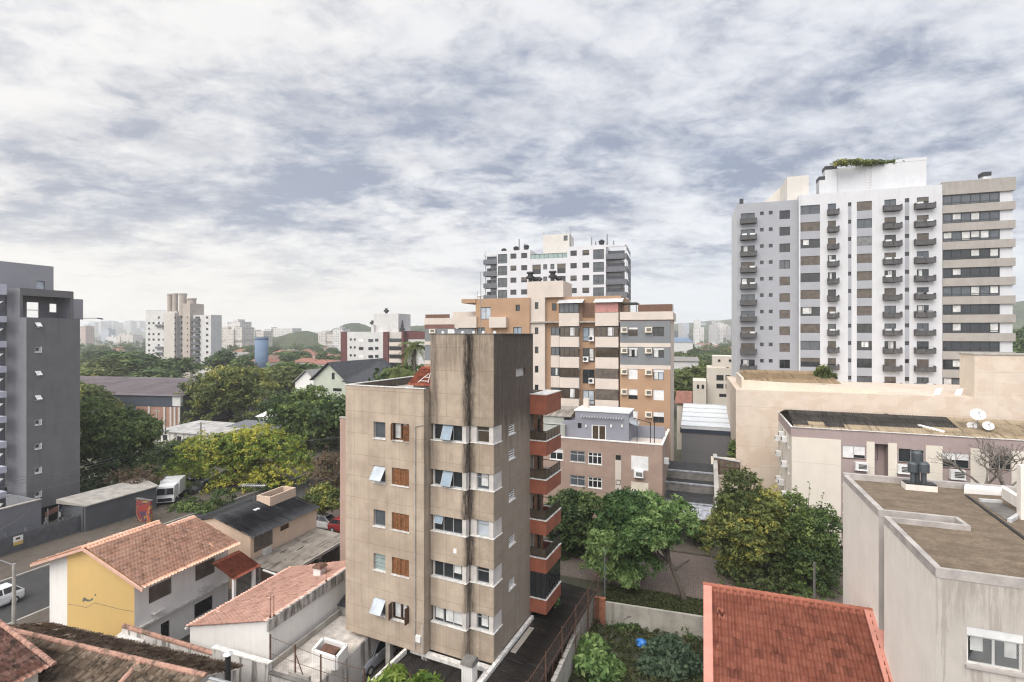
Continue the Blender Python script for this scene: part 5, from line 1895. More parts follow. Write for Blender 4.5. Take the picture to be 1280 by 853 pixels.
plaster('hall_grey', (.20, .20, .215), .12, .06)
xr = Xf(935)
z1 = Z(535, 855)
MB().box(0, xr, 0, 14, 0, z1).build('wall', MATS['hall_grey'], B.root)
m = MB()
m.hexa([(-.1, -.2, z1 - .1), (xr + .1, -.2, z1 - .1), (xr + .1, 14, z1 + 2.0), (-.1, 14, z1 + 2.0)], [(-.1, -.2, z1 + .32), (xr + .1, -.2, z1 + .32), (xr + .1, 14, z1 + 2.3), (-.1, 14, z1 + 2.3)])
m.build('roof', MATS['sheet_white'], B.root)
m = MB()
for k in range(6):
    y = -.2 + 14.0 * k / 5.05
    zz = z1 + .33 + (2.3 - .32) * (y + .2) / 14.2
    m.box(-.1, xr + .1, y, y + .12, zz, zz + .14)
m.build('roof_rib', MATS['light_metal'], B.root)
MB().box(-.05, xr + .05, -.12, -.003, z1 - .75, z1 - .1).build('fascia', plain('navy', (.03, .045, .075), .5), B.root)
gs = [(833, 893, 573.0, 585, 9.0), (831, 890, 588.5, 601.5, 6.5), (829, 890, 605, 622, 4.2)]
C4 = Bld('stepped_black_roofs', 'three stepped flat black roofs between the brown house and the cream wall', 'annex', 832, 62, 240)
zs_ = [4.0, 4.9, 5.8]
fr = [(829, 893, 627, 4.0), (829, 893, 603, 4.9), (832, 893, 588, 5.8)]
edges = []
for (p0, p1, py, zz) in fr:
    a = C4.fz(p0, py, zz)
    b = C4.fz(p1, py + 3, zz)
    edges.append((a[0], b[0], a[1], zz))
edges.append((edges[2][0], edges[2][1], edges[2][2] + 5, 6.4))
for k in range(3):
    a, b, y, zz = edges[k]
    y_2 = edges[k + 1][2]
    MB().box(a, b, y, y_2 + .1, 0, zz).build('wall', MATS['concrete_dark'], C4.root)
    MB().box(a + .1, b - .1, y + .35, y_2 - .05, zz + .002, zz + .04).build('roof', plain('bitumen', (.022, .022, .024), .75, var=.35, scale=1.0), C4.root)
    MB().box(a, b, y - .05, y + .3, zz + .002, zz + .14).build('coping', plain('zinc', (.33, .34, .37), .5, .3, var=.4, scale=2), C4.root)
a, b, y, zz = edges[0]
m = MB()
m.hexa([(a, y - 2.4, zz - .75), (b, y - 2.4, zz - .75), (b, y - .1, zz - .1), (a, y - .1, zz - .1)], [(a, y - 2.4, zz - .65), (b, y - 2.4, zz - .65), (b, y - .1, zz), (a, y - .1, zz)])
m.build('canopy', MATS['zinc'], C4.root)
MB().hexa([(b + .02, y - 1, 0), (b + .5, y - 1, 0), (b + .5, edges[3][2], 0), (b + .02, edges[3][2], 0)], [(b + .02, y - 1, zz), (b + .5, y - 1, zz), (b + .5, edges[3][2], 7.2), (b + .02, edges[3][2], 7.2)]).build('side_wall', MATS['concrete'], C4.root)
gt = Bld('cream_annex', 'low cream annex with fenced terrace against the long cream wall', 'annex', 893, 64, 240)
xr = gt.fu(925)[0]
MB().box(0, xr, 0, 10, 0, gt.fu(905, 597)[1]).build('wall', MATS['cream_wall'], gt.root)
MB().box(-.3, xr, -.2, 10, gt.fu(905, 597)[1] + .003, gt.fu(905, 594)[1]).build('terrace', MATS['cream_pale'], gt.root)
z0, z1 = gt.fu(905, 594)[1], gt.fu(905, 573)[1]
m = MB()
for k in range(6):
    m.box(xr * k / 5 - .04, xr * k / 5 + .04, -.1, 0, z0, z1 - .25 * k / 5)
m.box(0, xr, -.08, -.03, z0 + 1, z0 + 1.1)
m.build('fence_post', MATS['rust'], gt.root)
m = MB()
m.hexa([(0, .003, z0), (xr, .003, z0), (xr, .08, z0), (0, .08, z0)], [(0, .003, z1), (xr, .003, z1 - .35), (xr, .08, z1 - .35), (0, .08, z1)])
m.build('screen', plain('brown_net', (.14, .11, .085), .9, var=.2), gt.root)
MB().hexa([(-.05, -.12, z1), (xr, -.12, z1 - .35), (xr, .12, z1 - .35), (-.05, .12, z1)], [(-.05, -.12, z1 + .15), (xr, -.12, z1 - .2), (xr, .12, z1 - .2), (-.05, .12, z1 + .15)]).build('rail', MATS['light_metal'], gt.root)

# cream stepped house in the gap left of the tall tower
B = Bld('cream_house', 'cream stepped house with paired windows seen left of the tall tower', 'house', 884, 126, 230)


def Z(py, px=900, c=0):
    return B.fu(px, py, c=c)[1]


def Xf(px, c=0):
    return B.fu(px, c=c)[0]


hw = [(Xf(a), Xf(b), Z(d), Z(c_)) for a, b, c_, d in ((895.5, 904.5, 469, 476), (907, 913, 469, 476), (895.5, 904.5, 480, 486), (907, 913, 480, 486), (899, 908, 492.5, 496.5))]
m = MB()
panel(m, 'front', 0, 0, Xf(930), 0, Z(460), hw, .25)
panel(m, 'left', 0, 0, 10, 0, Z(460))
m.face([(0, 0, Z(460)), (Xf(930), 0, Z(460)), (Xf(930), 10, Z(460)), (0, 10, Z(460))])
m.box(Xf(891), Xf(930), .5, 8, Z(460), Z(445.5))
m.box(Xf(866, -3), Xf(883, -3), -3, 6, 0, Z(476.5, 875, -3))
m.build('wall', MATS['cream_clean'], B.root)
for h in hw:
    window(B, 'front', 0, *h, .15, 'frame_dark', 3, 'glass_dark', sill=None, fw=.1)
for px, py in ((897.5, 449.5), (911, 449.5), (908, 459)):
    window(B, 'front', .5, Xf(px, .5), Xf(px + 3, .5), Z(py + 3, px, .5), Z(py, px, .5), -.05, 'frame_dark', 1, 'glass_dark', sill=None, name='small_window')
for px in (871, 877):
    window(B, 'front', -3, Xf(px, -3), Xf(px + 3, -3), Z(486, px, -3), Z(481, px, -3), -.05, 'frame_dark', 1, 'glass_dark', sill=None, name='small_window')
# ================================================================ dark grey tower at the left edge
plaster('charcoal', (0.185, 0.18, 0.182), 0.3, 0.10, (0.06, 0.06, 0.07))
plaster('slate_blue', (0.195, 0.197, 0.215), 0.25, 0.08, (0.09, 0.09, 0.1))
plaster('light_grey', (0.34, 0.335, 0.36), 0.1, 0.05, (0.2, 0.2, 0.22))
plaster('violet_white', (0.52, 0.52, 0.6), 0.1, 0.05)
B = Bld('grey_tower', 'dark grey tower at the left edge with small white framed windows', 'apartment building', 33, 59, 220)
yf = B.fv(100, c=0)[0]
zt = B.fv(33, 397, c=0)[1]
rows = [406.7, 437, 467.3, 497.7, 528, 558, 588, 618]
hy0, hy1 = B.fv(43.5, c=0)[0], B.fv(50.5, c=0)[0]
hol = []
for q in rows:
    zc_ = B.fv(47, q, c=0)[1]
    hol.append((hy0, hy1, zc_ - .3, zc_ + .3))
xL = -16
x8 = B.fu(8.5)[0]
m = MB()
panel(m, 'right', 0, 0, yf, 2.0, zt, hol, .2)
m.face([(xL, yf, 0), (0, yf, 0), (0, yf, zt), (xL, yf, zt)])
m.face([(xL, 0, zt), (0, 0, zt), (0, yf, zt), (xL, yf, zt)])
m.build('wall', MATS['charcoal'], B.root)
xu = B.fu(25)[0]
zu = B.fu(25, 360)[1]
m = MB()
panel(m, 'front', 0, x8, 0, 2.0, zt)
panel(m, 'front', -.01, x8, xu, zt + .003, zu)
m.face([(0, 0, 2), (xL, 0, 2), (xL, yf, 2), (0, yf, 2)])
m.build('front_wall', MATS['slate_blue'], B.root)
yu = B.fv(92, c=xu)[0]
ya, yb_ = B.fv(28.5, c=xu)[0], B.fv(88, c=xu)[0]
zb0 = zt + .05
zb1 = B.fv(30, 369.5, c=xu)[1]
bk_ = xu - 3.2
m = MB()
panel(m, 'right', xu, 0, yu, zt + .003, zu, [(ya, yb_, zb0, zb1)], .3)
m.face([(bk_, 0, zu), (xu, 0, zu), (xu, yu, zu), (bk_, yu, zu)])
m.face([(bk_, 0.02, zb1 + .1), (xu, 0.02, zb1 + .1), (xu, yu, zb1 + .1), (bk_, yu, zb1 + .1)])
m.build('loggia', MATS['charcoal'], B.root)
h1 = (B.fv(33.5, c=bk_)[0], B.fv(49, c=bk_)[0], zt + .1, B.fv(40, 378, c=bk_)[1])
h2 = (B.fv(62, c=bk_)[0], B.fv(71.5, c=bk_)[0], B.fv(66, 390.5, c=bk_)[1], B.fv(66, 380, c=bk_)[1])
m = MB()
panel(m, 'right', bk_, 0.05, yu + 3, zt + .01, zb1 + .12, [h1, h2], .2)
m.face([(bk_, yu - .05, zt), (xu - .3, yu - .05, zt), (xu - .3, yu - .05, zb1 + .1), (bk_, yu - .05, zb1 + .1)])
m.build('back_wall', MATS['light_grey'], B.root)
m = MB()
m.box(bk_ - .1, bk_ + .02, h1[0], h1[1], zt + 1.0, zt + 1.08)
m.build('railing', MATS['light_metal'], B.root)
xt_ = -6.5
yt = B.fv(67, c=xt_)[0]
ztt = B.fv(67, 333.5, c=xt_)[1]
wy0, wy1 = B.fv(45, c=xt_)[0], B.fv(56, c=xt_)[0]
hw = (wy0, wy1, B.fv(50, 362, c=xt_)[1], B.fv(50, 351.5, c=xt_)[1])
m = MB()
panel(m, 'right', xt_, -2, yt, zu + .1, ztt, [hw], .15)
m.face([(xt_ - 8, -2, zu + .1), (xt_, -2, zu + .1), (xt_, yt, zu + .1), (xt_ - 8, yt, zu + .1)])
m.face([(xt_ - 8, yt, zu + .1), (xt_, yt, zu + .1), (xt_, yt, ztt), (xt_ - 8, yt, ztt)])
m.face([(xt_ - 8, -2, zu + .1), (xt_, -2, zu + .1), (xt_, -2, ztt), (xt_ - 8, -2, ztt)])
m.face([(xt_ - 8, -2, ztt), (xt_, -2, ztt), (xt_, yt, ztt), (xt_ - 8, yt, ztt)])
m.build('roof_block', MATS['light_grey'], B.root)
window(B, 'right', xt_, *hw, .1, 'frame_dark', 1, 'glass_pale', sill=None)
for i, h in enumerate(hol):
    w = window(B, 'right', 0, *h, .12, 'frame_white', 1, 'glass_grey', sill=None, fw=.09)
    q = MB()
    if i in (0, 2, 3):
        q.hexa([(.0, h[0], h[3] - .02), (.0, h[1], h[3] - .02), (.42, h[1], h[2] + .12), (.42, h[0], h[2] + .12)],
               [(.0, h[0], h[3] + .02), (.0, h[1], h[3] + .02), (.44, h[1], h[2] + .16), (.44, h[0], h[2] + .16)])
        q.build('sash', MATS['frame_white'], w)
    else:
        fbox(q, 'right', 0, h[0] - .02, h[1] + .12, .004, .1, h[2] - .1, h[2] - .003)
        fbox(q, 'right', 0, h[1] + .004, h[1] + .1, .004, .1, h[2] - .003, h[3] + .02)
        q.build('surround', MATS['frame_white'], w)
m = MB()
m.face([(xL, -.9, 2), (x8 - .3, -.9, 2), (x8 - .3, -.9, zt + 3), (xL, -.9, zt + 3)])
m.face([(x8 - .3, -.9, 2), (x8 - .3, 0, 2), (x8 - .3, 0, zt + 3), (x8 - .3, -.9, zt + 3)])
m.build('wall', MATS['slate_blue'], B.root)
for k, py in enumerate((366, 399.5, 430, 460.5, 491, 521.5, 552, 582.5, 613)):
    z_ = B.fu(8, py + 4)[1]
    xbal = B.fu(8.5, c=-.91)[0]
    MB().box(xL, xbal, -2.1, -.91, z_, z_ + .72 + (.5 if k == 0 else 0)).build('balcony', MATS['violet_white'], B.root)
    m = MB()
    x8 = xbal
    m.hexa([(x8 - 1.1, -1.0, z_ - .75), (x8 - .45, -1.0, z_ - .75), (x8 - .45, -1.5, z_ - 1.2), (x8 - 1.1, -1.5, z_ - 1.2)],
           [(x8 - 1.1, -1.0, z_ - .7), (x8 - .45, -1.0, z_ - .7), (x8 - .45, -1.5, z_ - 1.15), (x8 - 1.1, -1.5, z_ - 1.15)])
    m.build('sash', MATS['frame_white'], B.root)
MB().box(xL, -.4, .5, yf - .3, 0, 2.0).build('ground_floor_wall', MATS['black'], B.root)  # shade of the open ground floor put in as a black recess wall
lx = B.fv(99, c=0)[0]
e0 = at(100, 398, 64.5)
e1 = at(123, 398.5, 64.5)
lp = empty('floodlight_arm', (e0.x, e0.y, e0.z), 'thin black floodlight arm reaching right from the dark grey tower', 'floodlight')
MB().tube((-.3, 0, 0), (e1.x - e0.x, 0, 0), .045, n=6).build('arm', MATS['grey_metal'], lp)
MB().hexa([(e1.x - e0.x - .1, -.15, -.05), (e1.x - e0.x + .5, -.15, -.17), (e1.x - e0.x + .5, .15, -.17), (e1.x - e0.x - .1, .15, -.05)],
          [(e1.x - e0.x - .1, -.12, .07), (e1.x - e0.x + .5, -.12, -.02), (e1.x - e0.x + .5, .12, -.02), (e1.x - e0.x - .1, .12, .07)]).build('lamp_head', MATS['black'], lp)

# ================================================================ yellow and white gabled house
plaster('yellow', (0.60, 0.415, 0.17), 0.12, 0.05, (0.4, 0.28, 0.12))
plaster('white_wall', (0.76, 0.745, 0.72), 0.22, 0.06, (0.4, 0.37, 0.34))
plaster('dirty_white', (0.66, 0.635, 0.61), 0.75, 0.15, (0.10, 0.085, 0.075), lo=.5, hi=.62)
B = Bld('yellow_house', 'two storey house with yellow gable wall, white sides and salmon tile roof', 'house', 0, 0, 230, O=(-24.2, 33.7))
ZE, ZRI, XR, XLE, LEN = 5.8, 7.66, -5.9, -11.7, 7.5
k_ = (ZRI - ZE) / -XR


def zroof(x):
    return ZE - x * k_ if x > XR else ZRI - (XR - x) * (ZRI - 5.65) / (XR - XLE)


g_r = Vector((XR, 0, ZRI - ZE))
tiled('roof', MATS['tile_salmon'], B.root, (0.05, -.12, ZE - .0), (0, 1, 0), g_r.normalized(), LEN + .12, g_r.length, .235, .40, .07, .035,
      clip=lambda f: ~((f[:, 1] > 5.2) & (f[:, 0] < -5.0)))
g_l = Vector((XR - XLE, 0, ZRI - 5.65))
tiled('roof', MATS['tile_salmon'], B.root, (XLE, -.12, 5.65), (0, 1, 0), g_l.normalized(), 5.35, g_l.length, .235, .40, .07, .035)
caps('ridge_cap', MATS['tile_salmon'], B.root, (XR, -.15, ZRI + .03), (XR, 5.2, ZRI + .03), .12, .4)
caps('ridge_cap', MATS['tile_salmon'], B.root, (-5.0, 5.2, zroof(-5.0) + .03), (-5.0, LEN, zroof(-5.0) + .03), .12, .4)
x60, x84, x168 = B.fu(60, c=.5)[0], B.fu(84, c=.2)[0], B.fu(168, c=.2)[0]
m = MB()
for (a, b) in ((x84, XR), (XR, x168)):
    m.face([(a, .2, 0), (b, .2, 0), (b, .2, zroof(b) - .06), (a, .2, zroof(a) - .06)])
m.face([(x84, .2, 0), (x84, .6, 0), (x84, .6, zroof(x84) - .1), (x84, .2, zroof(x84) - .1)])
# a blackened crack pattern where the plaster came off
m.build('gable_wall', MATS['yellow'], B.root)
m = MB()
a_, zc_ = B.fu(103, 752, c=.19)
rc = random.Random(3)
pts = [(0, 0), (.05, .28), (.35, .42), (.55, .3), (.95, .32), (1.2, .55), (1.35, .42), (1.1, .25), (.8, .12), (.5, .1), (.25, .12), (.2, -.05)]
m.face([(a_ + p[0] * .85, .197, zc_ + p[1] * .8) for p in pts])
m.face([(a_ + 1.3, .197, zc_ + .6), (a_ + 1.45, .197, zc_ + .62), (a_ + 1.42, .197, zc_ + .78), (a_ + 1.28, .197, zc_ + .72)])
cr = [(85, 756), (95, 757), (108, 760), (118, 754), (130, 757), (150, 762), (167, 765)]
for (p, q) in zip(cr, cr[1:]):
    A_, B_ = B.fu(*p, c=.2), B.fu(*q, c=.2)
    m.face([(A_[0], .196, A_[1]), (B_[0], .196, B_[1]), (B_[0], .196, B_[1] + .03), (A_[0], .196, A_[1] + .03)])
m.build('bare_patch', plain('bare_plaster', (.12, .13, .10), .9, var=.6, scale=9), B.root)
m = MB()
m.face([(x60, .6, 0), (x84, .6, 0), (x84, .6, zroof(x84) - .1), (x60, .6, zroof(x60) - .1)])
m.face([(x60, .6, 0), (x60, 5, 0), (x60, 5, zroof(x60) - .1), (x60, .6, zroof(x60) - .1)])
ZL = 2.75
xs = x168
wy = (B.fv(186, c=xs)[0], B.fv(214.5, c=xs)[0])
wz = (B.fv(186, 756, c=xs)[1], B.fv(186, 735, c=xs)[1])
lw = [(B.fv(201, c=xs - .35)[0], B.fv(212, c=xs - .35)[0], .3, 1.9), (B.fv(243, c=xs - .35)[0], B.fv(266, c=xs - .35)[0], .9, 2.0)]
w3 = (LEN + .0, LEN + .1)
panel(m, 'right', xs, .2, LEN, ZL, ZE, [(*wy, *wz), (B.fv(243, c=xs)[0] + 0, B.fv(243, c=xs)[0] + .01, 5, 5.1)], .18)
panel(m, 'right', xs - .35, .2, LEN, 0, ZL, lw, .18)
m.face([(xs, .2, ZL), (xs, LEN, ZL), (xs - .35, LEN, ZL), (xs - .35, .2, ZL)])
m.face([(x60, LEN, 0), (xs, LEN, 0), (xs, LEN, ZE + .2), (x60, LEN, ZE + .2)])
m.build('wall', MATS['white_wall'], B.root)
w = window(B, 'right', xs, *wy, *wz, .12, 'frame_brown', 4, 'glass_dark', .97, 'shutter_brown', sill=None, fw=.06)
w2y = (B.fv(244, c=xs)[0], B.fv(267, c=xs)[0])
window(B, 'right', xs, w2y[0], w2y[1], wz[0] + .05, wz[1], -.06, 'frame_brown', 4, 'glass_dark', .97, 'shutter_brown', sill=None, fw=.06)
for h in lw:
    window(B, 'right', xs - .35, *h, .12, 'frame_dark', 1, 'glass_dark', sill=None, bars=7)
m = MB()
m.box(xs - .2, xs + .16, .2, LEN, ZL - .12, ZL - .003)
m.box(xs + .002, xs + .35, wy[0] + .15, wy[1] - .6, wz[0] - .75, wz[0] - .68)
m.box(xs + .002, xs + .35, w2y[0] + .25, w2y[1] - .4, wz[0] - .75, wz[0] - .68)
m.build('ledge', MATS['sill_white'], B.root)
m = MB()
for (p, q) in (((0.08, -.14, ZE - .02), (XR, -.14, ZRI - .02)), ((XR, -.14, ZRI - .02), (XLE, -.14, 5.63))):
    m.hexa([(p[0], -.2, p[2] - .17), (q[0], -.2, q[2] - .17), (q[0], -.12, q[2] - .17), (p[0], -.12, p[2] - .17)],
           [(p[0], -.2, p[2] + .03), (q[0], -.2, q[2] + .03), (q[0], -.12, q[2] + .03), (p[0], -.12, p[2] + .03)])
m.build('verge_board', plain('verge_salmon', (.58, .36, .28), .7), B.root)
YEL = B

# ================================================================ tan house with dark ribbed roof, its car port and lean-to
plaster('tan', (0.62, 0.475, 0.365), 0.3, 0.08, (0.3, 0.2, 0.15))
B = Bld('tan_house', 'low tan house with dark grey ribbed roof and a boxed chimney', 'house', 0, 0, 230, O=(-22.5, 44.3))
LEN, XR, ZE, ZRI = 8.0, -4.3, 5.0, 6.1
g_r = Vector((XR - .3, 0, ZRI - ZE + .07))
tiled('roof', MATS['sheet_dark'], B.root, (.3, -.2, ZE - .07), (0, 1, 0), g_r.normalized(), LEN + .4, g_r.length, .34, 1.6, .05, .02)
g_l = Vector((4.6, 0, ZRI - ZE + .07))
tiled('roof', MATS['sheet_dark'], B.root, (2 * XR - .3, -.2, ZE - .07), (0, 1, 0), g_l.normalized(), LEN + .4, g_l.length, .34, 1.6, .05, .02)
wy = (B.fv(317.5, c=0)[0], B.fv(341, c=0)[0])
wz = (B.fv(317.5, 692, c=0)[1], B.fv(317.5, 671.5, c=0)[1])
sy = (B.fv(350.5, c=0)[0], B.fv(361.5, c=0)[0])
sz = (B.fv(350.5, 665, c=0)[1], B.fv(350.5, 658.5, c=0)[1])
m = MB()
panel(m, 'right', 0, 0, LEN, 0, ZE, [(*wy, *wz), (*sy, *sz)], .16)
panel(m, 'left', 2 * XR, 0, LEN, 0, ZE)
for y in (0, LEN):
    m.face([(2 * XR, y, 0), (0, y, 0), (0, y, ZE), (XR, y, ZRI), (2 * XR, y, ZE)])
m.build('wall', MATS['tan'], B.root)
window(B, 'right', 0, *wy, *wz, .1, 'frame_brown', 3, 'glass_brown', .95, 'shutter_brown', sill=None, fw=.06)
window(B, 'right', 0, *sy, *sz, .1, 'frame_brown', 1, 'glass_brown', sill=None, bars=3)
MB().path([(-.1, -.06, ZE), (-.1, -.06, 2.2)], .05).build('drainpipe', MATS['tan'], B.root)
MB().box(.003, .3, 1.1, 1.9, 2.9, 3.4).build('meter_box', MATS['light_metal'], B.root)
cy0, cy1 = LEN - 3.2, LEN + .2
m = MB()
for (a, b, c, d) in ((XR - .2, XR + 1.5, cy0, cy0 + .15), (XR - .2, XR - .05, cy0 + .151, cy1), (XR + 1.35, XR + 1.5, cy0 + .151, cy1), (XR - .049, XR + 1.349, cy1 - .15, cy1)):
    m.box(a, b, c, d, ZRI - .6, ZRI + .55)
m.build('chimney_box', MATS['tan'], B.root)
MB().box(XR + 1.0, XR + 1.3, 3.2, 3.8, ZRI - .35, ZRI - .2).build('roof_patch', MATS['white_paint'], B.root)
an = empty('television_antenna', B.world(XR - .1, cy0 - .4, ZRI), 'long comb shaped television antenna on the dark ribbed roof', 'antenna', B.rz)
MB().tube((0, 0, 0), (0, 0, 1.7), .025, n=5).build('mast', MATS['grey_metal'], an)
m = MB()
m.tube((-1.9, .2, 1.45), (1.6, -.2, 1.85), .025, n=5)
for k in range(14):
    t_ = k / 13
    x_, y_, z_ = -1.9 + 3.5 * t_, .2 - .4 * t_, 1.45 + .4 * t_
    m.tube((x_, y_ - .28, z_ - .1), (x_, y_ + .28, z_ + .1), .014, n=4)
m.build('boom', MATS['light_metal'], an)
TAN = B
# car port
B = Bld('car_port', 'grey fibre cement car port roof leaning against the tan house', 'car port', 0, 0, 230, O=(-22.5, 44.3))
c0, c1 = B.fz(322, 708, 2.75), B.fz(430, 677, 2.75)
tiled('roof', MATS['sheet_grey'], B.root, (.1, c0[1] - .3, 2.95), (1, 0, -.07), (0, 1, 0), 4.2, LEN - c0[1] + .2, .18, 1.1, .03, .012)
m = MB()
m.box(.15, 4.3, c0[1] - .1, LEN - .3, 2.5, 2.6)
m.build('ceiling', MATS['concrete_dark'], B.root)
for y in (c0[1], 3.0, LEN - .4):
    MB().box(4.0, 4.2, y, y + .2, 0, 2.6).build('post', MATS['dark_metal'], B.root)
MB().box(4.28, 4.4, c0[1] - .3, LEN - .1, 2.5, 2.75).build('fascia', MATS['concrete'], B.root)
MB().box(.1, .3, c0[1] - .1, c0[1] + .1, 0, 2.5).box(1, 4, LEN - .4, LEN - .3, 0, 2.5).build('wall', MATS['concrete'], B.root)
p_ = [B.world(*B.fz(p, q, 2.9), 2.9) for p, q in ((329, 713), (332, 714), (345, 718.5), (352, 718))]
m = MB()
m.path(p_, .09, 6)
tag(m.build('roof_pipe', MATS['white_paint']), 'short white pipe lying bent on the grey car port edge', 'pipe')
# red-tiled lean-to between the two houses
B = Bld('tiled_lean_to', 'small dark red tiled lean to beside the white wall of the yellow house', 'lean-to', 0, 0, 230, O=(-24.2, 33.7))
y0, y1 = B.fv(292, 726, c=2.2)[0], B.fv(322, 709, c=2.2)[0]
o_ = Vector((2.2, 6.0, B.fv(292, 726, c=2.2)[1]))
g_ = Vector((-2.3, 0, .9))
tiled('roof', MATS['tile_dark_red'], B.root, (2.2, y0, o_.z), (0, 1, 0), g_.normalized(), max(2.5, y1 - y0), g_.length, .21, .36, .045, .03)
for y in (y0 + .2, y1 - .2):
    MB().box(1.8, 2.0, y, y + .2, 0, o_.z - .05).build('post', MATS['white_paint'], B.root)
MB().box(-.3, 2.0, y1 + .3, y1 + .5, 0, o_.z + .1).build('wall', MATS['concrete_dark'], B.root)

# ================================================================ low white house with pale salmon mono-pitch roof
B = Bld('salmon_roof_house', 'low white house with a long pale salmon single slope tile roof and stained parapet', 'house', 0, 0, 235, O=(-14.7, 30.8))
XL, ZRt, ZLt = -6.7, 5.2, 3.57
L = 9.0
g_r = Vector((-XL, 0, ZRt - ZLt))
tiled('roof', MATS['tile_pink'], B.root, (XL - .15, -.12, ZLt + .02), (0, 1, 0), g_r.normalized(), L, g_r.length + .1, .22, .36, .06, .032)
plaster('stained_parapet', (.55, .52, .49), .95, .2, (.05, .042, .036), ztop=5.2, topdirt=.95)
m = MB()
m.face([(XL + .1, .1, 0), (0, .1, 0), (0, .1, ZRt), (XL + .1, .1, ZLt)])
panel(m, 'right', 0, .1, L, 0, ZRt - .6)
panel(m, 'left', XL + .1, .1, L, 0, ZLt)
m.face([(XL + .1, L, 0), (0, L, 0), (0, L, ZRt), (XL + .1, L, ZLt)])
m.build('wall', MATS['white_wall'], B.root)
MB().box(-.06, .1, -.02, L, ZRt - .6, ZRt + .1).build('parapet', MATS['stained_parapet'], B.root)
cx, cy = -1.9, 6.4
zc = ZLt + (cx - XL) * (ZRt - ZLt) / -XL
MB().box(cx - .32, cx + .32, cy, cy + .64, zc - .2, zc + .62).build('chimney', MATS['white_wall'], B.root)
MB().hexa([(cx - .42, cy - .1, zc + .622), (cx + .42, cy - .1, zc + .622), (cx + .42, cy + .74, zc + .622), (cx - .42, cy + .74, zc + .622)],
          [(cx - .25, cy + .05, zc + .82), (cx + .25, cy + .05, zc + .82), (cx + .25, cy + .6, zc + .82), (cx - .25, cy + .6, zc + .82)]).build('chimney_cap', MATS['rust'], B.root)
for (x, y, h) in ((-.05, .25, 1.35), (.03, .45, 1.3), (.03, 5.1, 1.5)):
    zb_ = ZRt + .1
    MB().tube((x, y, zb_), (x, y, zb_ + h), .018, n=4).tube((x, y, zb_), (x, y, zb_ + .12), .06, n=6).build('aerial', MATS['rust'], B.root)
MB().box(XL - .12, XL + .02, -.1, L, ZLt - .12, ZLt - .02).build('gutter', MATS['white_paint'], B.root)
SAL = B
# boundary wall in front of it, shed and tank block behind
wl = Bld('boundary_wall', 'peeling dirty white boundary wall in front of the salmon roofed house', 'wall', 0, 0, 235, O=(-14.7, 30.8))
x0, x1 = wl.fu(163, c=-1.0)[0], wl.fu(268, c=-1.0)[0]
x2, x3 = wl.fu(338, c=-1.0)[0], wl.fu(458, c=-1.0)[0]
m = MB()
m.box(x1, x2, -1.15, -.9, 0, 3.58)
zA, zB = wl.fu(170, 787, c=-1)[1], wl.fu(240, 809, c=-1)[1]
m.hexa([(x0 - .6, -1.14, 0), (x1 - .002, -1.14, 0), (x1 - .002, -.91, 0), (x0 - .6, -.91, 0)], [(x0 - .6, -1.14, zA), (x1 - .002, -1.14, zB), (x1 - .002, -.91, zB), (x0 - .6, -.91, zA)])
m.box(x2 + .002, x3, -1.14, -.91, 0, 3.05)
m.build('wall', MATS['dirty_white'], wl.root)
m = MB()
m.box(x1 - .03, x2 + .03, -1.2, -.86, 3.582, 3.66)
m.build('coping', MATS['sill_white'], wl.root)
caps('coping_tile', MATS['tile_worn'], wl.root, (x0 - .6, -1.03, zA + .01), (x1, -1.03, zB + .01), .15, .3)
m = MB()
m.box(x2 + .003, x3, -1.18, -.88, 3.052, 3.12)
m.build('coping', MATS['concrete_dark'], wl.root)
ub = Bld('terrace_block', 'white rooftop terrace block with a brown tank lid beside the beige apartment block', 'outbuilding', 0, 0, 235, O=(-14.7, 30.8))
a0 = ub.fz(345, 832, 2.6)
xub = ub.fz(437, 818, 2.5)[0]
MB().box(.25, xub, -.88, 6.2, 0, 2.45).build('base_wall', MATS['dirty_white'], ub.root)
MB().box(.3, xub - .05, -.85, 6.1, 2.452, 2.5).build('roof_terrace', plain('terrace_floor', (.5, .46, .42), .85, var=.3, scale=1.5), ub.root)
tb = [ub.fz(p, q, 3.25) for p, q in ((404, 797), (433, 806), (420, 822), (391, 812))]
m = MB()
for i in range(4):
    p, q = Vector((*tb[i], 0)), Vector((*tb[(i + 1) % 4], 0))
    d_ = (q - p).normalized()
    n_ = Vector((-d_.y, d_.x, 0)) * .1
    m.hexa([p - n_ + Vector((0, 0, 2.5)), q - n_ + Vector((0, 0, 2.5)), q + n_ + Vector((0, 0, 2.5)), p + n_ + Vector((0, 0, 2.5))],
           [p - n_ + Vector((0, 0, 3.25)), q - n_ + Vector((0, 0, 3.25)), q + n_ + Vector((0, 0, 3.25)), p + n_ + Vector((0, 0, 3.25))])
m.build('tank_wall', MATS['white_wall'], ub.root)
c_ = Vector((sum(p[0] for p in tb) / 4, sum(p[1] for p in tb) / 4, 0))
m = MB()
q4 = [Vector((*p, 0)) * .62 + c_ * .38 for p in tb]
m.hexa([(p.x, p.y, 2.51) for p in q4], [(p.x, p.y, 3.12) for p in q4])
m.build('tank_lid', MATS['rust'], ub.root)
m = MB()
m.box(.26, .42, -.87, 6.1, 2.51, 2.9)
m.box(2.4, xub, -.87, -.7, 2.51, 3.3)
m.build('parapet', MATS['concrete'], ub.root)
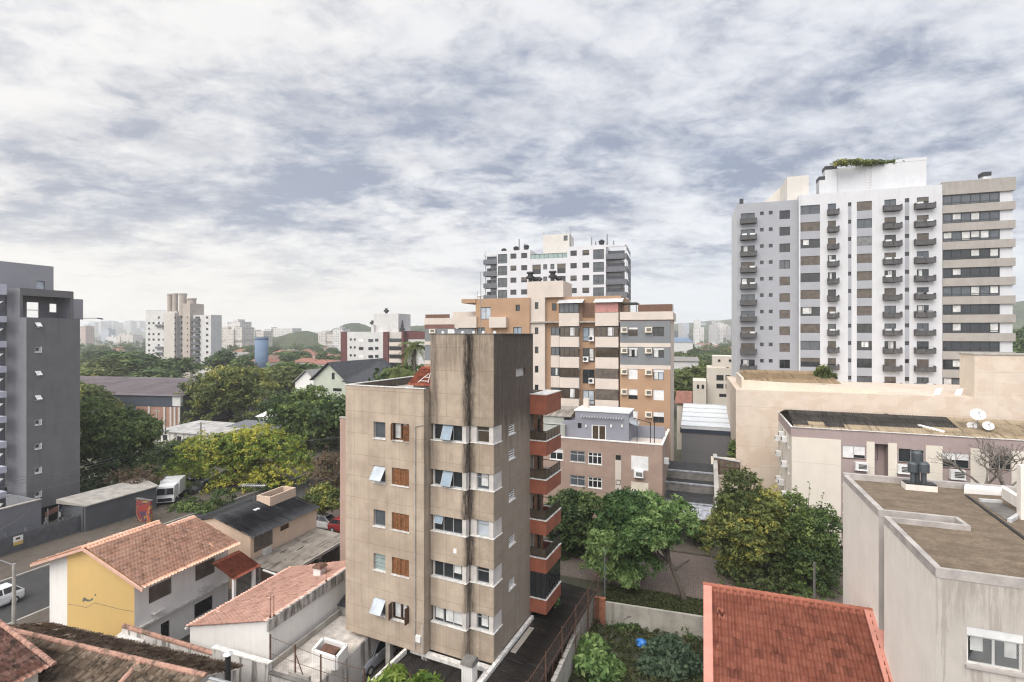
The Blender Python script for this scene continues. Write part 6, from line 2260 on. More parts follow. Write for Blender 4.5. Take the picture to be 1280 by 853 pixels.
# rusty wire fence along that wall
ff = Bld('wire_fence', 'tall rusty wire fence on the dirty white wall by the salmon roofed house', 'fence', 0, 0, 235, O=(-14.7, 30.8))
fx = [ff.fu(p, c=-.8)[0] for p in (338, 369, 401, 455)]
m_ = MB()
tops = [5.1, 4.9, 4.7, 4.6]
for x, zt_ in zip(fx, tops):
    MB().tube((x, -.8, 2.5), (x, -.8, zt_), .045, n=6).build('post', MATS['rust'], ff.root)
MB().tube((fx[1], -.8, 4.4), (fx[1] + .9, -.8, 2.6), .03, n=5).build('brace', MATS['rust'], ff.root)
for i in range(3):
    for q in (0, .5, .95):
        m_.tube((fx[i], -.8, 2.9 + (tops[i] - 2.95) * q), (fx[i + 1], -.8, 2.9 + (tops[i + 1] - 2.95) * q), .012, n=4)
for i in range(3):
    n = int((fx[i + 1] - fx[i]) / .12)
    for k in range(n):
        x = fx[i] + (fx[i + 1] - fx[i]) * k / n
        m_.tube((x, -.8, 2.9), (x, -.8, tops[i] - .1), .003, n=3)
m_.build('wire', MATS['rust'], ff.root)
# shed between the salmon house and the concrete block
sh = Bld('garden_shed', 'narrow grey shed with dark ribbed roof squeezed beside the beige apartment block', 'shed', 0, 0, 235, O=(-14.7, 30.8))
ys = 6.3
tiled('roof', MATS['sheet_dark'], sh.root, (.12, ys - .2, 3.15), (1, 0, 0), (0, .93, .36), 3.6, 3.6, .16, 1.2, .025, .01)
m = MB()
panel(m, 'front', ys, .1, 3.8, 0, 3.1, [(1.2, 2.6, .1, 2.3)], .15)
m.build('wall', MATS['concrete'], sh.root)
MB().box(1.25, 2.55, ys + .1, ys + .14, .1, 2.28).build('door', MATS['grey_metal'], sh.root)

# flat white porch roof with red side wall by the yellow house
pr = Bld('porch', 'flat white porch roof with a red side wall in front of the yellow house', 'porch', 0, 0, 230, O=(-24.2, 33.7))
pz = 2.9
pc = [pr.fz(p, q, pz) for p, q in ((140, 799), (169, 811), (184, 797), (158, 785))]
m = MB()
m.hexa([(*p, pz - .12) for p in pc], [(*p, pz) for p in pc])
m.build('roof', MATS['sill_white'], pr.root)
m = MB()
ci = [Vector((*p, 0)) * .96 + Vector((sum(q[0] for q in pc) / 4, sum(q[1] for q in pc) / 4, 0)) * .04 for p in pc]
m.hexa([(p.x, p.y, 0) for p in ci], [(p.x, p.y, pz - .122) for p in ci])
m.build('wall', plain('porch_red', (.3, .06, .045), .8), pr.root)

# ================================================================ old roofs in the left foreground
B = Bld('old_roof_house', 'house under a long weathered mossy tile roof with lichen covered ridge', 'house', 0, 0, 185, O=(-25.4, 28.4))
ZRI = 5.5
x0, x1 = -4.5, 10.6
gb = Vector((0, -2.5, 1.1)).normalized()
tiled('roof', MATS['tile_old'], B.root, (x0, 2.5, ZRI - 1.1), (1, 0, 0), gb, x1 - x0, 2.73, .23, .42, .065, .06)
gf = Vector((0, 5.2, 2.05)).normalized()
tiled('roof', MATS['tile_old'], B.root, (x0, -5.2, ZRI - 2.05), (1, 0, 0), gf, x1 - x0, 5.59, .24, .5, .07, .075)
caps('ridge_cap', MATS['tile_worn'], B.root, (x0, 0, ZRI + .03), (x1, 0, ZRI + .03), .14, .36)
xh = 6.4
caps('hip_cap', MATS['tile_worn'], B.root, (xh, -.1, ZRI + .02), (xh + .3, -5.2, ZRI - 2.0), .14, .36)
MB().box(x0 + .3, x1 - .2, -4.7, 2.1, 0, ZRI - 1.9).build('wall', MATS['dirty_white'], B.root)
m = MB()
for x in (x0 + .3, x1 - .2):
    m.face([(x, -4.7, ZRI - 1.9), (x, 2.1, ZRI - 1.9), (x, 2.1, ZRI - 1.05), (x, 0, ZRI - .1)])
m.build('gable', MATS['dirty_white'], B.root)
fl = gnd(285, 843, 5.4)
fo = empty('flue_pipe', (fl.x, fl.y, 4.3), 'short dark flue pipe with a pale cap beside the old mossy roof', 'flue')
MB().lathe((0, 0, 0), [(.13, 0), (.13, 2.05)], 12).build('pipe', MATS['black'], fo)
MB().lathe((0, 0, 2.06), [(.2, 0), (.24, .06), (.05, .2)], 12).build('cap', MATS['light_metal'], fo)
mr = Bld('metal_roof_edge', 'silver grey metal roof edge at the bottom of the view below the boundary wall', 'roof', 0, 0, 200, O=(gnd(262, 848, 5.9).x, gnd(262, 848, 5.9).y))
MB().hexa([(0, -4, 5.3), (4.2, -4, 5.3), (4.2, 0, 5.75), (0, 0, 5.75)], [(0, -4, 5.42), (4.2, -4, 5.42), (4.2, 0, 5.87), (0, 0, 5.87)]).build('sheet', MATS['sheet_grey'], mr.root)
MB().tube((0, .02, 5.88), (4.2, .02, 5.88), .09, n=10).build('ridge_tube', MATS['grey_metal'], mr.root)
MB().box(.3, 4.0, -3.8, -.2, 0, 5.2).build('wall', MATS['dirty_white'], mr.root)

B = Bld('corner_house', 'cream house corner with worn terracotta tile roof at the lower left', 'house', 0, 0, 215, O=(-22.95, 25.6))
g_l = Vector((-4.4, 0, 1.35))
tiled('roof', MATS['tile_worn'], B.root, (0.1, -6.5, 5.97), (0, 1, 0), g_l.normalized(), 6.5, 4.7, .23, .38, .055, .045, res=8)
caps('verge_cap', MATS['tile_worn'], B.root, (.1, -.03, 6.03), (-4.4, -.03, 7.42), .13, .36)
MB().box(-8, -.5, -6.3, -.35, 0, 5.8).build('wall', MATS['cream_clean'], B.root)
m = MB()
m.face([(-8, -.35, 5.8), (-.5, -.35, 5.8), (-4.4, -.35, 7.15)])
m.build('gable', MATS['cream_clean'], B.root)
g_l2 = Vector((4.4, 0, 1.35))
tiled('roof', MATS['tile_worn'], B.root, (-8.9, -6.5, 5.97), (0, 1, 0), g_l2.normalized(), 6.5, 4.65, .23, .38, .055, .045)

# ================================================================ left street: fences, walls, hoardings
plain('fence_steel', (0.10, 0.105, 0.115), .5, .3, var=.2)
f0, f1 = g_of(gnd(-60, 708)), g_of(gnd(107, 667))
fn = empty('sheet_fence', gp(-66.3, 0), 'dark ribbed sheet metal fence along the left pavement', 'fence', atan2(-Grid.a, FPX))
u0, u1 = 24, f1[1]
m = MB()
for k in range(6):
    z0 = .15 + k * .3
    m.hexa([(0, u0, z0), (0, u1, z0), (.08, u1, z0), (.08, u0, z0)], [(-.06, u0, z0 + .295), (-.06, u1, z0 + .295), (.02, u1, z0 + .295), (.02, u0, z0 + .295)])
m.build('sheeting', MATS['fence_steel'], fn)
for k in range(9):
    u = u0 + (u1 - u0) * k / 8
    MB().box(-.2, -.08, u - .06, u + .06, 0, 2.25).build('post', MATS['grey_metal'], fn)
m = MB()
rz_ = random.Random(5)
for k in range(120):
    u = u0 + (u1 - u0) * k / 120
    m.tube((-.05 + .18 * cos(k * .9), u, 2.12 + .18 * sin(k * .9)), (-.05 + .18 * cos(k * .9 + .9), u + (u1 - u0) / 120, 2.12 + .18 * sin(k * .9 + .9)), .012, n=3)
m.build('barbed_wire', MATS['grey_metal'], fn)
sg = gnd(17, 672, 1.4)
sgo = empty('notice_board', gp(-66.1, g_of(gnd(17.5, 690))[1], 0), 'small white and yellow notice board on the dark sheet fence', 'sign', atan2(-Grid.a, FPX))
MB().box(0, .04, -.4, .4, 1.2, 1.75).build('upper_panel', MATS['white_paint'], sgo)
MB().box(0, .04, -.4, .4, .85, 1.197).build('lower_panel', plain('sign_yellow', (.6, .42, .12), .6), sgo)
MB().box(.041, .046, -.2, .15, 1.4, 1.6).build('mark', MATS['rust'], sgo)
wv = g_of(gnd(107, 667))
w2 = g_of(gnd(180, 645))
plaster('wall_slate', (.10, .105, .115), .3, .12)
gw = empty('street_wall', gp(-65.6, 0), 'dark slate street wall with a rough grey slab roof behind the pavement', 'wall', atan2(-Grid.a, FPX))
MB().box(-.3, 0, u1 + .1, w2[1] + 2, 0, 2.95).build('wall', MATS['wall_slate'], gw)
MB().hexa([(-4.2, u1 - .5, 3.0), (.15, u1 + .1, 2.96), (.15, w2[1] + 2.2, 2.96), (-4.2, w2[1] + 3, 3.0)], [(-4.2, u1 - .5, 3.5), (.15, u1 + .1, 3.08), (.15, w2[1] + 2.2, 3.08), (-4.2, w2[1] + 3, 3.5)]).build('slab_roof', MATS['concrete'], gw)
MB().box(-4, -.302, u1, u1 + .2, 0, 2.95).build('end_wall', MATS['wall_slate'], gw)
# gate house in front of the tower at the far left
gh_ = empty('gate_wall', gp(-68.2, 0), 'plain grey wall block in front of the dark grey tower', 'wall', atan2(-Grid.a, FPX))
ug = g_of(gnd(26, 668))[1]
MB().box(-.4, 0, ug - 14, ug, 0, 4.3).box(-6, -.402, ug - .3, ug, 0, 4.3).build('wall', MATS['slate_blue'], gh_)
MB().box(-.45, .05, ug - 14, ug + .04, 4.302, 4.4).build('coping', MATS['concrete'], gh_)
# billboards on their frame
m, t = principled('poster_red')
g_ = t.add('ShaderNodeTexCoord').outputs['Object']
t.put(t.b.inputs['Base Color'], t.mix(t.smooth(t.noise(g_, .9, 2), .45, .6), (.36, .17, .13), (.42, .27, .2)))
MATS['poster_red'] = m
m, t = principled('poster_blue')
g_ = t.add('ShaderNodeTexCoord').outputs['Object']
t.put(t.b.inputs['Base Color'], t.mix(t.smooth(t.noise(g_, 1.6, 2), .5, .56), (.03, .06, .16), (.35, .38, .45)))
MATS['poster_blue'] = m
for (p0, p1, q0, q1, mt, lab) in ((56, 73, 632, 647, 'poster_red', 'brick red hoarding panel standing behind the sheet fence'), (75.5, 88, 627, 640, 'poster_blue', 'blue and white hoarding panel standing behind the sheet fence')):
    a, b = at(p0, q1, 59), at(p1, q0, 60.5)
    o = empty('hoarding', (a.x, a.y, 0), lab, 'hoarding')
    dx_, dy_ = b.x - a.x, b.y - a.y
    m = MB()
    m.hexa([(0, 0, a.z), (dx_, dy_, a.z + .25), (dx_, dy_ + .12, a.z + .25), (0, .12, a.z)], [(0, 0, b.z - .3), (dx_, dy_, b.z), (dx_, dy_ + .12, b.z), (0, .12, b.z - .3)])
    m.build('panel', MATS[mt], o)
    for f in (.1, .9):
        MB().tube((dx_ * f, dy_ * f + .2, 0), (dx_ * f, dy_ * f + .2, b.z), .06, n=6).build('post', MATS['light_metal'], o)
    m = MB()
    m.box(0, dx_ * .98, .0, .1, a.z - .6, a.z - .05)
    m.build('skirt', MATS['sill_white'], o)
# painted wall piece by the parked truck
m, t = principled('mural_paint')
g_ = t.add('ShaderNodeTexCoord').outputs['Object']
n_ = t.noise(g_, .75, 3, .5, 1.6)
c_ = t.mix(t.smooth(n_, .44, .47), (.26, .045, .035), (.05, .05, .10))
c_ = t.mix(t.smooth(n_, .53, .55), c_, (.42, .2, .04))
c_ = t.mix(t.smooth(n_, .6, .62), c_, (.36, .06, .045))
t.put(t.b.inputs['Base Color'], c_)
MATS['mural_paint'] = m
a = gnd(170, 652)
o = empty('painted_wall', (a.x, a.y, 0), 'short wall end painted in red and orange near the white truck', 'wall', atan2(-Grid.a, FPX))
MB().box(0, 2.5, 0, .25, 0, 2.7).build('painted_face', MATS['mural_paint'], o)
MB().box(-.05, 2.55, -.04, .3, 2.702, 2.8).build('coping', MATS['concrete_dark'], o)

# ================================================================ canopies, pillar, fences round the central block
B = CB
zc = 2.62
pA = [B.fz(p, q, zc) for p, q in ((517, 806), (604, 826))]
x0, x1 = pA[0][0], pA[1][0]
cn = Bld('entrance_canopy', 'black ribbed canopy roof in front of the beige apartment block', 'canopy', 0, 0, 300, O=B.O)
y_front = -5.5
tiled('roof', MATS['sheet_black'], cn.root, (x0 + .2, y_front, zc - .15), (1, 0, 0), (0, 1, .03), x1 - x0 - .3, -1.15 - y_front, .22, 1.5, .035, .015)
m = MB()
m.hexa([(x0, y_front, 0), (x0 + .18, y_front, 0), (x0 + .18, -1.1, 0), (x0, -1.1, 0)], [(x0, y_front, zc + .22), (x0 + .18, y_front, zc + .22), (x0 + .18, -1.1, zc + .3), (x0, -1.1, zc + .3)])
m.build('side_wall', MATS['sill_white'], cn.root)
m = MB()
m.box(x0 + .2, vb1r, -.78, -.42, zc - .1, zc + .12)
m.box(vb1r + .003, .05, -.42, -.03, zc - .1, zc + .12)
m.build('flashing', MATS['sill_white'], cn.root)
for k in range(3):
    xx = x0 + .9 + k * 1.25
    MB().tube((xx, -3.4, 0), (xx, -3.4, zc + .9), .045, n=6).build('post', MATS['rust'], cn.root)
sp2 = Bld('side_canopy', 'long black ribbed canopy beside the right wall of the beige apartment block', 'canopy', 0, 0, 300, O=B.O)
xr_ = B.fz(738, 738, zc)
xr2 = B.fz(690, 853, zc)
xe = (xr_[0] + xr2[0]) / 2
tiled('roof', MATS['sheet_black'], sp2.root, (.1, -8, zc + .1), (0, 1, 0), (1, 0, -.04), 8 + xr_[1], xe - .1, .22, 1.5, .035, .015)
m = MB()
m.box(.0, .22, -8, y0b - .05, zc + .06, zc + .34)
m.build('flashing', MATS['sill_white'], sp2.root)
MB().hexa([(.35, 1.6, zc + .14), (.7, 1.6, zc + .13), (.7, 4.6, zc + .13), (.35, 4.6, zc + .14)], [(.35, 1.6, zc + .18), (.7, 1.6, zc + .17), (.7, 4.6, zc + .17), (.35, 4.6, zc + .18)]).build('patch', MATS['sheet_grey'], sp2.root)
for y in (-6, -2, 2, 6, 9.5):
    MB().tube((xe - .1, y, 0), (xe - .1, y, zc), .05, n=6).build('post', MATS['rust'], sp2.root)
fz0 = Bld('mesh_fence', 'tall rusty mesh fence between the black side canopy and the overgrown lot', 'fence', 0, 0, 300, O=B.O)
m = MB()
n = 60
for k in range(n):
    y = -8 + (xr_[1] + 8) * k / n
    m.tube((xe + .12, y, 1.0), (xe + .12, y, 4.1), .007, n=3)
for z in (1.0, 2.0, 3.1, 4.1):
    m.tube((xe + .12, -8, z), (xe + .12, xr_[1], z), .02, n=4)
m.build('mesh_wire', MATS['rust'], fz0.root)
for k in range(8):
    y = -8 + (xr_[1] + 8) * k / 7
    MB().tube((xe + .12, y, 0), (xe + .12, y, 4.25), .04, n=6).build('post', MATS['rust'], fz0.root)
pg = gnd(587, 822, 4.0)
pil = empty('gate_pillar', (pg.x, pg.y, 0), 'ribbed white gate pillar with a dark mossy capstone', 'pillar', B.rz)
m = MB()
for k in range(5):
    m.box(-.36 + k * .145, -.36 + k * .145 + .12, -.3, .3, 0, 3.7)
m.box(-.34, .34, -.28, .28, 0, 3.69)
m.build('shaft', MATS['white_wall'], pil)
MB().hexa([(-.42, -.38, 3.702), (.42, -.38, 3.702), (.42, .38, 3.702), (-.42, .38, 3.702)], [(-.36, -.32, 3.95), (.36, -.32, 3.95), (.36, .32, 3.95), (-.36, .32, 3.95)]).build('capstone', MATS['concrete_dark'], pil)
MB().hexa([(.45, -3, 0), (.75, -3, 0), (.75, .9, 0), (.45, .9, 0)], [(.45, -3, 2.6), (.75, -3, 2.6), (.75, .9, 2.8), (.45, .9, 2.8)]).build('side_wall', MATS['sill_white'], pil)
# walls round the overgrown lot
plaster('lot_wall', (.36, .34, .30), .55, .25, (.09, .085, .07), lo=.5, hi=.75)
lw0, lw1 = gnd(741, 741, 2.2), gnd(689, 858, 2.2)
la = empty('lot_wall', (lw1.x, lw1.y, 0), 'mossy concrete wall along the left side of the overgrown lot', 'wall', atan2(lw0.y - lw1.y, lw0.x - lw1.x))
Ls = (lw0 - lw1).length
MB().box(-2, Ls, -.1, .1, 0, 2.2).build('wall', MATS['lot_wall'], la)
m = MB()
rz_ = random.Random(8)
for k in range(34):
    x = Ls * k / 34
    m.box(x, x + Ls / 34 * .8, -.13, .13, 2.2, 2.23 + rz_.random() * .07)
m.build('coping', MATS['concrete'], la)
b0, b1 = gnd(757, 752, 1.75), gnd(880, 771, 1.75)
lb = empty('lot_wall', (b0.x, b0.y, 0), 'low pale concrete wall between the overgrown lot and the grass verge', 'wall', atan2(b1.y - b0.y, b1.x - b0.x))
MB().box(0, (b1 - b0).length, -.1, .1, 0, 1.75).build('wall', MATS['lot_wall'], lb)
m = MB()
b2 = gnd(742, 749, 2.0)
m.box(-(b0 - b2).length + .15, -.005, -.14, .14, 0, 2.0)
m.build('pier', plain('brick_orange', (.26, .1, .055), .9, var=.3, scale=4), lb)
ls_ = MB()
ls_.face([(lw1.x - .5, lw1.y - 4, .03), (lw1.x + 9, lw1.y - 7, .03), (b1.x + 1, b1.y, .03), (b0.x - 1, b0.y, .03)])
tag(ls_.build('lot_ground', MATS['lot_soil']), kind='structure')
yd = MB()
yd.face([gp(-46.3, 5, .006), gp(-4, 5, .006), gp(-4, 42.9, .006), gp(-46.3, 42.9, .006)])
tag(yd.build('yard_paving', MATS['yard']), kind='structure')
bp = gnd(801, 806, .1)
m = MB()
rz_ = random.Random(12)
ring = []
for j, (z, r) in enumerate(((0, .3), (.15, .38), (.3, .3), (.42, .12))):
    ring.append([(bp.x + (r + rz_.uniform(-.09, .09)) * 1.2 * cos(k * pi / 6), bp.y + (r + rz_.uniform(-.09, .09)) * sin(k * pi / 6), .06 + z + rz_.uniform(-.03, .03)) for k in range(12)])
for a_, b_ in zip(ring, ring[1:]):
    for k in range(12):
        m.face([a_[k], a_[(k + 1) % 12], b_[(k + 1) % 12], b_[k]])
m.face(ring[3])
tag(m.build('plastic_bag', plain('bag_blue', (.02, .16, .5), .4)), 'bright blue plastic bag lying in the overgrown lot', 'bag')

# ================================================================ poles and wires
def pole(name, px, py_top, d, label, r=.13, lamp=False, mat='concrete', arm=True):
    p = at(px, py_top, d)
    o = empty(name, (p.x, p.y, 0), label, 'pole')
    MB().tube((0, 0, 0), (0, 0, p.z), r, r * .75, 10).build('shaft', MATS[mat], o)
    if arm:
        m = MB()
        m.box(-.7, .7, -.06, .06, p.z - .35, p.z - .22)
        m.build('crossarm', MATS['concrete'], o)
    if lamp:
        m = MB()
        m.path([(0, 0, p.z - .1), (-.8, -.2, p.z + .35), (-1.7, -.4, p.z + .45)], .04, 6)
        m.build('arm', MATS['grey_metal'], o)
        MB().hexa([(-2.3, -.62, p.z + .38), (-1.6, -.45, p.z + .4), (-1.6, -.25, p.z + .4), (-2.3, -.4, p.z + .38)], [(-2.2, -.58, p.z + .5), (-1.6, -.42, p.z + .52), (-1.6, -.28, p.z + .52), (-2.2, -.44, p.z + .5)]).build('lamp_head', MATS['light_metal'], o)
    return o


pole('utility_pole', 17.5, 705, 38.5, 'pale concrete street pole with curved lamp arm near the left road', .14, True, arm=False)
pole('utility_pole', 46, 624, 57.5, 'thin concrete pole standing in front of the dark grey tower', .1, arm=False)
pole('utility_pole', 196, 512, 96, 'tall concrete pole rising between the dark tree and the brick hall', .17)
pole('utility_pole', 756, 685, 42.2, 'slim grey pole on the verge left of the leaning street tree', .06, mat='grey_metal', arm=False)
pole('utility_pole', 1018, 703, 36.5, 'short wooden pole in front of the large bushy tree', .1, mat='concrete_dark', arm=False)
pole('utility_pole', 251, 528, 92, 'concrete pole with crossarm behind the yellow green tree', .16)


def wire(p, q, sag, label, r=.018):
    m = MB()
    pts = [Vector(p).lerp(Vector(q), t / 16) - Vector((0, 0, sag * 4 * (t / 16) * (1 - t / 16))) for t in range(17)]
    m.path(pts, r, 4)
    return tag(m.build('overhead_wire', MATS['dark_metal' if r > .03 else 'grey_metal']), label, 'wire', 'overhead wires by the left street')


for dq in (0, 4, 9, 24):
    wire(at(-60, 610 + dq, 45), at(205, 556 + dq * .6, 82), .5, 'thin overhead wires crossing in front of the dark grey tower', .022)
wire(at(-10, 667, 44), at(46, 630, 57.5), .3, 'thin overhead wires crossing in front of the dark grey tower', .02)
wire(at(205, 556, 82), at(440, 545, 88), .6, 'thin overhead wires crossing in front of the yellow green tree', .022)
wire(at(205, 580, 80), at(440, 575, 76), .6, 'thin overhead wires crossing in front of the yellow green tree', .022)

# ================================================================ vehicles
def carpaint(name, col):
    m, t = principled(name)
    t.b.inputs['Base Color'].default_value = (*col, 1)
    t.b.inputs['Roughness'].default_value = .35
    t.b.inputs['Coat Weight'].default_value = .6
    t.b.inputs['Coat Roughness'].default_value = .08
    MATS[name] = m
    return m


for n_, c_ in (('paint_silver', (.42, .44, .48)), ('paint_white', (.72, .72, .72)), ('paint_red', (.3, .03, .03)), ('paint_dark', (.03, .033, .04)), ('paint_grey', (.22, .24, .26))):
    carpaint(n_, c_)
glass('car_glass', (.02, .024, .028), .05)


def make_car(name, label, paint, group='parked cars'):
    """hatchback, length along y, nose towards -y"""
    o = empty(name, (0, 0, 0), label, 'car', 0, group)
    secs = [(-2.0, .62, .3, .62, .62), (-1.92, .78, .25, .74, .66), (-1.3, .83, .22, .88, .72), (-.75, .84, .2, .98, .74), (.2, .84, .2, 1.0, .76), (1.3, .84, .2, 1.0, .74), (1.85, .8, .24, .98, .7), (1.98, .7, .32, .9, .62)]
    m = MB()
    rings = []
    for (y, w, z0, z1, wt) in secs:
        rings.append([(-w * .92, y, z0), (w * .92, y, z0), (w, y, z0 + .15), (w, y, z1 - .18), (wt + .05, y, z1), (-wt - .05, y, z1), (-w, y, z1 - .18), (-w, y, z0 + .15)])
    for a, b in zip(rings, rings[1:]):
        for k in range(8):
            m.face([a[k], a[(k + 1) % 8], b[(k + 1) % 8], b[k]])
    m.face(rings[0])
    m.face(rings[-1])
    body = m.build('body', MATS[paint], o, False)
    base = [(-.75, -.95, .96), (.75, -.95, .96), (.74, 1.85, .95), (-.74, 1.85, .95)]
    roof = [(-.56, -.15, 1.44), (.56, -.15, 1.44), (.55, 1.35, 1.45), (-.55, 1.35, 1.45)]
    m = MB()
    m.hexa(base, roof)
    m.build('cabin', MATS['car_glass'], o)
    m = MB()
    m.hexa([(p[0] * 1.02, p[1], p[2] + .004) for p in roof], [(p[0] * .93, p[1] + (.05 if p[1] < 0 else -.05), p[2] + .05) for p in roof])
    for (i, j) in ((0, 0), (1, 1), (2, 2), (3, 3)):
        m.tube(base[i], roof[j], .04, .035, 5)
    for s in (-1, 1):
        m.tube((s * .765, .55, .97), (s * .575, .55, 1.46), .04, n=5)
    m.build('roof', MATS[paint], o)
    for s in (-1, 1):
        for y in (-1.25, 1.22):
            w = MB().tube((s * .68, y, .31), (s * .86, y, .31), .31, n=18).build('wheel', MATS['rubber'], o)
            MB().tube((s * .861, y, .31), (s * .872, y, .31), .19, n=12).build('rim', MATS['light_metal'], w)
        MB().hexa([(s * .45, -1.975, .52), (s * .72, -1.9, .52), (s * .72, -1.8, .52), (s * .45, -1.85, .52)], [(s * .45, -1.95, .68), (s * .74, -1.86, .7), (s * .72, -1.75, .7), (s * .45, -1.8, .68)]).build('headlight', MATS['glass_pale'], o)
        MB().box(s * .62 - .1, s * .62 + .1, 1.93, 1.99, .62, .8).build('tail_light', MATS['paint_red'], o)
        MB().box(s * .9 - .09, s * .9 + .09, -.72, -.58, .98, 1.1).build('mirror', MATS[paint], o)
    MB().box(-.5, .5, -1.985, -1.955, .3, .46).build('grille', MATS['black'], o)
    return o


def put(o, x, y, rz, label=None):
    o.location = (x, y, 0.01)
    o.rotation_euler = (0, 0, rz)
    if label:
        o['label'] = label
    return o


car0 = make_car('parked_car', 'silver hatchback parked under the beige apartment block', 'paint_silver')
c_ = gnd(463, 836)
put(car0, -9.55, 35.2, CB.rz)
cars = [('white hatchback parked behind the tan house by the beige block', 'paint_white', gnd(404, 665), Grid.a and pi / 2 - .35),
        ('red car half hidden behind the beige block corner', 'paint_red', gnd(428, 670), pi / 2 - .35),
        ('grey car parked under the yellow green tree beside a dark one', 'paint_grey', gnd(229, 614), -.3),
        ('dark car parked under the yellow green tree beside a grey one', 'paint_dark', gnd(247, 617), -.3),
        ('pale car at the left edge beside the curved lamp pole', 'paint_white', gnd(-32, 772), -.35),
        ('white car behind the dark tree by the street wall', 'paint_white', gnd(106, 612), -.35)]
for lab, pt, p, rz in cars:
    o = make_car('parked_car', lab, pt)
    put(o, p.x, p.y + 1.2, rz)
# white delivery truck by the painted wall
p = gnd(206, 633)
o = empty('delivery_truck', (p.x, p.y, 0), 'white delivery truck facing the camera beyond the painted wall', 'truck', .3)
MB().hexa([(-1.05, 0, .5), (1.05, 0, .5), (1.05, 1.8, .5), (-1.05, 1.8, .5)], [(-1.0, .25, 2.5), (1.0, .25, 2.5), (1.0, 1.8, 2.55), (-1.0, 1.8, 2.55)]).build('cab', MATS['paint_white'], o)
MB().hexa([(-.95, .06, 1.45), (.95, .06, 1.45), (.95, .2, 1.45), (-.95, .2, 1.45)], [(-.92, .2, 2.25), (.92, .2, 2.25), (.92, .3, 2.25), (-.92, .3, 2.25)]).build('windscreen', MATS['car_glass'], o)
MB().box(-1.15, 1.15, 1.95, 4.6, .9, 2.8).build('cargo_box', MATS['paint_white'], o)
MB().box(-.8, .8, -.04, .05, .6, 1.0).build('grille', MATS['black'], o)
for s in (-1, 1):
    for y in (.9, 3.8):
        MB().tube((s * .75, y, .45), (s * 1.08, y, .45), .45, n=16).build('wheel', MATS['rubber'], o)
    MB().box(s * .85 - .14, s * .85 + .14, -.03, .06, .72, .92).build('headlight', MATS['glass_pale'], o)
# ================================================================ trees and plants
leaf_mat('leaf_dark', (0.034, 0.065, 0.026), (0.143, 0.202, 0.065), (0.195, 0.247, 0.085))
leaf_mat('leaf_mid', (0.039, 0.072, 0.026), (0.176, 0.247, 0.072), (0.260, 0.325, 0.098))
leaf_mat('leaf_fresh', (.035, .08, .026), (.18, .29, .09), (.28, .38, .14))
leaf_mat('leaf_yellow', (0.057, 0.109, 0.023), (0.287, 0.356, 0.063), (0.483, 0.448, 0.075))
leaf_mat('leaf_olive', (0.050, 0.075, 0.025), (0.213, 0.250, 0.075), (0.388, 0.362, 0.088))
leaf_mat('leaf_brown', (0.108, 0.074, 0.050), (0.228, 0.162, 0.108), (0.084, 0.102, 0.036))
leaf_mat('leaf_blue', (0.033, 0.062, 0.036), (0.120, 0.173, 0.105), (0.195, 0.247, 0.150))
leaf_mat('leaf_bright', (.05, .1, .015), (.17, .25, .04), (.24, .3, .07))
leaf_mat('grass_blade', (.035, .05, .016), (.085, .10, .035), (.12, .105, .05))
plain('bark', (.075, .06, .048), .95, var=.35, scale=3, bump=.6)
plain('bark_pale', (.17, .15, .13), .95, var=.35, scale=3, bump=.6)


def leaves_np(rng, cen, out, tone, per, spread, size, elong=1.7, droop=.25):
    """a spray of small folded leaves at every clump centre"""
    n = len(cen) * per
    C_ = np.repeat(cen, per, 0)
    O_ = np.repeat(out, per, 0)
    tn = np.repeat(tone, per) + rng.normal(0, .09, n)
    off = rng.normal(0, 1, (n, 3))
    off /= np.linalg.norm(off, axis=1, keepdims=True) + 1e-6
    p = C_ + off * (rng.random((n, 1)) ** .6) * spread * np.array([1, 1, .7])
    nr = O_ * .7 + rng.normal(0, .65, (n, 3)) + np.array([0, 0, .35])
    nr /= np.linalg.norm(nr, axis=1, keepdims=True) + 1e-6
    t = np.cross(nr, rng.normal(0, 1, (n, 3)))
    t /= np.linalg.norm(t, axis=1, keepdims=True) + 1e-6
    t[:, 2] -= droop
    t /= np.linalg.norm(t, axis=1, keepdims=True)
    b = np.cross(nr, t)
    s = size * rng.uniform(.65, 1.35, (n, 1))
    L, Wd = s * elong * .5, s * .42
    v0 = p - t * L
    v1 = p + b * Wd + nr * s * .1
    v2 = p + t * L
    v3 = p - b * Wd + nr * s * .1
    V3 = np.stack([v0, v1, v2, v3], 1).reshape(-1, 3)
    F = np.arange(4 * n, dtype=np.int32).reshape(n, 4)
    return V3, F, np.clip(tn, 0, 1)


def crown_lobes(rng, c, r, n, lob=(.3, .48), low=-.5):
    out = []
    for _ in range(n):
        d = rng.normal(0, 1, 3)
        d /= np.linalg.norm(d)
        d[2] = max(d[2], low)
        k = rng.uniform(.45, .8)
        lr = rng.uniform(*lob) * min(r[0], r[1]) * np.array([1, 1, .72])
        out.append((np.array(c) + d * k * np.array(r), lr))
    return out


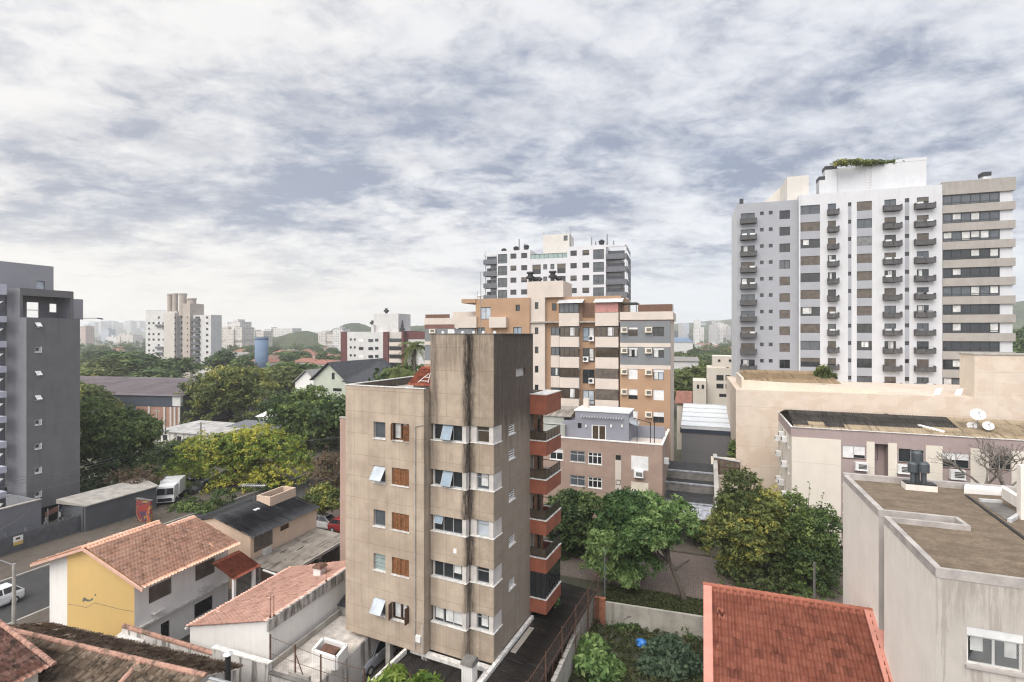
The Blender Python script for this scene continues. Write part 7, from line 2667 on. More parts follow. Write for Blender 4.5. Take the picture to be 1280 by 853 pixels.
def crown(name, parent, lobes, mat, clumps, per, size, seed, spread=None, toneb=(.15, .85), elong=1.7, fill=.55):
    rng = np.random.default_rng(seed)
    vol = np.array([lr[0] * lr[1] * lr[2] for _, lr in lobes]) ** .67
    vol /= vol.sum()
    cs, os_, ts = [], [], []
    for (c, lr), w in zip(lobes, vol):
        k = max(3, int(clumps * w))
        d = rng.normal(0, 1, (k, 3))
        d /= np.linalg.norm(d, axis=1, keepdims=True)
        d[:, 2] = np.where(d[:, 2] < -.35, -d[:, 2], d[:, 2])
        rad = np.where(rng.random((k, 1)) < .78, rng.uniform(.82, 1.1, (k, 1)), rng.uniform(fill, .9, (k, 1)))
        rad = np.where(rng.random((k, 1)) < .07, rng.uniform(1.1, 1.34, (k, 1)), rad)
        cs.append(c + d * rad * lr)
        os_.append(d)
        base = rng.uniform(*toneb)
        ts.append(np.clip(base + rng.normal(0, .16, k), 0, 1))
    cen, out, tone = np.concatenate(cs), np.concatenate(os_), np.concatenate(ts)
    if spread is None:
        spread = size * 2.1
    V3, F, tn = leaves_np(rng, cen, out, tone, per, spread, size, elong)
    return fast_mesh(name, V3, F, MATS[mat], parent, attr=tn)


def limbs(m, p0, targets, r0, seed, wob=.12):
    """tapered limbs from a fork to points in the crown"""
    rng = random.Random(seed)
    for t in targets:
        p, q = Vector(p0), Vector(t)
        L = (q - p).length
        pts = [p]
        for k in range(1, 5):
            f = k / 4
            a = p.lerp(q, f) + Vector((rng.uniform(-1, 1), rng.uniform(-1, 1), rng.uniform(.2, 1) * sin(f * pi))) * L * wob * (1 if k < 4 else .2)
            pts.append(a)
        for k in range(4):
            m.tube(pts[k], pts[k + 1], r0 * (1 - k * .22), r0 * (1 - (k + 1) * .22), 6)


def tree(label, px, d, top, bot, wpx, mat, name='street_tree', leaf=.2, clumps=1500, per=12, nl=22, seed=1, base=None, rt=.2, fork=None,
         bark='bark', dy=1.0, group=None, tone=(.15, .85), lob=(.3, .48), extra=(), low=-.5, spread=None, elong=1.7, stubs=()):
    zt_, zb_ = at(px, top, d).z, at(px, bot, d).z
    c = at(px, (top + bot) / 2, d)
    rx = wpx / FPX * d / 2
    rz = (zt_ - zb_) / 2
    bx, by = base if base else (c.x, c.y)
    o = empty(name, (bx, by, 0), label, 'tree', 0, group)
    C0 = np.array([c.x - bx, c.y - by, (zt_ + zb_) / 2])
    rng = np.random.default_rng(seed)
    R_ = np.array([rx, rx * dy, rz])
    lb = crown_lobes(rng, C0, R_ * .95, nl, lob, low)
    lb.append((C0 + np.array([0, 0, rz * .1]), R_ * .6))
    for (ex, ey, wx, hy) in extra:           # side masses seen in the photograph
        e = at(ex, ey, d)
        lb.append((np.array([e.x - bx, e.y - by + rng.uniform(-.5, .5), e.z]), np.array([wx / FPX * d / 2, wx / FPX * d / 2, hy / FPX * d / 2])))
    crown('crown', o, lb, mat, clumps, per, leaf, seed, toneb=tone, spread=spread, elong=elong)
    m = MB()
    fk = Vector(fork) if fork else Vector((C0[0] * .35, C0[1] * .35, max(1.2, zb_ + rz * .25)))
    mid = Vector((0, 0, 0)).lerp(fk, .5) + Vector((rx * .02, 0, 0))
    m.tube((0, 0, -.2), (0, 0, .15), rt * 1.5, rt * 1.1, 9)
    m.tube((0, 0, .15), mid, rt * 1.1, rt * .95, 9)
    m.tube(mid, fk, rt * .95, rt * .8, 9)
    for (lx, ly) in stubs:
        e = at(lx, ly, d)
        m.tube(fk * .8, (e.x - bx, e.y - by, e.z), rt * .6, rt * .35, 7)
    tg = [l[0] for l in lb[:min(len(lb), 9)]]
    limbs(m, fk, [Vector(q) for q in tg], rt * .55, seed)
    m.build('trunk', MATS[bark], o)
    return o


tree('large dark green tree beside the dark grey tower', 146, 74, 494, 606, 98, 'leaf_dark', leaf=.3, clumps=2200, per=12, nl=34, seed=3, rt=.3, name='broadleaf_tree',
     extra=((118, 575, 50, 50), (170, 590, 45, 45), (178, 545, 45, 45), (112, 520, 40, 40), (140, 600, 80, 40)), lob=(.24, .42))
tree('wide yellow green tree spreading above the parked cars', 300, 76, 538, 600, 140, 'leaf_yellow', leaf=.22, clumps=3400, per=13, nl=30, seed=9, rt=.26, name='jacaranda_tree',
     extra=((225, 598, 56, 30), (248, 580, 60, 34), (352, 592, 80, 34), (340, 560, 72, 36), (268, 562, 72, 36), (300, 606, 90, 30), (366, 580, 44, 32), (318, 546, 60, 26), (240, 610, 40, 20), (330, 612, 60, 24), (285, 585, 70, 34)),
     lob=(.18, .3), dy=.8, tone=(.05, 1.0))
tree('tall dark broad tree left of the beige apartment block', 384, 102, 489, 560, 106, 'leaf_mid', leaf=.36, clumps=2000, per=12, nl=34, seed=14, rt=.35, name='broadleaf_tree',
     extra=((350, 515, 50, 45), (415, 530, 45, 60), (380, 550, 90, 40)), lob=(.24, .4), tone=(.05, .9))
tree('big rounded olive tree in front of the blue water tower', 288, 130, 455, 530, 124, 'leaf_olive', leaf=.42, clumps=2300, per=12, nl=40, seed=21, rt=.4, name='broadleaf_tree',
     extra=((250, 495, 50, 50), (330, 500, 45, 45), (290, 520, 110, 30)), lob=(.22, .38), tone=(.05, .8))
tree('brownish half bare tree at the left edge of the beige block', 412, 66, 552, 645, 58, 'leaf_brown', leaf=.2, clumps=520, per=8, nl=22, seed=27, rt=.14, name='sparse_tree', tone=(.3, .9), lob=(.22, .4))
tree('small green shrub tree behind the car port', 402, 60, 600, 652, 50, 'leaf_olive', leaf=.2, clumps=650, per=10, nl=14, seed=28, rt=.1, name='small_tree')
tree('small green bush tree by the white truck', 205, 72, 622, 650, 60, 'leaf_mid', leaf=.2, clumps=600, per=10, nl=12, seed=31, rt=.1, name='small_tree', extra=((185, 640, 30, 24), (225, 615, 36, 20)))
tree('thin grey brown tree behind the slate street wall', 172, 68, 585, 628, 70, 'leaf_brown', leaf=.17, clumps=380, per=7, nl=18, seed=33, rt=.1, name='sparse_tree', tone=(.2, .7))
tree('dusky green tree between the low pale roofs and the yellow green tree', 215, 86, 548, 590, 66, 'leaf_dark', leaf=.25, clumps=700, per=10, nl=18, seed=36, rt=.14, name='small_tree')

tree('low bushy green tree by the pavement beyond the tan house', 248, 66, 628, 655, 62, 'leaf_mid', leaf=.2, clumps=700, per=10, nl=14, seed=34, rt=.1, name='small_tree', extra=((228, 640, 30, 20), (275, 625, 30, 20)))
tree('tangled olive bush behind the painted wall end', 186, 74, 602, 632, 50, 'leaf_olive', leaf=.2, clumps=450, per=9, nl=14, seed=35, rt=.1, name='small_tree', tone=(.0, .6))
tree('dark tree filling the gap between the white truck and the dark tree', 196, 90, 560, 606, 60, 'leaf_dark', leaf=.25, clumps=700, per=10, nl=16, seed=37, rt=.12, name='small_tree')

tbx = gnd(856, 753)
fkp = at(838, 705, 44.3)
tree('leaning street tree with feathery green crown before the brown house', 800, 45, 617, 700, 108, 'leaf_fresh', leaf=.19, clumps=2600, per=13, nl=34, seed=41, base=(tbx.x, tbx.y), rt=.21, name='street_tree',
     extra=((758, 680, 46, 44), (848, 650, 44, 42), (790, 640, 70, 40), (822, 672, 46, 36), (752, 708, 38, 34), (800, 705, 50, 34), (782, 720, 40, 26)), lob=(.2, .34), elong=2.6, tone=(.05, 1.0),
     fork=(fkp.x - tbx.x, fkp.y - tbx.y, fkp.z), stubs=((862, 700),))
tree('thin stemmed dark street tree left of the leaning tree', 768, 47.5, 640, 716, 60, 'leaf_dark', leaf=.2, clumps=900, per=11, nl=18, seed=43, base=(gnd(777, 736).x, gnd(777, 736).y), rt=.1, elong=2.2, tone=(.1, .6))
tree('dark tree half hidden behind the red balconies', 716, 53, 602, 708, 70, 'leaf_dark', leaf=.21, clumps=1700, per=12, nl=28, seed=46, rt=.18, extra=((735, 640, 40, 46), (700, 690, 46, 40), (728, 690, 40, 40)), tone=(.1, .75))
tree('tall bushy yellow green tree at the left of a pair', 938, 47, 590, 742, 96, 'leaf_olive', leaf=.17, clumps=3600, per=13, nl=46, seed=51, rt=.16, name='bushy_tree',
     extra=((925, 610, 40, 50), (905, 680, 46, 70), (945, 720, 90, 50), (960, 640, 44, 56), (930, 650, 70, 60)), lob=(.24, .4), low=-.8, tone=(.15, .95))
tree('bushy dark green tree at the right of a pair', 1006, 46, 622, 748, 82, 'leaf_mid', leaf=.17, clumps=3000, per=13, nl=40, seed=53, rt=.16, name='bushy_tree',
     extra=((995, 640, 30, 44), (1015, 700, 66, 70), (1030, 660, 34, 44), (1000, 735, 90, 40)), lob=(.24, .4), low=-.8, tone=(.1, .8))
tree('low shrub between the black canopy roof and the bushy pair', 872, 54, 640, 690, 40, 'leaf_dark', leaf=.2, clumps=500, per=10, nl=12, seed=55, rt=.08, name='shrub')
tree('light green shrub in the lot with large leaves by the mossy wall', 742, 34.5, 802, 872, 66, 'leaf_fresh', leaf=.25, clumps=900, per=9, nl=24, seed=61, rt=.07, name='shrub', lob=(.24, .4), tone=(.2, .95))
tree('blue green shrub in the lot beside the red roofed house', 838, 34.5, 796, 872, 72, 'leaf_blue', leaf=.24, clumps=1300, per=10, nl=28, seed=63, rt=.07, name='shrub', lob=(.22, .36), tone=(.15, .95))
tree('dark climbing weeds against the pale lot wall', 790, 39.3, 776, 796, 84, 'leaf_dark', leaf=.15, clumps=500, per=9, nl=20, seed=66, rt=.04, name='shrub', dy=.3)
tree('green bush behind the lot wall beside the red roof', 862, 38.5, 775, 815, 34, 'leaf_dark', leaf=.17, clumps=500, per=9, nl=12, seed=67, rt=.05, name='shrub')
tree('bright green small tree top at the bottom beside the gate pillar', 487, 25.5, 842, 900, 60, 'leaf_bright', leaf=.24, clumps=420, per=9, nl=18, seed=71, rt=.07, name='small_tree', elong=2.4, tone=(.2, .95))
tree('bright green bush top at the bottom below the black canopy', 532, 25, 850, 905, 46, 'leaf_bright', leaf=.24, clumps=330, per=9, nl=14, seed=72, rt=.07, name='small_tree', elong=2.4, tone=(.2, .95))
tree('grassy shrub beside the pink house end wall', 1040, 51, 690, 752, 60, 'leaf_mid', leaf=.2, clumps=600, per=10, nl=14, seed=75, rt=.08, name='shrub')
tree('round green shrub growing on the cream building roof', 1030, 74, 459, 480, 26, 'leaf_olive', leaf=.22, clumps=300, per=9, nl=10, seed=76, rt=.05, name='shrub')
for (hx, hw_, lab) in ((1060, 26, 'ragged green planting on the penthouse roof of the tall tower, left clump'), (1090, 30, 'ragged green planting on the penthouse roof of the tall tower, middle clump'), (1122, 22, 'ragged green planting on the penthouse roof of the tall tower, right clump')):
    p_ = at(hx, 208, 84.5)
    ro = empty('roof_shrub', (p_.x, p_.y, ROOFZ), lab, 'shrub')
    rr_ = np.random.default_rng(hx)
    crown('crown', ro, [(np.array([(k - 2.5) * hw_ / 42, rr_.uniform(-.3, .3), .35]), np.array([.55, .6, .45])) for k in range(6)], 'leaf_olive', 160, 8, .22, hx)
    MB().tube((0, 0, -.2), (0, 0, .5), .06, .04, 6).build('stem', MATS['bark'], ro)
tree('small ivy clump hanging on the wall of the grey hall', 917, 73, 545, 590, 14, 'leaf_mid', leaf=.2, clumps=220, per=9, nl=9, seed=77, rt=.05, name='shrub')
pt = at(684, 752, 38.2)
tree('small potted plant under the lowest red balcony', 692, 37.5, 742, 770, 16, 'leaf_fresh', leaf=.13, clumps=120, per=8, nl=6, seed=78, rt=.03, name='shrub')

# upright twigs over the bushy pair
def twigs(o, tips, r, mat, seed):
    rng = np.random.default_rng(seed)
    m = MB()
    cs = []
    for a, b in tips:
        m.tube(a, b, r, r * .3, 4)
        for k in range(7):
            cs.append(np.array(Vector(a).lerp(Vector(b), k / 6)) + rng.normal(0, .08, 3))
    m.build('twig', MATS['bark'], o)
    cen = np.array(cs)
    V3, F, tn = leaves_np(rng, cen, np.tile([0, 0, 1.0], (len(cen), 1)), rng.uniform(.4, 1, len(cen)), 4, .16, .14)
    fast_mesh('sprig', V3, F, MATS[mat], o, attr=tn)


tw = [x for x in bpy.data.objects if x.name.startswith('bushy_tree')]
for o, d, lst, mt in ((tw[0], 47, ((930, 622, 922, 594), (938, 620, 938, 588), (947, 625, 953, 600), (912, 630, 905, 608)), 'leaf_olive'),
                      (tw[1], 46, ((1000, 650, 996, 608), (1010, 645, 1012, 604), (1020, 655, 1030, 616), (1028, 668, 1041, 632), (1036, 690, 1050, 660), (990, 650, 984, 622)), 'leaf_mid')):
    tips = []
    for (a, b, c, e) in lst:
        p, q = at(a, b, d), at(c, e, d)
        tips.append((p - o.location, q - o.location))
    twigs(o, tips, .03, mt, 5)

# bare tree beside the pink house, palms
def bare(p, h, seed, label, spread=.9, r=.2, lean=(0, 0)):
    rng = random.Random(seed)
    o = empty('bare_tree', p, label, 'tree')
    m = MB()

    def grow(a, dir_, L, r, n):
        mid = a + dir_ * L * .5 + Vector((rng.uniform(-1, 1), rng.uniform(-1, 1), rng.uniform(-.5, .5))) * L * .09
        b = a + dir_ * L
        m.tube(a, mid, r, r * .86, 6 if r > .03 else 4)
        m.tube(mid, b, r * .86, r * .72, 6 if r > .03 else 4)
        if n == 0 or r < .006:
            return
        for k in range(rng.choice((2, 2, 3))):
            q = (dir_ * .9 + Vector((rng.uniform(-1, 1), rng.uniform(-1, 1), rng.uniform(-.35, .55))) * spread).normalized()
            grow(b, q, L * rng.uniform(.62, .86), r * rng.uniform(.58, .74), n - 1)
    top = Vector((lean[0] * h, lean[1] * h, h))
    m.tube((0, 0, 0), top, r * 1.3, r, 8)
    for k in range(3):
        q = Vector((cos(k * 2.1 + seed), sin(k * 2.1 + seed) * .6, 1.0)).normalized()
        grow(top, q, 1.5, r * .7, 5)
    m.build('trunk', MATS['bark_pale'], o)
    return o


b1_ = at(1232, 612, 46)
bare((b1_.x, b1_.y, 0), 8.6, 5, 'leafless grey tree in front of the pink house at the left', .8, .17, (-.02, 0))
b2_ = at(1258, 612, 45)
bare((b2_.x, b2_.y, 0), 8.8, 12, 'leafless grey tree in front of the pink house at the right edge', .8, .17, (.01, 0))


def palm(px, d, top, bot, label, seed, fr=26, L=3.2):
    rng = random.Random(seed)
    zt_ = at(px, top, d).z
    p = at(px, bot, d)
    o = empty('palm_tree', (p.x, p.y, 0), label, 'palm')
    hz = zt_ - 1.8
    MB().tube((0, 0, 0), (.1, 0, hz * .5), .28, .24, 9).tube((.1, 0, hz * .5), (0, 0, hz), .24, .22, 9).build('trunk', MATS['bark_pale'], o)
    V3, F, tn = [], [], []
    for k in range(fr):
        az_ = 2 * pi * k / fr + rng.uniform(-.15, .15)
        el = rng.uniform(-.5, 1.25)
        pts = []
        for j in range(9):
            s = j / 8
            e_ = el - 1.5 * s * s
            r_ = L * s * (cos(max(min(el - .5 * s, 1.4), -1.2)))
            z_ = hz + L * s * sin(el) - 1.25 * s * s * L * .6
            pts.append(Vector((r_ * cos(az_), r_ * sin(az_), z_)))
        side = Vector((-sin(az_), cos(az_), 0))
        for j in range(8):
            a, b = pts[j], pts[j + 1]
            for q in range(3):
                c = a.lerp(b, q / 3)
                for sgn in (-1, 1):
                    ll = .75 * (1 - .6 * abs(j / 8 - .4))
                    e = c + side * sgn * ll + Vector((0, 0, -.28)) + (b - a) * .6
                    w_ = (b - a) * .22
                    i = len(V3)
                    V3 += [c - w_ * .5, c + w_ * .5, e + w_ * .2, e - w_ * .2]
                    F.append((i, i + 1, i + 2, i + 3))
                    tn.append(rng.uniform(.2, .8))
    fast_mesh('crown', np.array([tuple(v) for v in V3]), np.array(F, np.int32), MATS['leaf_olive'], o, attr=np.array(tn))


palm(518, 92, 421, 470, 'tall palm beside the orange apartment block', 3, 34, 3.4)
palm(499, 88, 452, 480, 'shorter palm left of the tall palm behind the beige block roof', 4, 30, 3.4)
palm(520, 86, 455, 480, 'lowest palm under the tall palm behind the beige block roof', 6, 30, 3.0)

# ground cover of the lot and the verge
def cover(name, pts, size, mat, seed, label=None, up=.6):
    rng = np.random.default_rng(seed)
    cen = np.array(pts)
    V3, F, tn = leaves_np(rng, cen, np.tile([0, 0, .6], (len(cen), 1)), rng.uniform(.1, .9, len(cen)), 6, size * 1.6, size, 2.2, -.5)
    V3[:, 2] = np.maximum(V3[:, 2], .02)
    return tag(fast_mesh(name, V3, F, MATS[mat], None, attr=tn), kind='stuff')


rg = random.Random(9)
pts = []
for _ in range(3200):
    px, py = rg.uniform(695, 880), rg.uniform(768, 900)
    p = gnd(px, py, .1)
    if rg.random() < .5:
        pts.append((p.x, p.y, .1 + rg.random() * .25))
cover('weeds', pts, .13, 'grass_blade', 1)
pts = []
for _ in range(6500):
    v, u = rg.uniform(-8, 38), rg.uniform(42.95, 45.9)
    q = gp(v, u)
    pts.append((q[0], q[1], .17 + rg.random() * .1))
cover('grass', pts, .1, 'grass_blade', 2)
# ================================================================ middle distance
def far_window_mesh(w, h, mat):
    k = ('w', round(w, 2), round(h, 2), mat)
    if k not in MATS:
        m = MB().box(-w / 2, w / 2, -.06, .1, 0, h)
        me = bpy.data.meshes.new('window')
        me.from_pydata(m.v, [], m.f)
        me.materials.append(MATS[mat])
        MATS[k] = me
    return MATS[k]


def winrow(B, face, c, s, z, w, h, mat):
    o = bpy.data.objects.new('window', far_window_mesh(w, h, mat))
    COL.objects.link(o)
    o.parent = B.root
    o.location = loc(face, c, s, 0, z)
    if face != 'front':
        o.rotation_euler = (0, 0, pi / 2)


# cream tower with the four round stacks
plaster('cream_far', (.53, .50, .46), .2, .1, (.35, .3, .25))
plaster('grey_far', (.40, .38, .36), .2, .1)
plaster('white_far', (.58, .57, .56), .2, .1)
plaster('tan_far', (.44, .385, .34), .2, .1)
B = Bld('stack_tower', 'pale far apartment tower with a tan core topped by four round stacks', 'apartment building', 207, 260, 230)


def Z(py, px=225, c=0):
    return B.fu(px, py, c=c)[1]


def Xf(px, c=0):
    return B.fu(px, c=c)[0]


xa, xb, xc, xd = Xf(182), Xf(221), Xf(243), Xf(266)
MB().box(xa, xb, 0, 6, 0, Z(390, 200)).build('wall', MATS['white_far'], B.root)
MB().box(Xf(207), xb - .2, -1.0, -.01, 0, Z(391, 214)).build('wall', MATS['cream_far'], B.root)
MB().box(xc - .5, xd, -1, 5, 0, Z(394, 255)).build('wall', MATS['white_far'], B.root)
m = MB()
m.box(Xf(234), Xf(243.5), -2.5, 5, 0, Z(380, 238))
m.box(Xf(221), Xf(241), 2, 6, 0, Z(382, 232))
m.build('core', MATS['tan_far'], B.root)
for px, py, r in ((212.5, 367.5, 1.2), (219, 367, 1.2), (228.5, 367, 1.7), (239.5, 373, 2.0)):
    x = Xf(px, 1)
    MB().lathe((x, 1, Z(395, px, 1)), [(r, 0), (r, Z(py + 2, px, 1) - Z(395, px, 1)), (r * 1.15, Z(py + 2, px, 1) - Z(395, px, 1) + .1), (r * 1.1, Z(py, px, 1) - Z(395, px, 1))], 14).build('stack', MATS['tan_far'], B.root)
rz_ = random.Random(2)
for k in range(9):
    z = Z(398.5 + 6.9 * k, 200)
    for px in (186.5, 192, 198.5, 204.5):
        if rz_.random() < .8:
            winrow(B, 'front', 0, Xf(px), z, 1.4, 1.1, 'glass_dark' if rz_.random() < .7 else 'glass_grey')
    for px in (224, 228):
        winrow(B, 'front', 2, Xf(px, 2), z, 1.5, 1.4, 'glass_dark')
    for px in (218.5, 238):
        winrow(B, 'front', -1 if px < 230 else -2.5, Xf(px, -1), z, .7, .7, 'glass_dark')
    for px in (247, 259):
        winrow(B, 'front', -1, Xf(px, -1), z - .4, 1.4 if px > 250 else 3, 1.1, 'glass_dark')
    for (p0, p1) in ((226, 233), (244, 253)):
        MB().box(Xf(p0, 0), Xf(p1, 0), -2.2 if p0 > 240 else -.8, 2, z - 1.4, z - .3).build('balcony', MATS['slab_grey'], B.root)
    if k in (1, 5, 6):
        MB().box(Xf(196), Xf(205.5), -1, 0, z - 1.3, z - .2).build('balcony', MATS['slab_grey'], B.root)
m = MB()
for k in range(12):
    x = xa + (Xf(207) - xa) * k / 11
    m.tube((x, .2, Z(390, 200)), (x, .2, Z(388, 200)), .08, n=4)
m.tube((xa, .2, Z(388, 200)), (Xf(207), .2, Z(388, 200)), .08, n=4)
m.build('railing', MATS['grey_metal'], B.root)

# white block with brown stripes
plain('maroon', (.12, .045, .045), .8)
B = Bld('striped_apartment_building', 'white apartment block with maroon corner stripes and a tall blank lift tower', 'apartment building', 433, 187, 240)
x0, x1, x2, x3, x4 = [Xf(p) for p in (426, 434, 479, 485.5, 502)]
zt = Z(415, 450)
MB().box(x0, x1, -.05, 12, 0, zt).build('corner_stripe', MATS['maroon'], B.root)
MB().box(x1 + .003, x2, 0, 12, 0, zt).build('wall', MATS['white_far'], B.root)
MB().box(x2 + .003, x3, -.1, 12, 0, zt).build('corner_stripe', MATS['maroon'], B.root)
MB().box(x3 + .003, x4, .6, 12, 0, zt).build('wall', MATS['cream_far'], B.root)
MB().box(x4 + .003, Xf(504.5), -.1, 12, 0, zt + .3).build('corner_stripe', MATS['maroon'], B.root)
MB().box(Xf(504.5) + .003, Xf(540), 2, 12, 0, zt).build('wall', MATS['white_far'], B.root)
MB().box(Xf(504.5) + .003, Xf(540), 1.9, 12.1, zt - 2.6, zt + .1).build('corner_stripe', MATS['maroon'], B.root)
MB().box(Xf(467, 2), Xf(498, 2), 2, 10, zt, Z(392.5, 480, 2)).build('lift_tower', MATS['white_far'], B.root)
MB().box(Xf(464, 1), Xf(467, 1), 1, 8, zt, Z(406, 465, 1)).build('lift_tower', MATS['white_far'], B.root)
for px, py, b in ((483, 387, 392), (465.5, 402, 407), (503, 400.5, 415)):
    x = Xf(px, 3)
    MB().lathe((x, 3, Z(b, px, 3)), [(.5, 0), (.5, .5), (1.0, .6), (.9, 1.2), (.4, 1.4), (.5, 1.8), (.2, Z(py, px, 3) - Z(b, px, 3))], 8).build('roof_ventilator', MATS['dark_metal'], B.root)
for k in range(7):
    z = Z(427 + 10 * k, 450)
    for px in (438.5, 443.5):
        winrow(B, 'front', 0, Xf(px), z + .3, .8, .8, 'glass_dark')
    for px in (451.5, 463.5):
        winrow(B, 'front', 0, Xf(px), z - .2, 2.0, 1.1, 'glass_dark' if rz_.random() < .6 else 'shutter_white')
    winrow(B, 'front', 0, Xf(471), z, 1.4, 1.0, 'glass_dark')
    winrow(B, 'front', .6, (x3 + x4) / 2, z - .2, x4 - x3 - .4, 1.3, 'glass_dark')
    winrow(B, 'front', 2, Xf(508, 2), z, 1.4, 1.2, 'glass_grey')
    MB().box(x3 + .1, x4 - .1, .2, .6, z - 1.6, z - .25).build('balcony', MATS['ob_white'], B.root)

# blue water tower
p = gnd(327, 478)
wt = empty('water_tower', (p.x, p.y, 0), 'plain blue cylindrical water tower rising behind the rounded tree', 'water tower')
r = 15.5 / FPX * p.y / 2
zt = at(327, 422, p.y).z
MB().lathe((0, 0, 0), [(r, 0), (r, zt - 1), (r * 1.03, zt - .95), (r * 1.03, zt)], 40).build('shaft', plaster('water_blue', (.15, .21, .30), .5, .15, (.16, .24, .36), ztop=20, topdirt=.7), wt, True)
MB().lathe((0, 0, zt), [(r * 1.0, .003), (r * .98, .25)], 40).build('rim', MATS['concrete_dark'], wt)

# brick hall with a wide shallow roof
B = Bld('brick_hall', 'long hall with a wide dusky roof and brick end wall behind the dark trees', 'hall', 100, 128, 120)
ze, zr = B.fu(200, 495)[1], 8.9
x0, x1 = Xf(-60), Xf(226)
tiled('roof', tile_mat('hall_roof', ((.135, .115, .125), (.155, .135, .145), (.11, .095, .10))), B.root, (x0, -.5, ze), (1, 0, 0), Vector((0, 32, zr - ze)).normalized(), x1 - x0, 32.4, 1.0, 4, .05, .02)
m = MB()
plaster('hall_brick', (.36, .21, .16), .25, .12)
m.box(Xf(170), Xf(224), 0, .4, 0, Z(508.5, 200))
m.build('brick_wall', MATS['hall_brick'], B.root)
MB().box(x0, x1 - .5, .6, 30, 0, ze - .1).build('wall', MATS['hall_grey'], B.root)
MB().box(x0, Xf(216), -.1, .59, Z(508.3, 200), ze - .15).build('fascia', plain('dusk_blue', (.045, .055, .075), .7), B.root)
MB().box(Xf(216), x1, -.12, .6, Z(508, 220), ze).build('end_panel', MATS['white_far'], B.root)
for px in (187, 206, 214, 219, 224.5):
    MB().box(Xf(px) - .25, Xf(px) + .25, -.2, -.003, 0, Z(508.6, 200)).build('pilaster', MATS['cream_far'], B.root)
# low pale-roofed sheds
plain('zinc_pale', (.36, .35, .34), .6, var=.3, scale=.6)


def shed(name, label, px0, px1, d, py_eave, a, dep, rise, wall, roof, cat='building', hip=False, group=None):
    B = Bld(name, label, cat, px0, d, a, group)
    w = B.fu(px1)[0]
    ze = max(2.2, B.fu((px0 + px1) / 2, py_eave)[1])
    MB().box(0, w, 0, dep, 0, ze).build('wall', MATS[wall], B.root)
    m = MB()
    o_ = .4
    if hip:
        i = min(w, dep) * .35
        a_ = [(-o_, -o_, ze), (w + o_, -o_, ze), (w + o_, dep + o_, ze), (-o_, dep + o_, ze)]
        r0, r1 = ((i, dep / 2, ze + rise), (w - i, dep / 2, ze + rise)) if w > dep else ((w / 2, i, ze + rise), (w / 2, dep - i, ze + rise))
        if w > dep:
            m.face([a_[0], a_[1], r1, r0]).face([a_[1], a_[2], r1]).face([a_[2], a_[3], r0, r1]).face([a_[3], a_[0], r0])
        else:
            m.face([a_[0], a_[1], r0]).face([a_[1], a_[2], r1, r0]).face([a_[2], a_[3], r1]).face([a_[3], a_[0], r0, r1])
        m.face(a_[::-1])
    else:
        m.hexa([(-o_, -o_, ze + .003), (w + o_, -o_, ze + .003), (w + o_, dep + o_, ze + rise), (-o_, dep + o_, ze + rise)],
               [(-o_, -o_, ze + .15), (w + o_, -o_, ze + .15), (w + o_, dep + o_, ze + rise + .15), (-o_, dep + o_, ze + rise + .15)])
    m.build('roof', MATS[roof], B.root)
    n = max(1, int(w / 3.2))
    for k in range(n):
        winrow(B, 'front', 0, w * (k + .5) / n, ze * .35 + .2, 1.1, 1.1, 'glass_dark')
    return B


shed('low_shed', 'low shed with a wide pale zinc roof in front of the brick hall', 198, 270, 103, 542, 235, 9, .5, 'dirty_white', 'zinc_pale')
shed('white_bungalow', 'white bungalow with a grey roof behind the yellow green tree', 255, 322, 100, 547, 230, 10, 1.2, 'white_wall', 'slab_grey', 'house')
shed('white_annex', 'small white gabled annex between the rounded tree and the dark tree', 322, 342, 120, 521, 100, 9, 1.4, 'white_wall', 'white_paint', 'house', True)
# pale green gabled house with dark roof
plaster('mint', (.50, .53, .45), .2, .08)
plain('roof_charcoal', (.035, .038, .045), .8, var=.25)
plain('roof_terracotta', (.24, .105, .075), .85, var=.3)
plain('roof_brown', (.16, .09, .07), .85, var=.3)
plain('roof_grey', (.22, .21, .2), .85, var=.3)
B = Bld('mint_gabled_house', 'large pale mint house with twin gables and a dark slate roof', 'house', 392, 112, 235)
za, zb_ = B.fu(415, 455)[1], B.fu(392, 474)[1]
w = Xf(432)
m = MB()
m.box(0, w, 0, 20, 0, zb_)
m.face([(0, 0, zb_), (w, 0, zb_), (w * .5, 0, za)])
m.build('wall', MATS['mint'], B.root)
m = MB()
for (p, q) in (((-.6, zb_ - .3), (w * .5, za + .1)), ((w + .6, zb_ - .3), (w * .5, za + .1))):
    m.hexa([(p[0], -.6, p[1]), (q[0], -.6, q[1]), (q[0], 20, q[1]), (p[0], 20, p[1])], [(p[0], -.6, p[1] + .25), (q[0], -.6, q[1] + .25), (q[0], 20, q[1] + .25), (p[0], 20, p[1] + .25)])
m.build('roof', MATS['roof_charcoal'], B.root)
winrow(B, 'front', 0, w * .62, zb_ + .1, .7, 1.4, 'glass_dark')
winrow(B, 'front', 0, w * .75, zb_ - 2.4, 2.2, .6, 'glass_dark')
x5, x6 = Xf(432) + .8, Xf(478)
m = MB()
zr = B.fu(440, 460)[1]
m.box(x5, x6, -1, 12, 0, zr - 3.0)
m.build('side_wing', MATS['mint'], B.root)
m = MB()
m.hexa([(x5 - .5, -1.5, zr - 2.9), (x6 + .8, -1.5, zr - 3.6), (x6 + .8, 12, zr - 3.6), (x5 - .5, 12, zr + .6)], [(x5 - .5, -1.5, zr - 2.7), (x6 + .8, -1.5, zr - 3.4), (x6 + .8, 12, zr - 3.4), (x5 - .5, 12, zr + .8)])
m.build('roof', MATS['roof_charcoal'], B.root)
B = Bld('white_gabled_house', 'white gabled house standing left of the pale mint house', 'house', 369, 118, 235)
w = Xf(398)
za, zb_ = B.fu(385, 464)[1], B.fu(372, 478)[1]
m = MB()
m.box(0, w, 0, 12, 0, zb_)
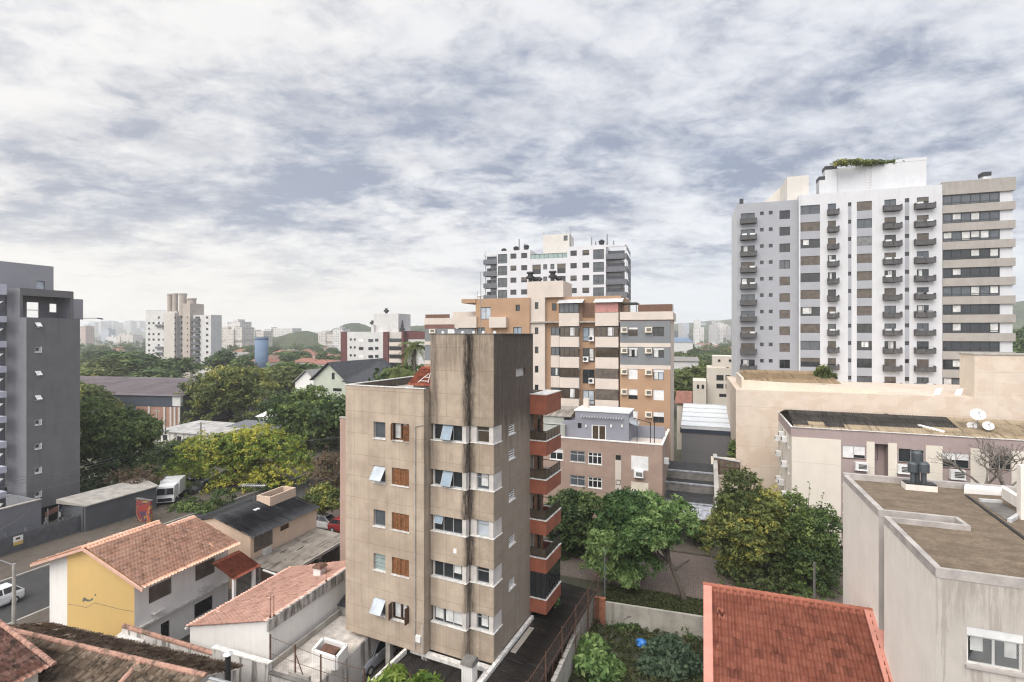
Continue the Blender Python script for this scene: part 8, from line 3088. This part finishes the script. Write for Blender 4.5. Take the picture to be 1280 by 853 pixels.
m.face([(0, 0, zb_), (w, 0, zb_), (w * .5, 0, za)])
m.build('wall', MATS['white_wall'], B.root)
m = MB()
for (p, q) in (((-.5, zb_ - .2), (w * .5, za + .1)), ((w + .5, zb_ - .2), (w * .5, za + .1))):
    m.hexa([(p[0], -.5, p[1]), (q[0], -.5, q[1]), (q[0], 12, q[1]), (p[0], 12, p[1])], [(p[0], -.5, p[1] + .2), (q[0], -.5, q[1] + .2), (q[0], 12, q[1] + .2), (p[0], 12, p[1] + .2)])
m.build('roof', MATS['roof_grey'], B.root)
pk = Bld('pink_garden_wall', 'plain pinkish wall end at the left edge of the beige block', 'wall', 425, 46, 235)
MB().box(0, 3, 0, .3, 0, pk.fu(427, 523)[1]).build('wall', plaster('pinkish', (.42, .3, .25), .2, .1), pk.root)
MB().box(-.05, 3, -.05, .35, pk.fu(427, 523)[1] + .002, pk.fu(427, 523)[1] + .12).build('coping', MATS['concrete'], pk.root)
shed('bright_roof_house', 'house with a red roof in the gap beside the orange block', 846, 862, 100, 505, 235, 8, 1.5, 'cream_clean', 'roof_terracotta', 'house')
shed('pale_long_building', 'long pale building with a grey roof among trees in the gap', 838, 873, 190, 452, 200, 14, 1.0, 'white_far', 'roof_grey')
shed('blue_roof_hall', 'hall with a blue roof far back in the gap beside the orange block', 838, 866, 420, 428, 150, 40, 3.5, 'white_far', 'water_blue', 'hall')

# small houses among the trees, left and in the gap
rz_ = random.Random(77)
walls = [('cream_far', 'cream'), ('white_far', 'white'), ('tan_far', 'tan')]
roofs = [('roof_terracotta', 'terracotta'), ('roof_brown', 'brown'), ('roof_grey', 'grey'), ('roof_terracotta', 'terracotta')]
zone = [((268, 425), (445, 466), 34), ((395, 430), (425, 452), 10), ((846, 912), (432, 447), 18), ((105, 182), (432, 445), 8), ((500, 530), (440, 470), 4)]
for (xr_, yr_, n) in zone:
    for k in range(n):
        px, py = rz_.uniform(*xr_), rz_.uniform(*yr_)
        d = EYE * FPX / (py - HYP) * .93
        wm, wn = rz_.choice(walls)
        rm, rn = rz_.choice(roofs)
        h_ = rz_.choice((3.2, 5.8, 6.2))
        w_ = rz_.uniform(8, 14)
        B = shed('distant_house', f'small {wn} house with {rn} hip roof among the far trees', px, px + w_ / d * FPX, d, HYP + (EYE - h_) / d * FPX, rz_.choice((230, -60, 400, 120)), rz_.uniform(8, 12), 2.2, wm, rm, 'house', True,
                 group=f'small {wn} houses with {rn} roofs among the trees')

# ================================================================ far blocks of flats
def flats_mat(name, col, sx, sz, win=(.16, .18, .2)):
    m, t = principled(name)
    g = t.add('ShaderNodeTexCoord').outputs['Object']
    sp = t.add('ShaderNodeSeparateXYZ')
    t.put(sp.inputs[0], g)
    h = t.math('ADD', sp.outputs[0], sp.outputs[1])
    fx = t.math('FRACT', t.math('DIVIDE', h, sx))
    fz = t.math('FRACT', t.math('DIVIDE', sp.outputs[2], sz))
    w = t.math('MULTIPLY', t.math('MULTIPLY', t.math('GREATER_THAN', fx, .35), t.math('LESS_THAN', fx, .8)), t.math('MULTIPLY', t.math('GREATER_THAN', fz, .3), t.math('LESS_THAN', fz, .78)))
    n = t.add('ShaderNodeTexWhiteNoise')
    sn = t.add('ShaderNodeVectorMath', operation='SNAP')
    t.put(sn.inputs[0], g)
    sn.inputs[1].default_value = (sx, sx, sz)
    t.l.new(sn.outputs[0], n.inputs['Vector'])
    t.put(t.b.inputs['Base Color'], t.mix(t.math('MULTIPLY', w, t.smooth(n.outputs['Value'], .1, .5)), col, win))
    t.b.inputs['Roughness'].default_value = .8
    MATS[name] = m


for nm, c_ in (('flats_white', (.58, .56, .54)), ('flats_cream', (.54, .50, .455)), ('flats_grey', (.38, .37, .37)), ('flats_rose', (.46, .34, .30)), ('flats_blue', (.36, .40, .46))):
    flats_mat(nm, c_, 3.4, 3.0)


def flats(px0, px1, top, d, mat, label, group=None, a=230, dep=16, head=True, seed=0, steps=0):
    B = Bld('apartment_block', label, 'apartment building', px0, d, a, group)
    w = B.fu(px1)[0]
    z = B.fu((px0 + px1) / 2, top)[1]
    r = random.Random(int(px0 * 13 + top))
    if steps:
        n = steps
        for k in range(n):
            zz = z * r.uniform(.86, 1.0)
            MB().box(w * k / n, w * (k + 1) / n, r.uniform(-1, 2), dep, 0, zz).build('wall', MATS[mat], B.root)
            if r.random() < .6:
                MB().box(w * (k + .25) / n, w * (k + .75) / n, 3, dep - 3, zz + .002, zz + r.uniform(2, 4)).build('roof_block', MATS[mat], B.root)
    else:
        MB().box(0, w, 0, dep, 0, z).build('wall', MATS[mat], B.root)
        if head:
            MB().box(w * .3, w * .65, 3, dep - 3, z + .002, z + r.uniform(2.5, 5)).build('roof_block', MATS[mat], B.root)
    MB().box(-.2, w + .2, -.2, dep, z + .001 if not steps else z * .5, (z + .4) if not steps else z * .5 + .3).build('cornice', MATS['concrete'], B.root)
    return B


for a_ in ((268, 301, 408, 330, 'flats_cream', 'cream stepped flats just right of the stack tower', None, 230, 18, True, 0, 4),
           (284, 300, 403, 345, 'flats_white', 'pale flats with a raised grey block behind the stepped cream flats', None),
           (300, 328, 412, 380, 'flats_cream', 'low cream flats behind the blue water tower', None, 230, 16, True, 0, 3),
           (331, 366, 409, 420, 'flats_white', 'white stepped flats right of the blue water tower', None, 230, 16, True, 0, 4),
           (398, 426, 415, 400, 'flats_cream', 'cream stepped flats left of the maroon striped block', None, 230, 16, True, 0, 3),
           (416, 428, 411, 390, 'flats_white', 'white flats touching the left of the maroon striped block', None),
           (131, 146, 421, 620, 'flats_white', 'pale flats beyond the far trees left of the stack tower', None, 230, 20, True, 0, 3),
           (145, 166, 418, 600, 'flats_cream', 'cream stepped flats beyond the far trees left of the stack tower', None, 230, 20, True, 0, 4),
           (101, 107, 408, 900, 'flats_rose', 'slim rose tower beside the edge of the dark grey tower', None, 230, 14, False),
           (126, 136, 412, 1250, 'flats_blue', 'bluish hazy slab behind the pale flats', None, 230, 16, True),
           (352, 372, 427, 480, 'flats_blue', 'low bluish flats before the wooded mound', None),
           (372, 396, 428, 460, 'flats_white', 'low white flats before the wooded mound', None, 230, 16, True, 0, 3),
           (880, 896, 430, 560, 'flats_white', 'pale building above the red roofs in the gap', None, 230, 14, True, 0, 2)):
    flats(*a_[:3], a_[3] * (1.7 if 300 < a_[3] < 700 else 1), *a_[4:])
for k in range(26):
    px = 104 + k * 3.05 + rz_.uniform(-1, 1)
    flats(px, px + rz_.uniform(2.5, 6), rz_.uniform(401, 412), rz_.uniform(2500, 3050), rz_.choice(('flats_white', 'flats_grey', 'flats_blue')), 'faint tower in the pale hazy skyline at the far left',
          'faint towers of the far left skyline', 230, 30, rz_.random() < .6)
for k in range(16):
    px = rz_.uniform(262, 425)
    flats(px, px + rz_.uniform(3, 8), rz_.uniform(413, 417), rz_.uniform(1700, 2600), rz_.choice(('flats_white', 'flats_grey', 'flats_cream')), 'faint low block in the hazy distance behind the blue water tower',
          'faint low blocks behind the water tower', 230, 30, rz_.random() < .5)
for k in range(22):
    px = rz_.uniform(846, 910)
    d = rz_.uniform(1100, 1550)
    flats(px, px + rz_.uniform(4, 11), rz_.uniform(400, 413), d, rz_.choice(('flats_white', 'flats_grey', 'flats_blue', 'flats_cream')), 'hazy block on the far slope in the gap left of the tall tower',
          'hazy blocks on the far slope in the gap', 230, 25, rz_.random() < .5)

# ================================================================ hills and wooded mounds
m, t = principled('wooded_slope')
g_ = t.add('ShaderNodeTexCoord').outputs['Object']
t.put(t.b.inputs['Base Color'], t.mix(t.smooth(t.noise(g_, .02, 8, .7), .35, .65), (.03, .045, .022), (.07, .085, .04)))
t.b.inputs['Roughness'].default_value = 1
bn = t.add('ShaderNodeBump')
bn.inputs['Distance'].default_value = 4
t.put(bn.inputs['Height'], t.noise(g_, .07, 6, .7))
t.l.new(bn.outputs[0], t.b.inputs['Normal'])
MATS['wooded_slope'] = m


def hill(px0, px1, d, profile, depth, seed):
    """a real mound: height profile along the view's width, falling away front and back"""
    rng = np.random.default_rng(seed)
    nx, ny = 60, 14
    x0, x1 = (px0 - CXP) / FPX * d, (px1 - CXP) / FPX * d
    xs = np.linspace(x0, x1, nx)
    pxs = np.linspace(px0, px1, nx)
    hz = np.interp(pxs, [p for p, _ in profile], [EYE - (q - HYP) / FPX * d for _, q in profile])
    hz = hz + rng.normal(0, hz.mean() * .02, nx)
    ys = np.linspace(0, 1, ny)
    prof = np.sin(np.pi * ys) ** .8
    Vv = np.stack([np.tile(xs, (ny, 1)), np.tile((d - depth / 2 + ys * depth)[:, None], (1, nx)), np.maximum(0, hz[None] * prof[:, None]) + rng.normal(0, hz.mean() * .012, (ny, nx)) * prof[:, None] - .3], -1).reshape(-1, 3)
    idx = np.arange(nx * ny).reshape(ny, nx)
    F = np.stack([idx[:-1, :-1], idx[:-1, 1:], idx[1:, 1:], idx[1:, :-1]], -1).reshape(-1, 4)
    return tag(fast_mesh('hills', Vv, F, MATS['wooded_slope'], smooth=True), kind='structure')


hill(820, 990, 1650, [(820, 411), (850, 405), (880, 402), (920, 400), (990, 408)], 900, 1)
hill(1180, 1500, 900, [(1180, 395), (1250, 380), (1290, 376), (1400, 376), (1500, 390)], 360, 2)
hill(335, 412, 720, [(335, 424), (360, 419), (372, 414.5), (385, 414), (396, 418), (412, 424)], 160, 3)
hill(420, 600, 900, [(420, 417), (432, 406), (445, 403), (458, 408), (470, 411), (520, 407), (560, 409), (600, 418)], 260, 4)
hill(-700, 400, 2700, [(-700, 409), (0, 407), (120, 409), (260, 412), (400, 416)], 500, 5)
hill(380, 1000, 2800, [(380, 416), (600, 410), (800, 405), (1000, 404)], 500, 6)
hill(1000, 2100, 2800, [(1000, 406), (1400, 406), (2100, 406)], 500, 7)

# ================================================================ far trees: copies of a few crowns
protos = []
for k, (mt, sd_) in enumerate((('leaf_dark', 101), ('leaf_olive', 102), ('leaf_mid', 103), ('leaf_dark', 104))):
    rng = np.random.default_rng(sd_)
    o = empty('distant_tree', (0, -60, 0), ('dark', 'olive', 'mid green', 'dark')[k] + ' round tree among the far houses', 'tree', 0, ('dark', 'olive', 'mid green', 'dark')[k] + ' trees among the far houses')
    lb = crown_lobes(rng, (0, 0, 6.2), (4.6, 4.6, 3.4), 16, (.34, .5), -.4)
    lb.append((np.array([0, 0, 6.]), np.array([3.2, 3.2, 2.4])))
    crown('crown', o, lb, mt, 420, 8, .62, sd_, tone=None) if False else crown('crown', o, lb, mt, 420, 8, .62, sd_, toneb=(.1, .7))
    m = MB()
    m.tube((0, 0, -.2), (0, 0, 4.5), .32, .22, 7)
    limbs(m, (0, 0, 3.5), [Vector(l[0]) for l in lb[:5]], .16, sd_)
    m.build('trunk', MATS['bark'], o)
    protos.append([o, False, o['label'], o['group']])


def put_tree(px, py, d, s, k=None, label=None, sx=1.0):
    """py: top of the crown in the photograph"""
    k = rz_.randrange(4) if k is None else k
    pr = protos[k]
    o = pr[0] if not pr[1] else copy_tree(pr[0])
    if not pr[1]:
        pr[1] = True
    p = at(px, py, d)
    o.location = (p.x, p.y, 0)
    h = max(p.z, 3.0)
    o.scale = (s * sx, s * sx, h / 9.8)
    o.rotation_euler = (0, 0, rz_.uniform(0, 6.28))
    o['label'], o['group'] = pr[2], pr[3]
    if label:
        o['label'] = label
        del o['group']
    return o


put_tree(135, 447, 210, 2.6, 1, 'broad hazy olive tree behind the hall roof below the pale flats', 1.2)
put_tree(163, 443, 216, 2.5, 0, 'tall dark hazy tree in the middle behind the hall roof', 1.1)
put_tree(118, 459, 190, 2.0, 1, 'lower olive tree at the left end of the hall roof')
put_tree(190, 462, 200, 2.2, 0, 'lower dark tree under the stack tower behind the hall roof')
put_tree(217, 450, 215, 2.2, 0, 'dark tree hiding the foot of the stack tower')
put_tree(200, 452, 220, 2.0, 3, 'dark tree left of the foot of the stack tower')
put_tree(128, 438, 330, 2.8, 3, 'dark bluish tree behind the olive tree at the far left')
put_tree(112, 480, 118, 1.2, 1, 'scrubby olive tree in front of the hall roof')
put_tree(372, 452, 180, 2.0, 2, 'bushy green tree left of the mint house', 1.2)
put_tree(355, 458, 160, 1.6, 1, 'olive tree right of the blue water tower')
put_tree(855, 446, 200, 1.8, 2, 'green tree above the red roofed house in the gap')
put_tree(872, 458, 150, 1.7, 1, 'olive tree beside the cream stepped house')
put_tree(850, 468, 140, 1.6, 1, 'low olive tree touching the orange block edge')
put_tree(862, 462, 175, 1.9, 2, 'middle green tree in the gap beside the orange block')
put_tree(280, 440, 240, 1.5, 3, 'small dark tree at the right foot of the stack tower')
put_tree(300, 448, 230, 1.2, 2, 'small green tree left of the blue water tower')
put_tree(430, 500, 95, 1.2, 0, 'dark tree just left of the beige block roof')
put_tree(1272, 411, 240, 3.0, 2, 'green trees seen past the right end of the tall tower')
put_tree(1290, 415, 220, 3.0, 0, 'dark tree past the right end of the tall tower')
put_tree(1268, 425, 200, 2.0, 3, 'lower dark tree past the right end of the tall tower')
put_tree(500, 462, 110, 1.4, 0, 'dark bushy tree under the palms')
put_tree(530, 466, 108, 1.2, 0, 'dark bushy tree under the palms beside the orange block')
for (xr_, yr_, n) in (((262, 430), (424, 452), 60), ((845, 912), (424, 450), 34), ((104, 184), (428, 446), 26), ((345, 365), (470, 490), 4), ((480, 535), (430, 462), 10), ((1262, 1300), (412, 432), 8)):
    for _ in range(n):
        px, py = rz_.uniform(*xr_), rz_.uniform(*yr_)
        d = (EYE - 1.5) * FPX / (py + 10 - HYP)
        d = min(max(d, 100), 900)
        h = rz_.uniform(6, 12)
        put_tree(px, HYP + (EYE - h) / d * FPX, d, rz_.uniform(.9, 1.7))
# off to the sides, so that a step aside still finds a town
# ================================================================ far wood that reads as one mass, and the air
rng = np.random.default_rng(5)
pts = []
for _ in range(2600):
    d = rng.uniform(450, 2400)
    px = rng.uniform(-300, 1600)
    p = at(px, HYP, d)
    pts.append((p.x, p.y, rng.uniform(2, 8)))
cen = np.array(pts)
V3, F, tn = leaves_np(rng, cen, np.tile([0, 0, .8], (len(cen), 1)), rng.uniform(.1, .7, len(cen)), 14, 7.0, 4.0, 1.3)
V3[:, 2] = np.maximum(V3[:, 2], .1)
tag(fast_mesh('far_woods', V3, F, MATS['leaf_dark'], attr=tn), kind='stuff')

hz = MB().box(-3300, 3300, -320, 3300, -1.0, 88)
hm = bpy.data.materials.new('haze')
hm.use_nodes = True
ht = NT(hm.node_tree)
ht.n.clear()
pv = ht.add('ShaderNodeVolumePrincipled')
pv.inputs['Color'].default_value = (.96, .975, 1.0, 1)
pv.inputs['Density'].default_value = .00027
pv.inputs['Anisotropy'].default_value = .1
pv.inputs['Density Attribute'].default_value = ''
mo = ht.add('ShaderNodeOutputMaterial')
ht.l.new(pv.outputs[0], mo.inputs['Volume'])
hm.cycles.homogeneous_volume = True
ho = hz.build('haze', hm)
tag(ho, kind='stuff')
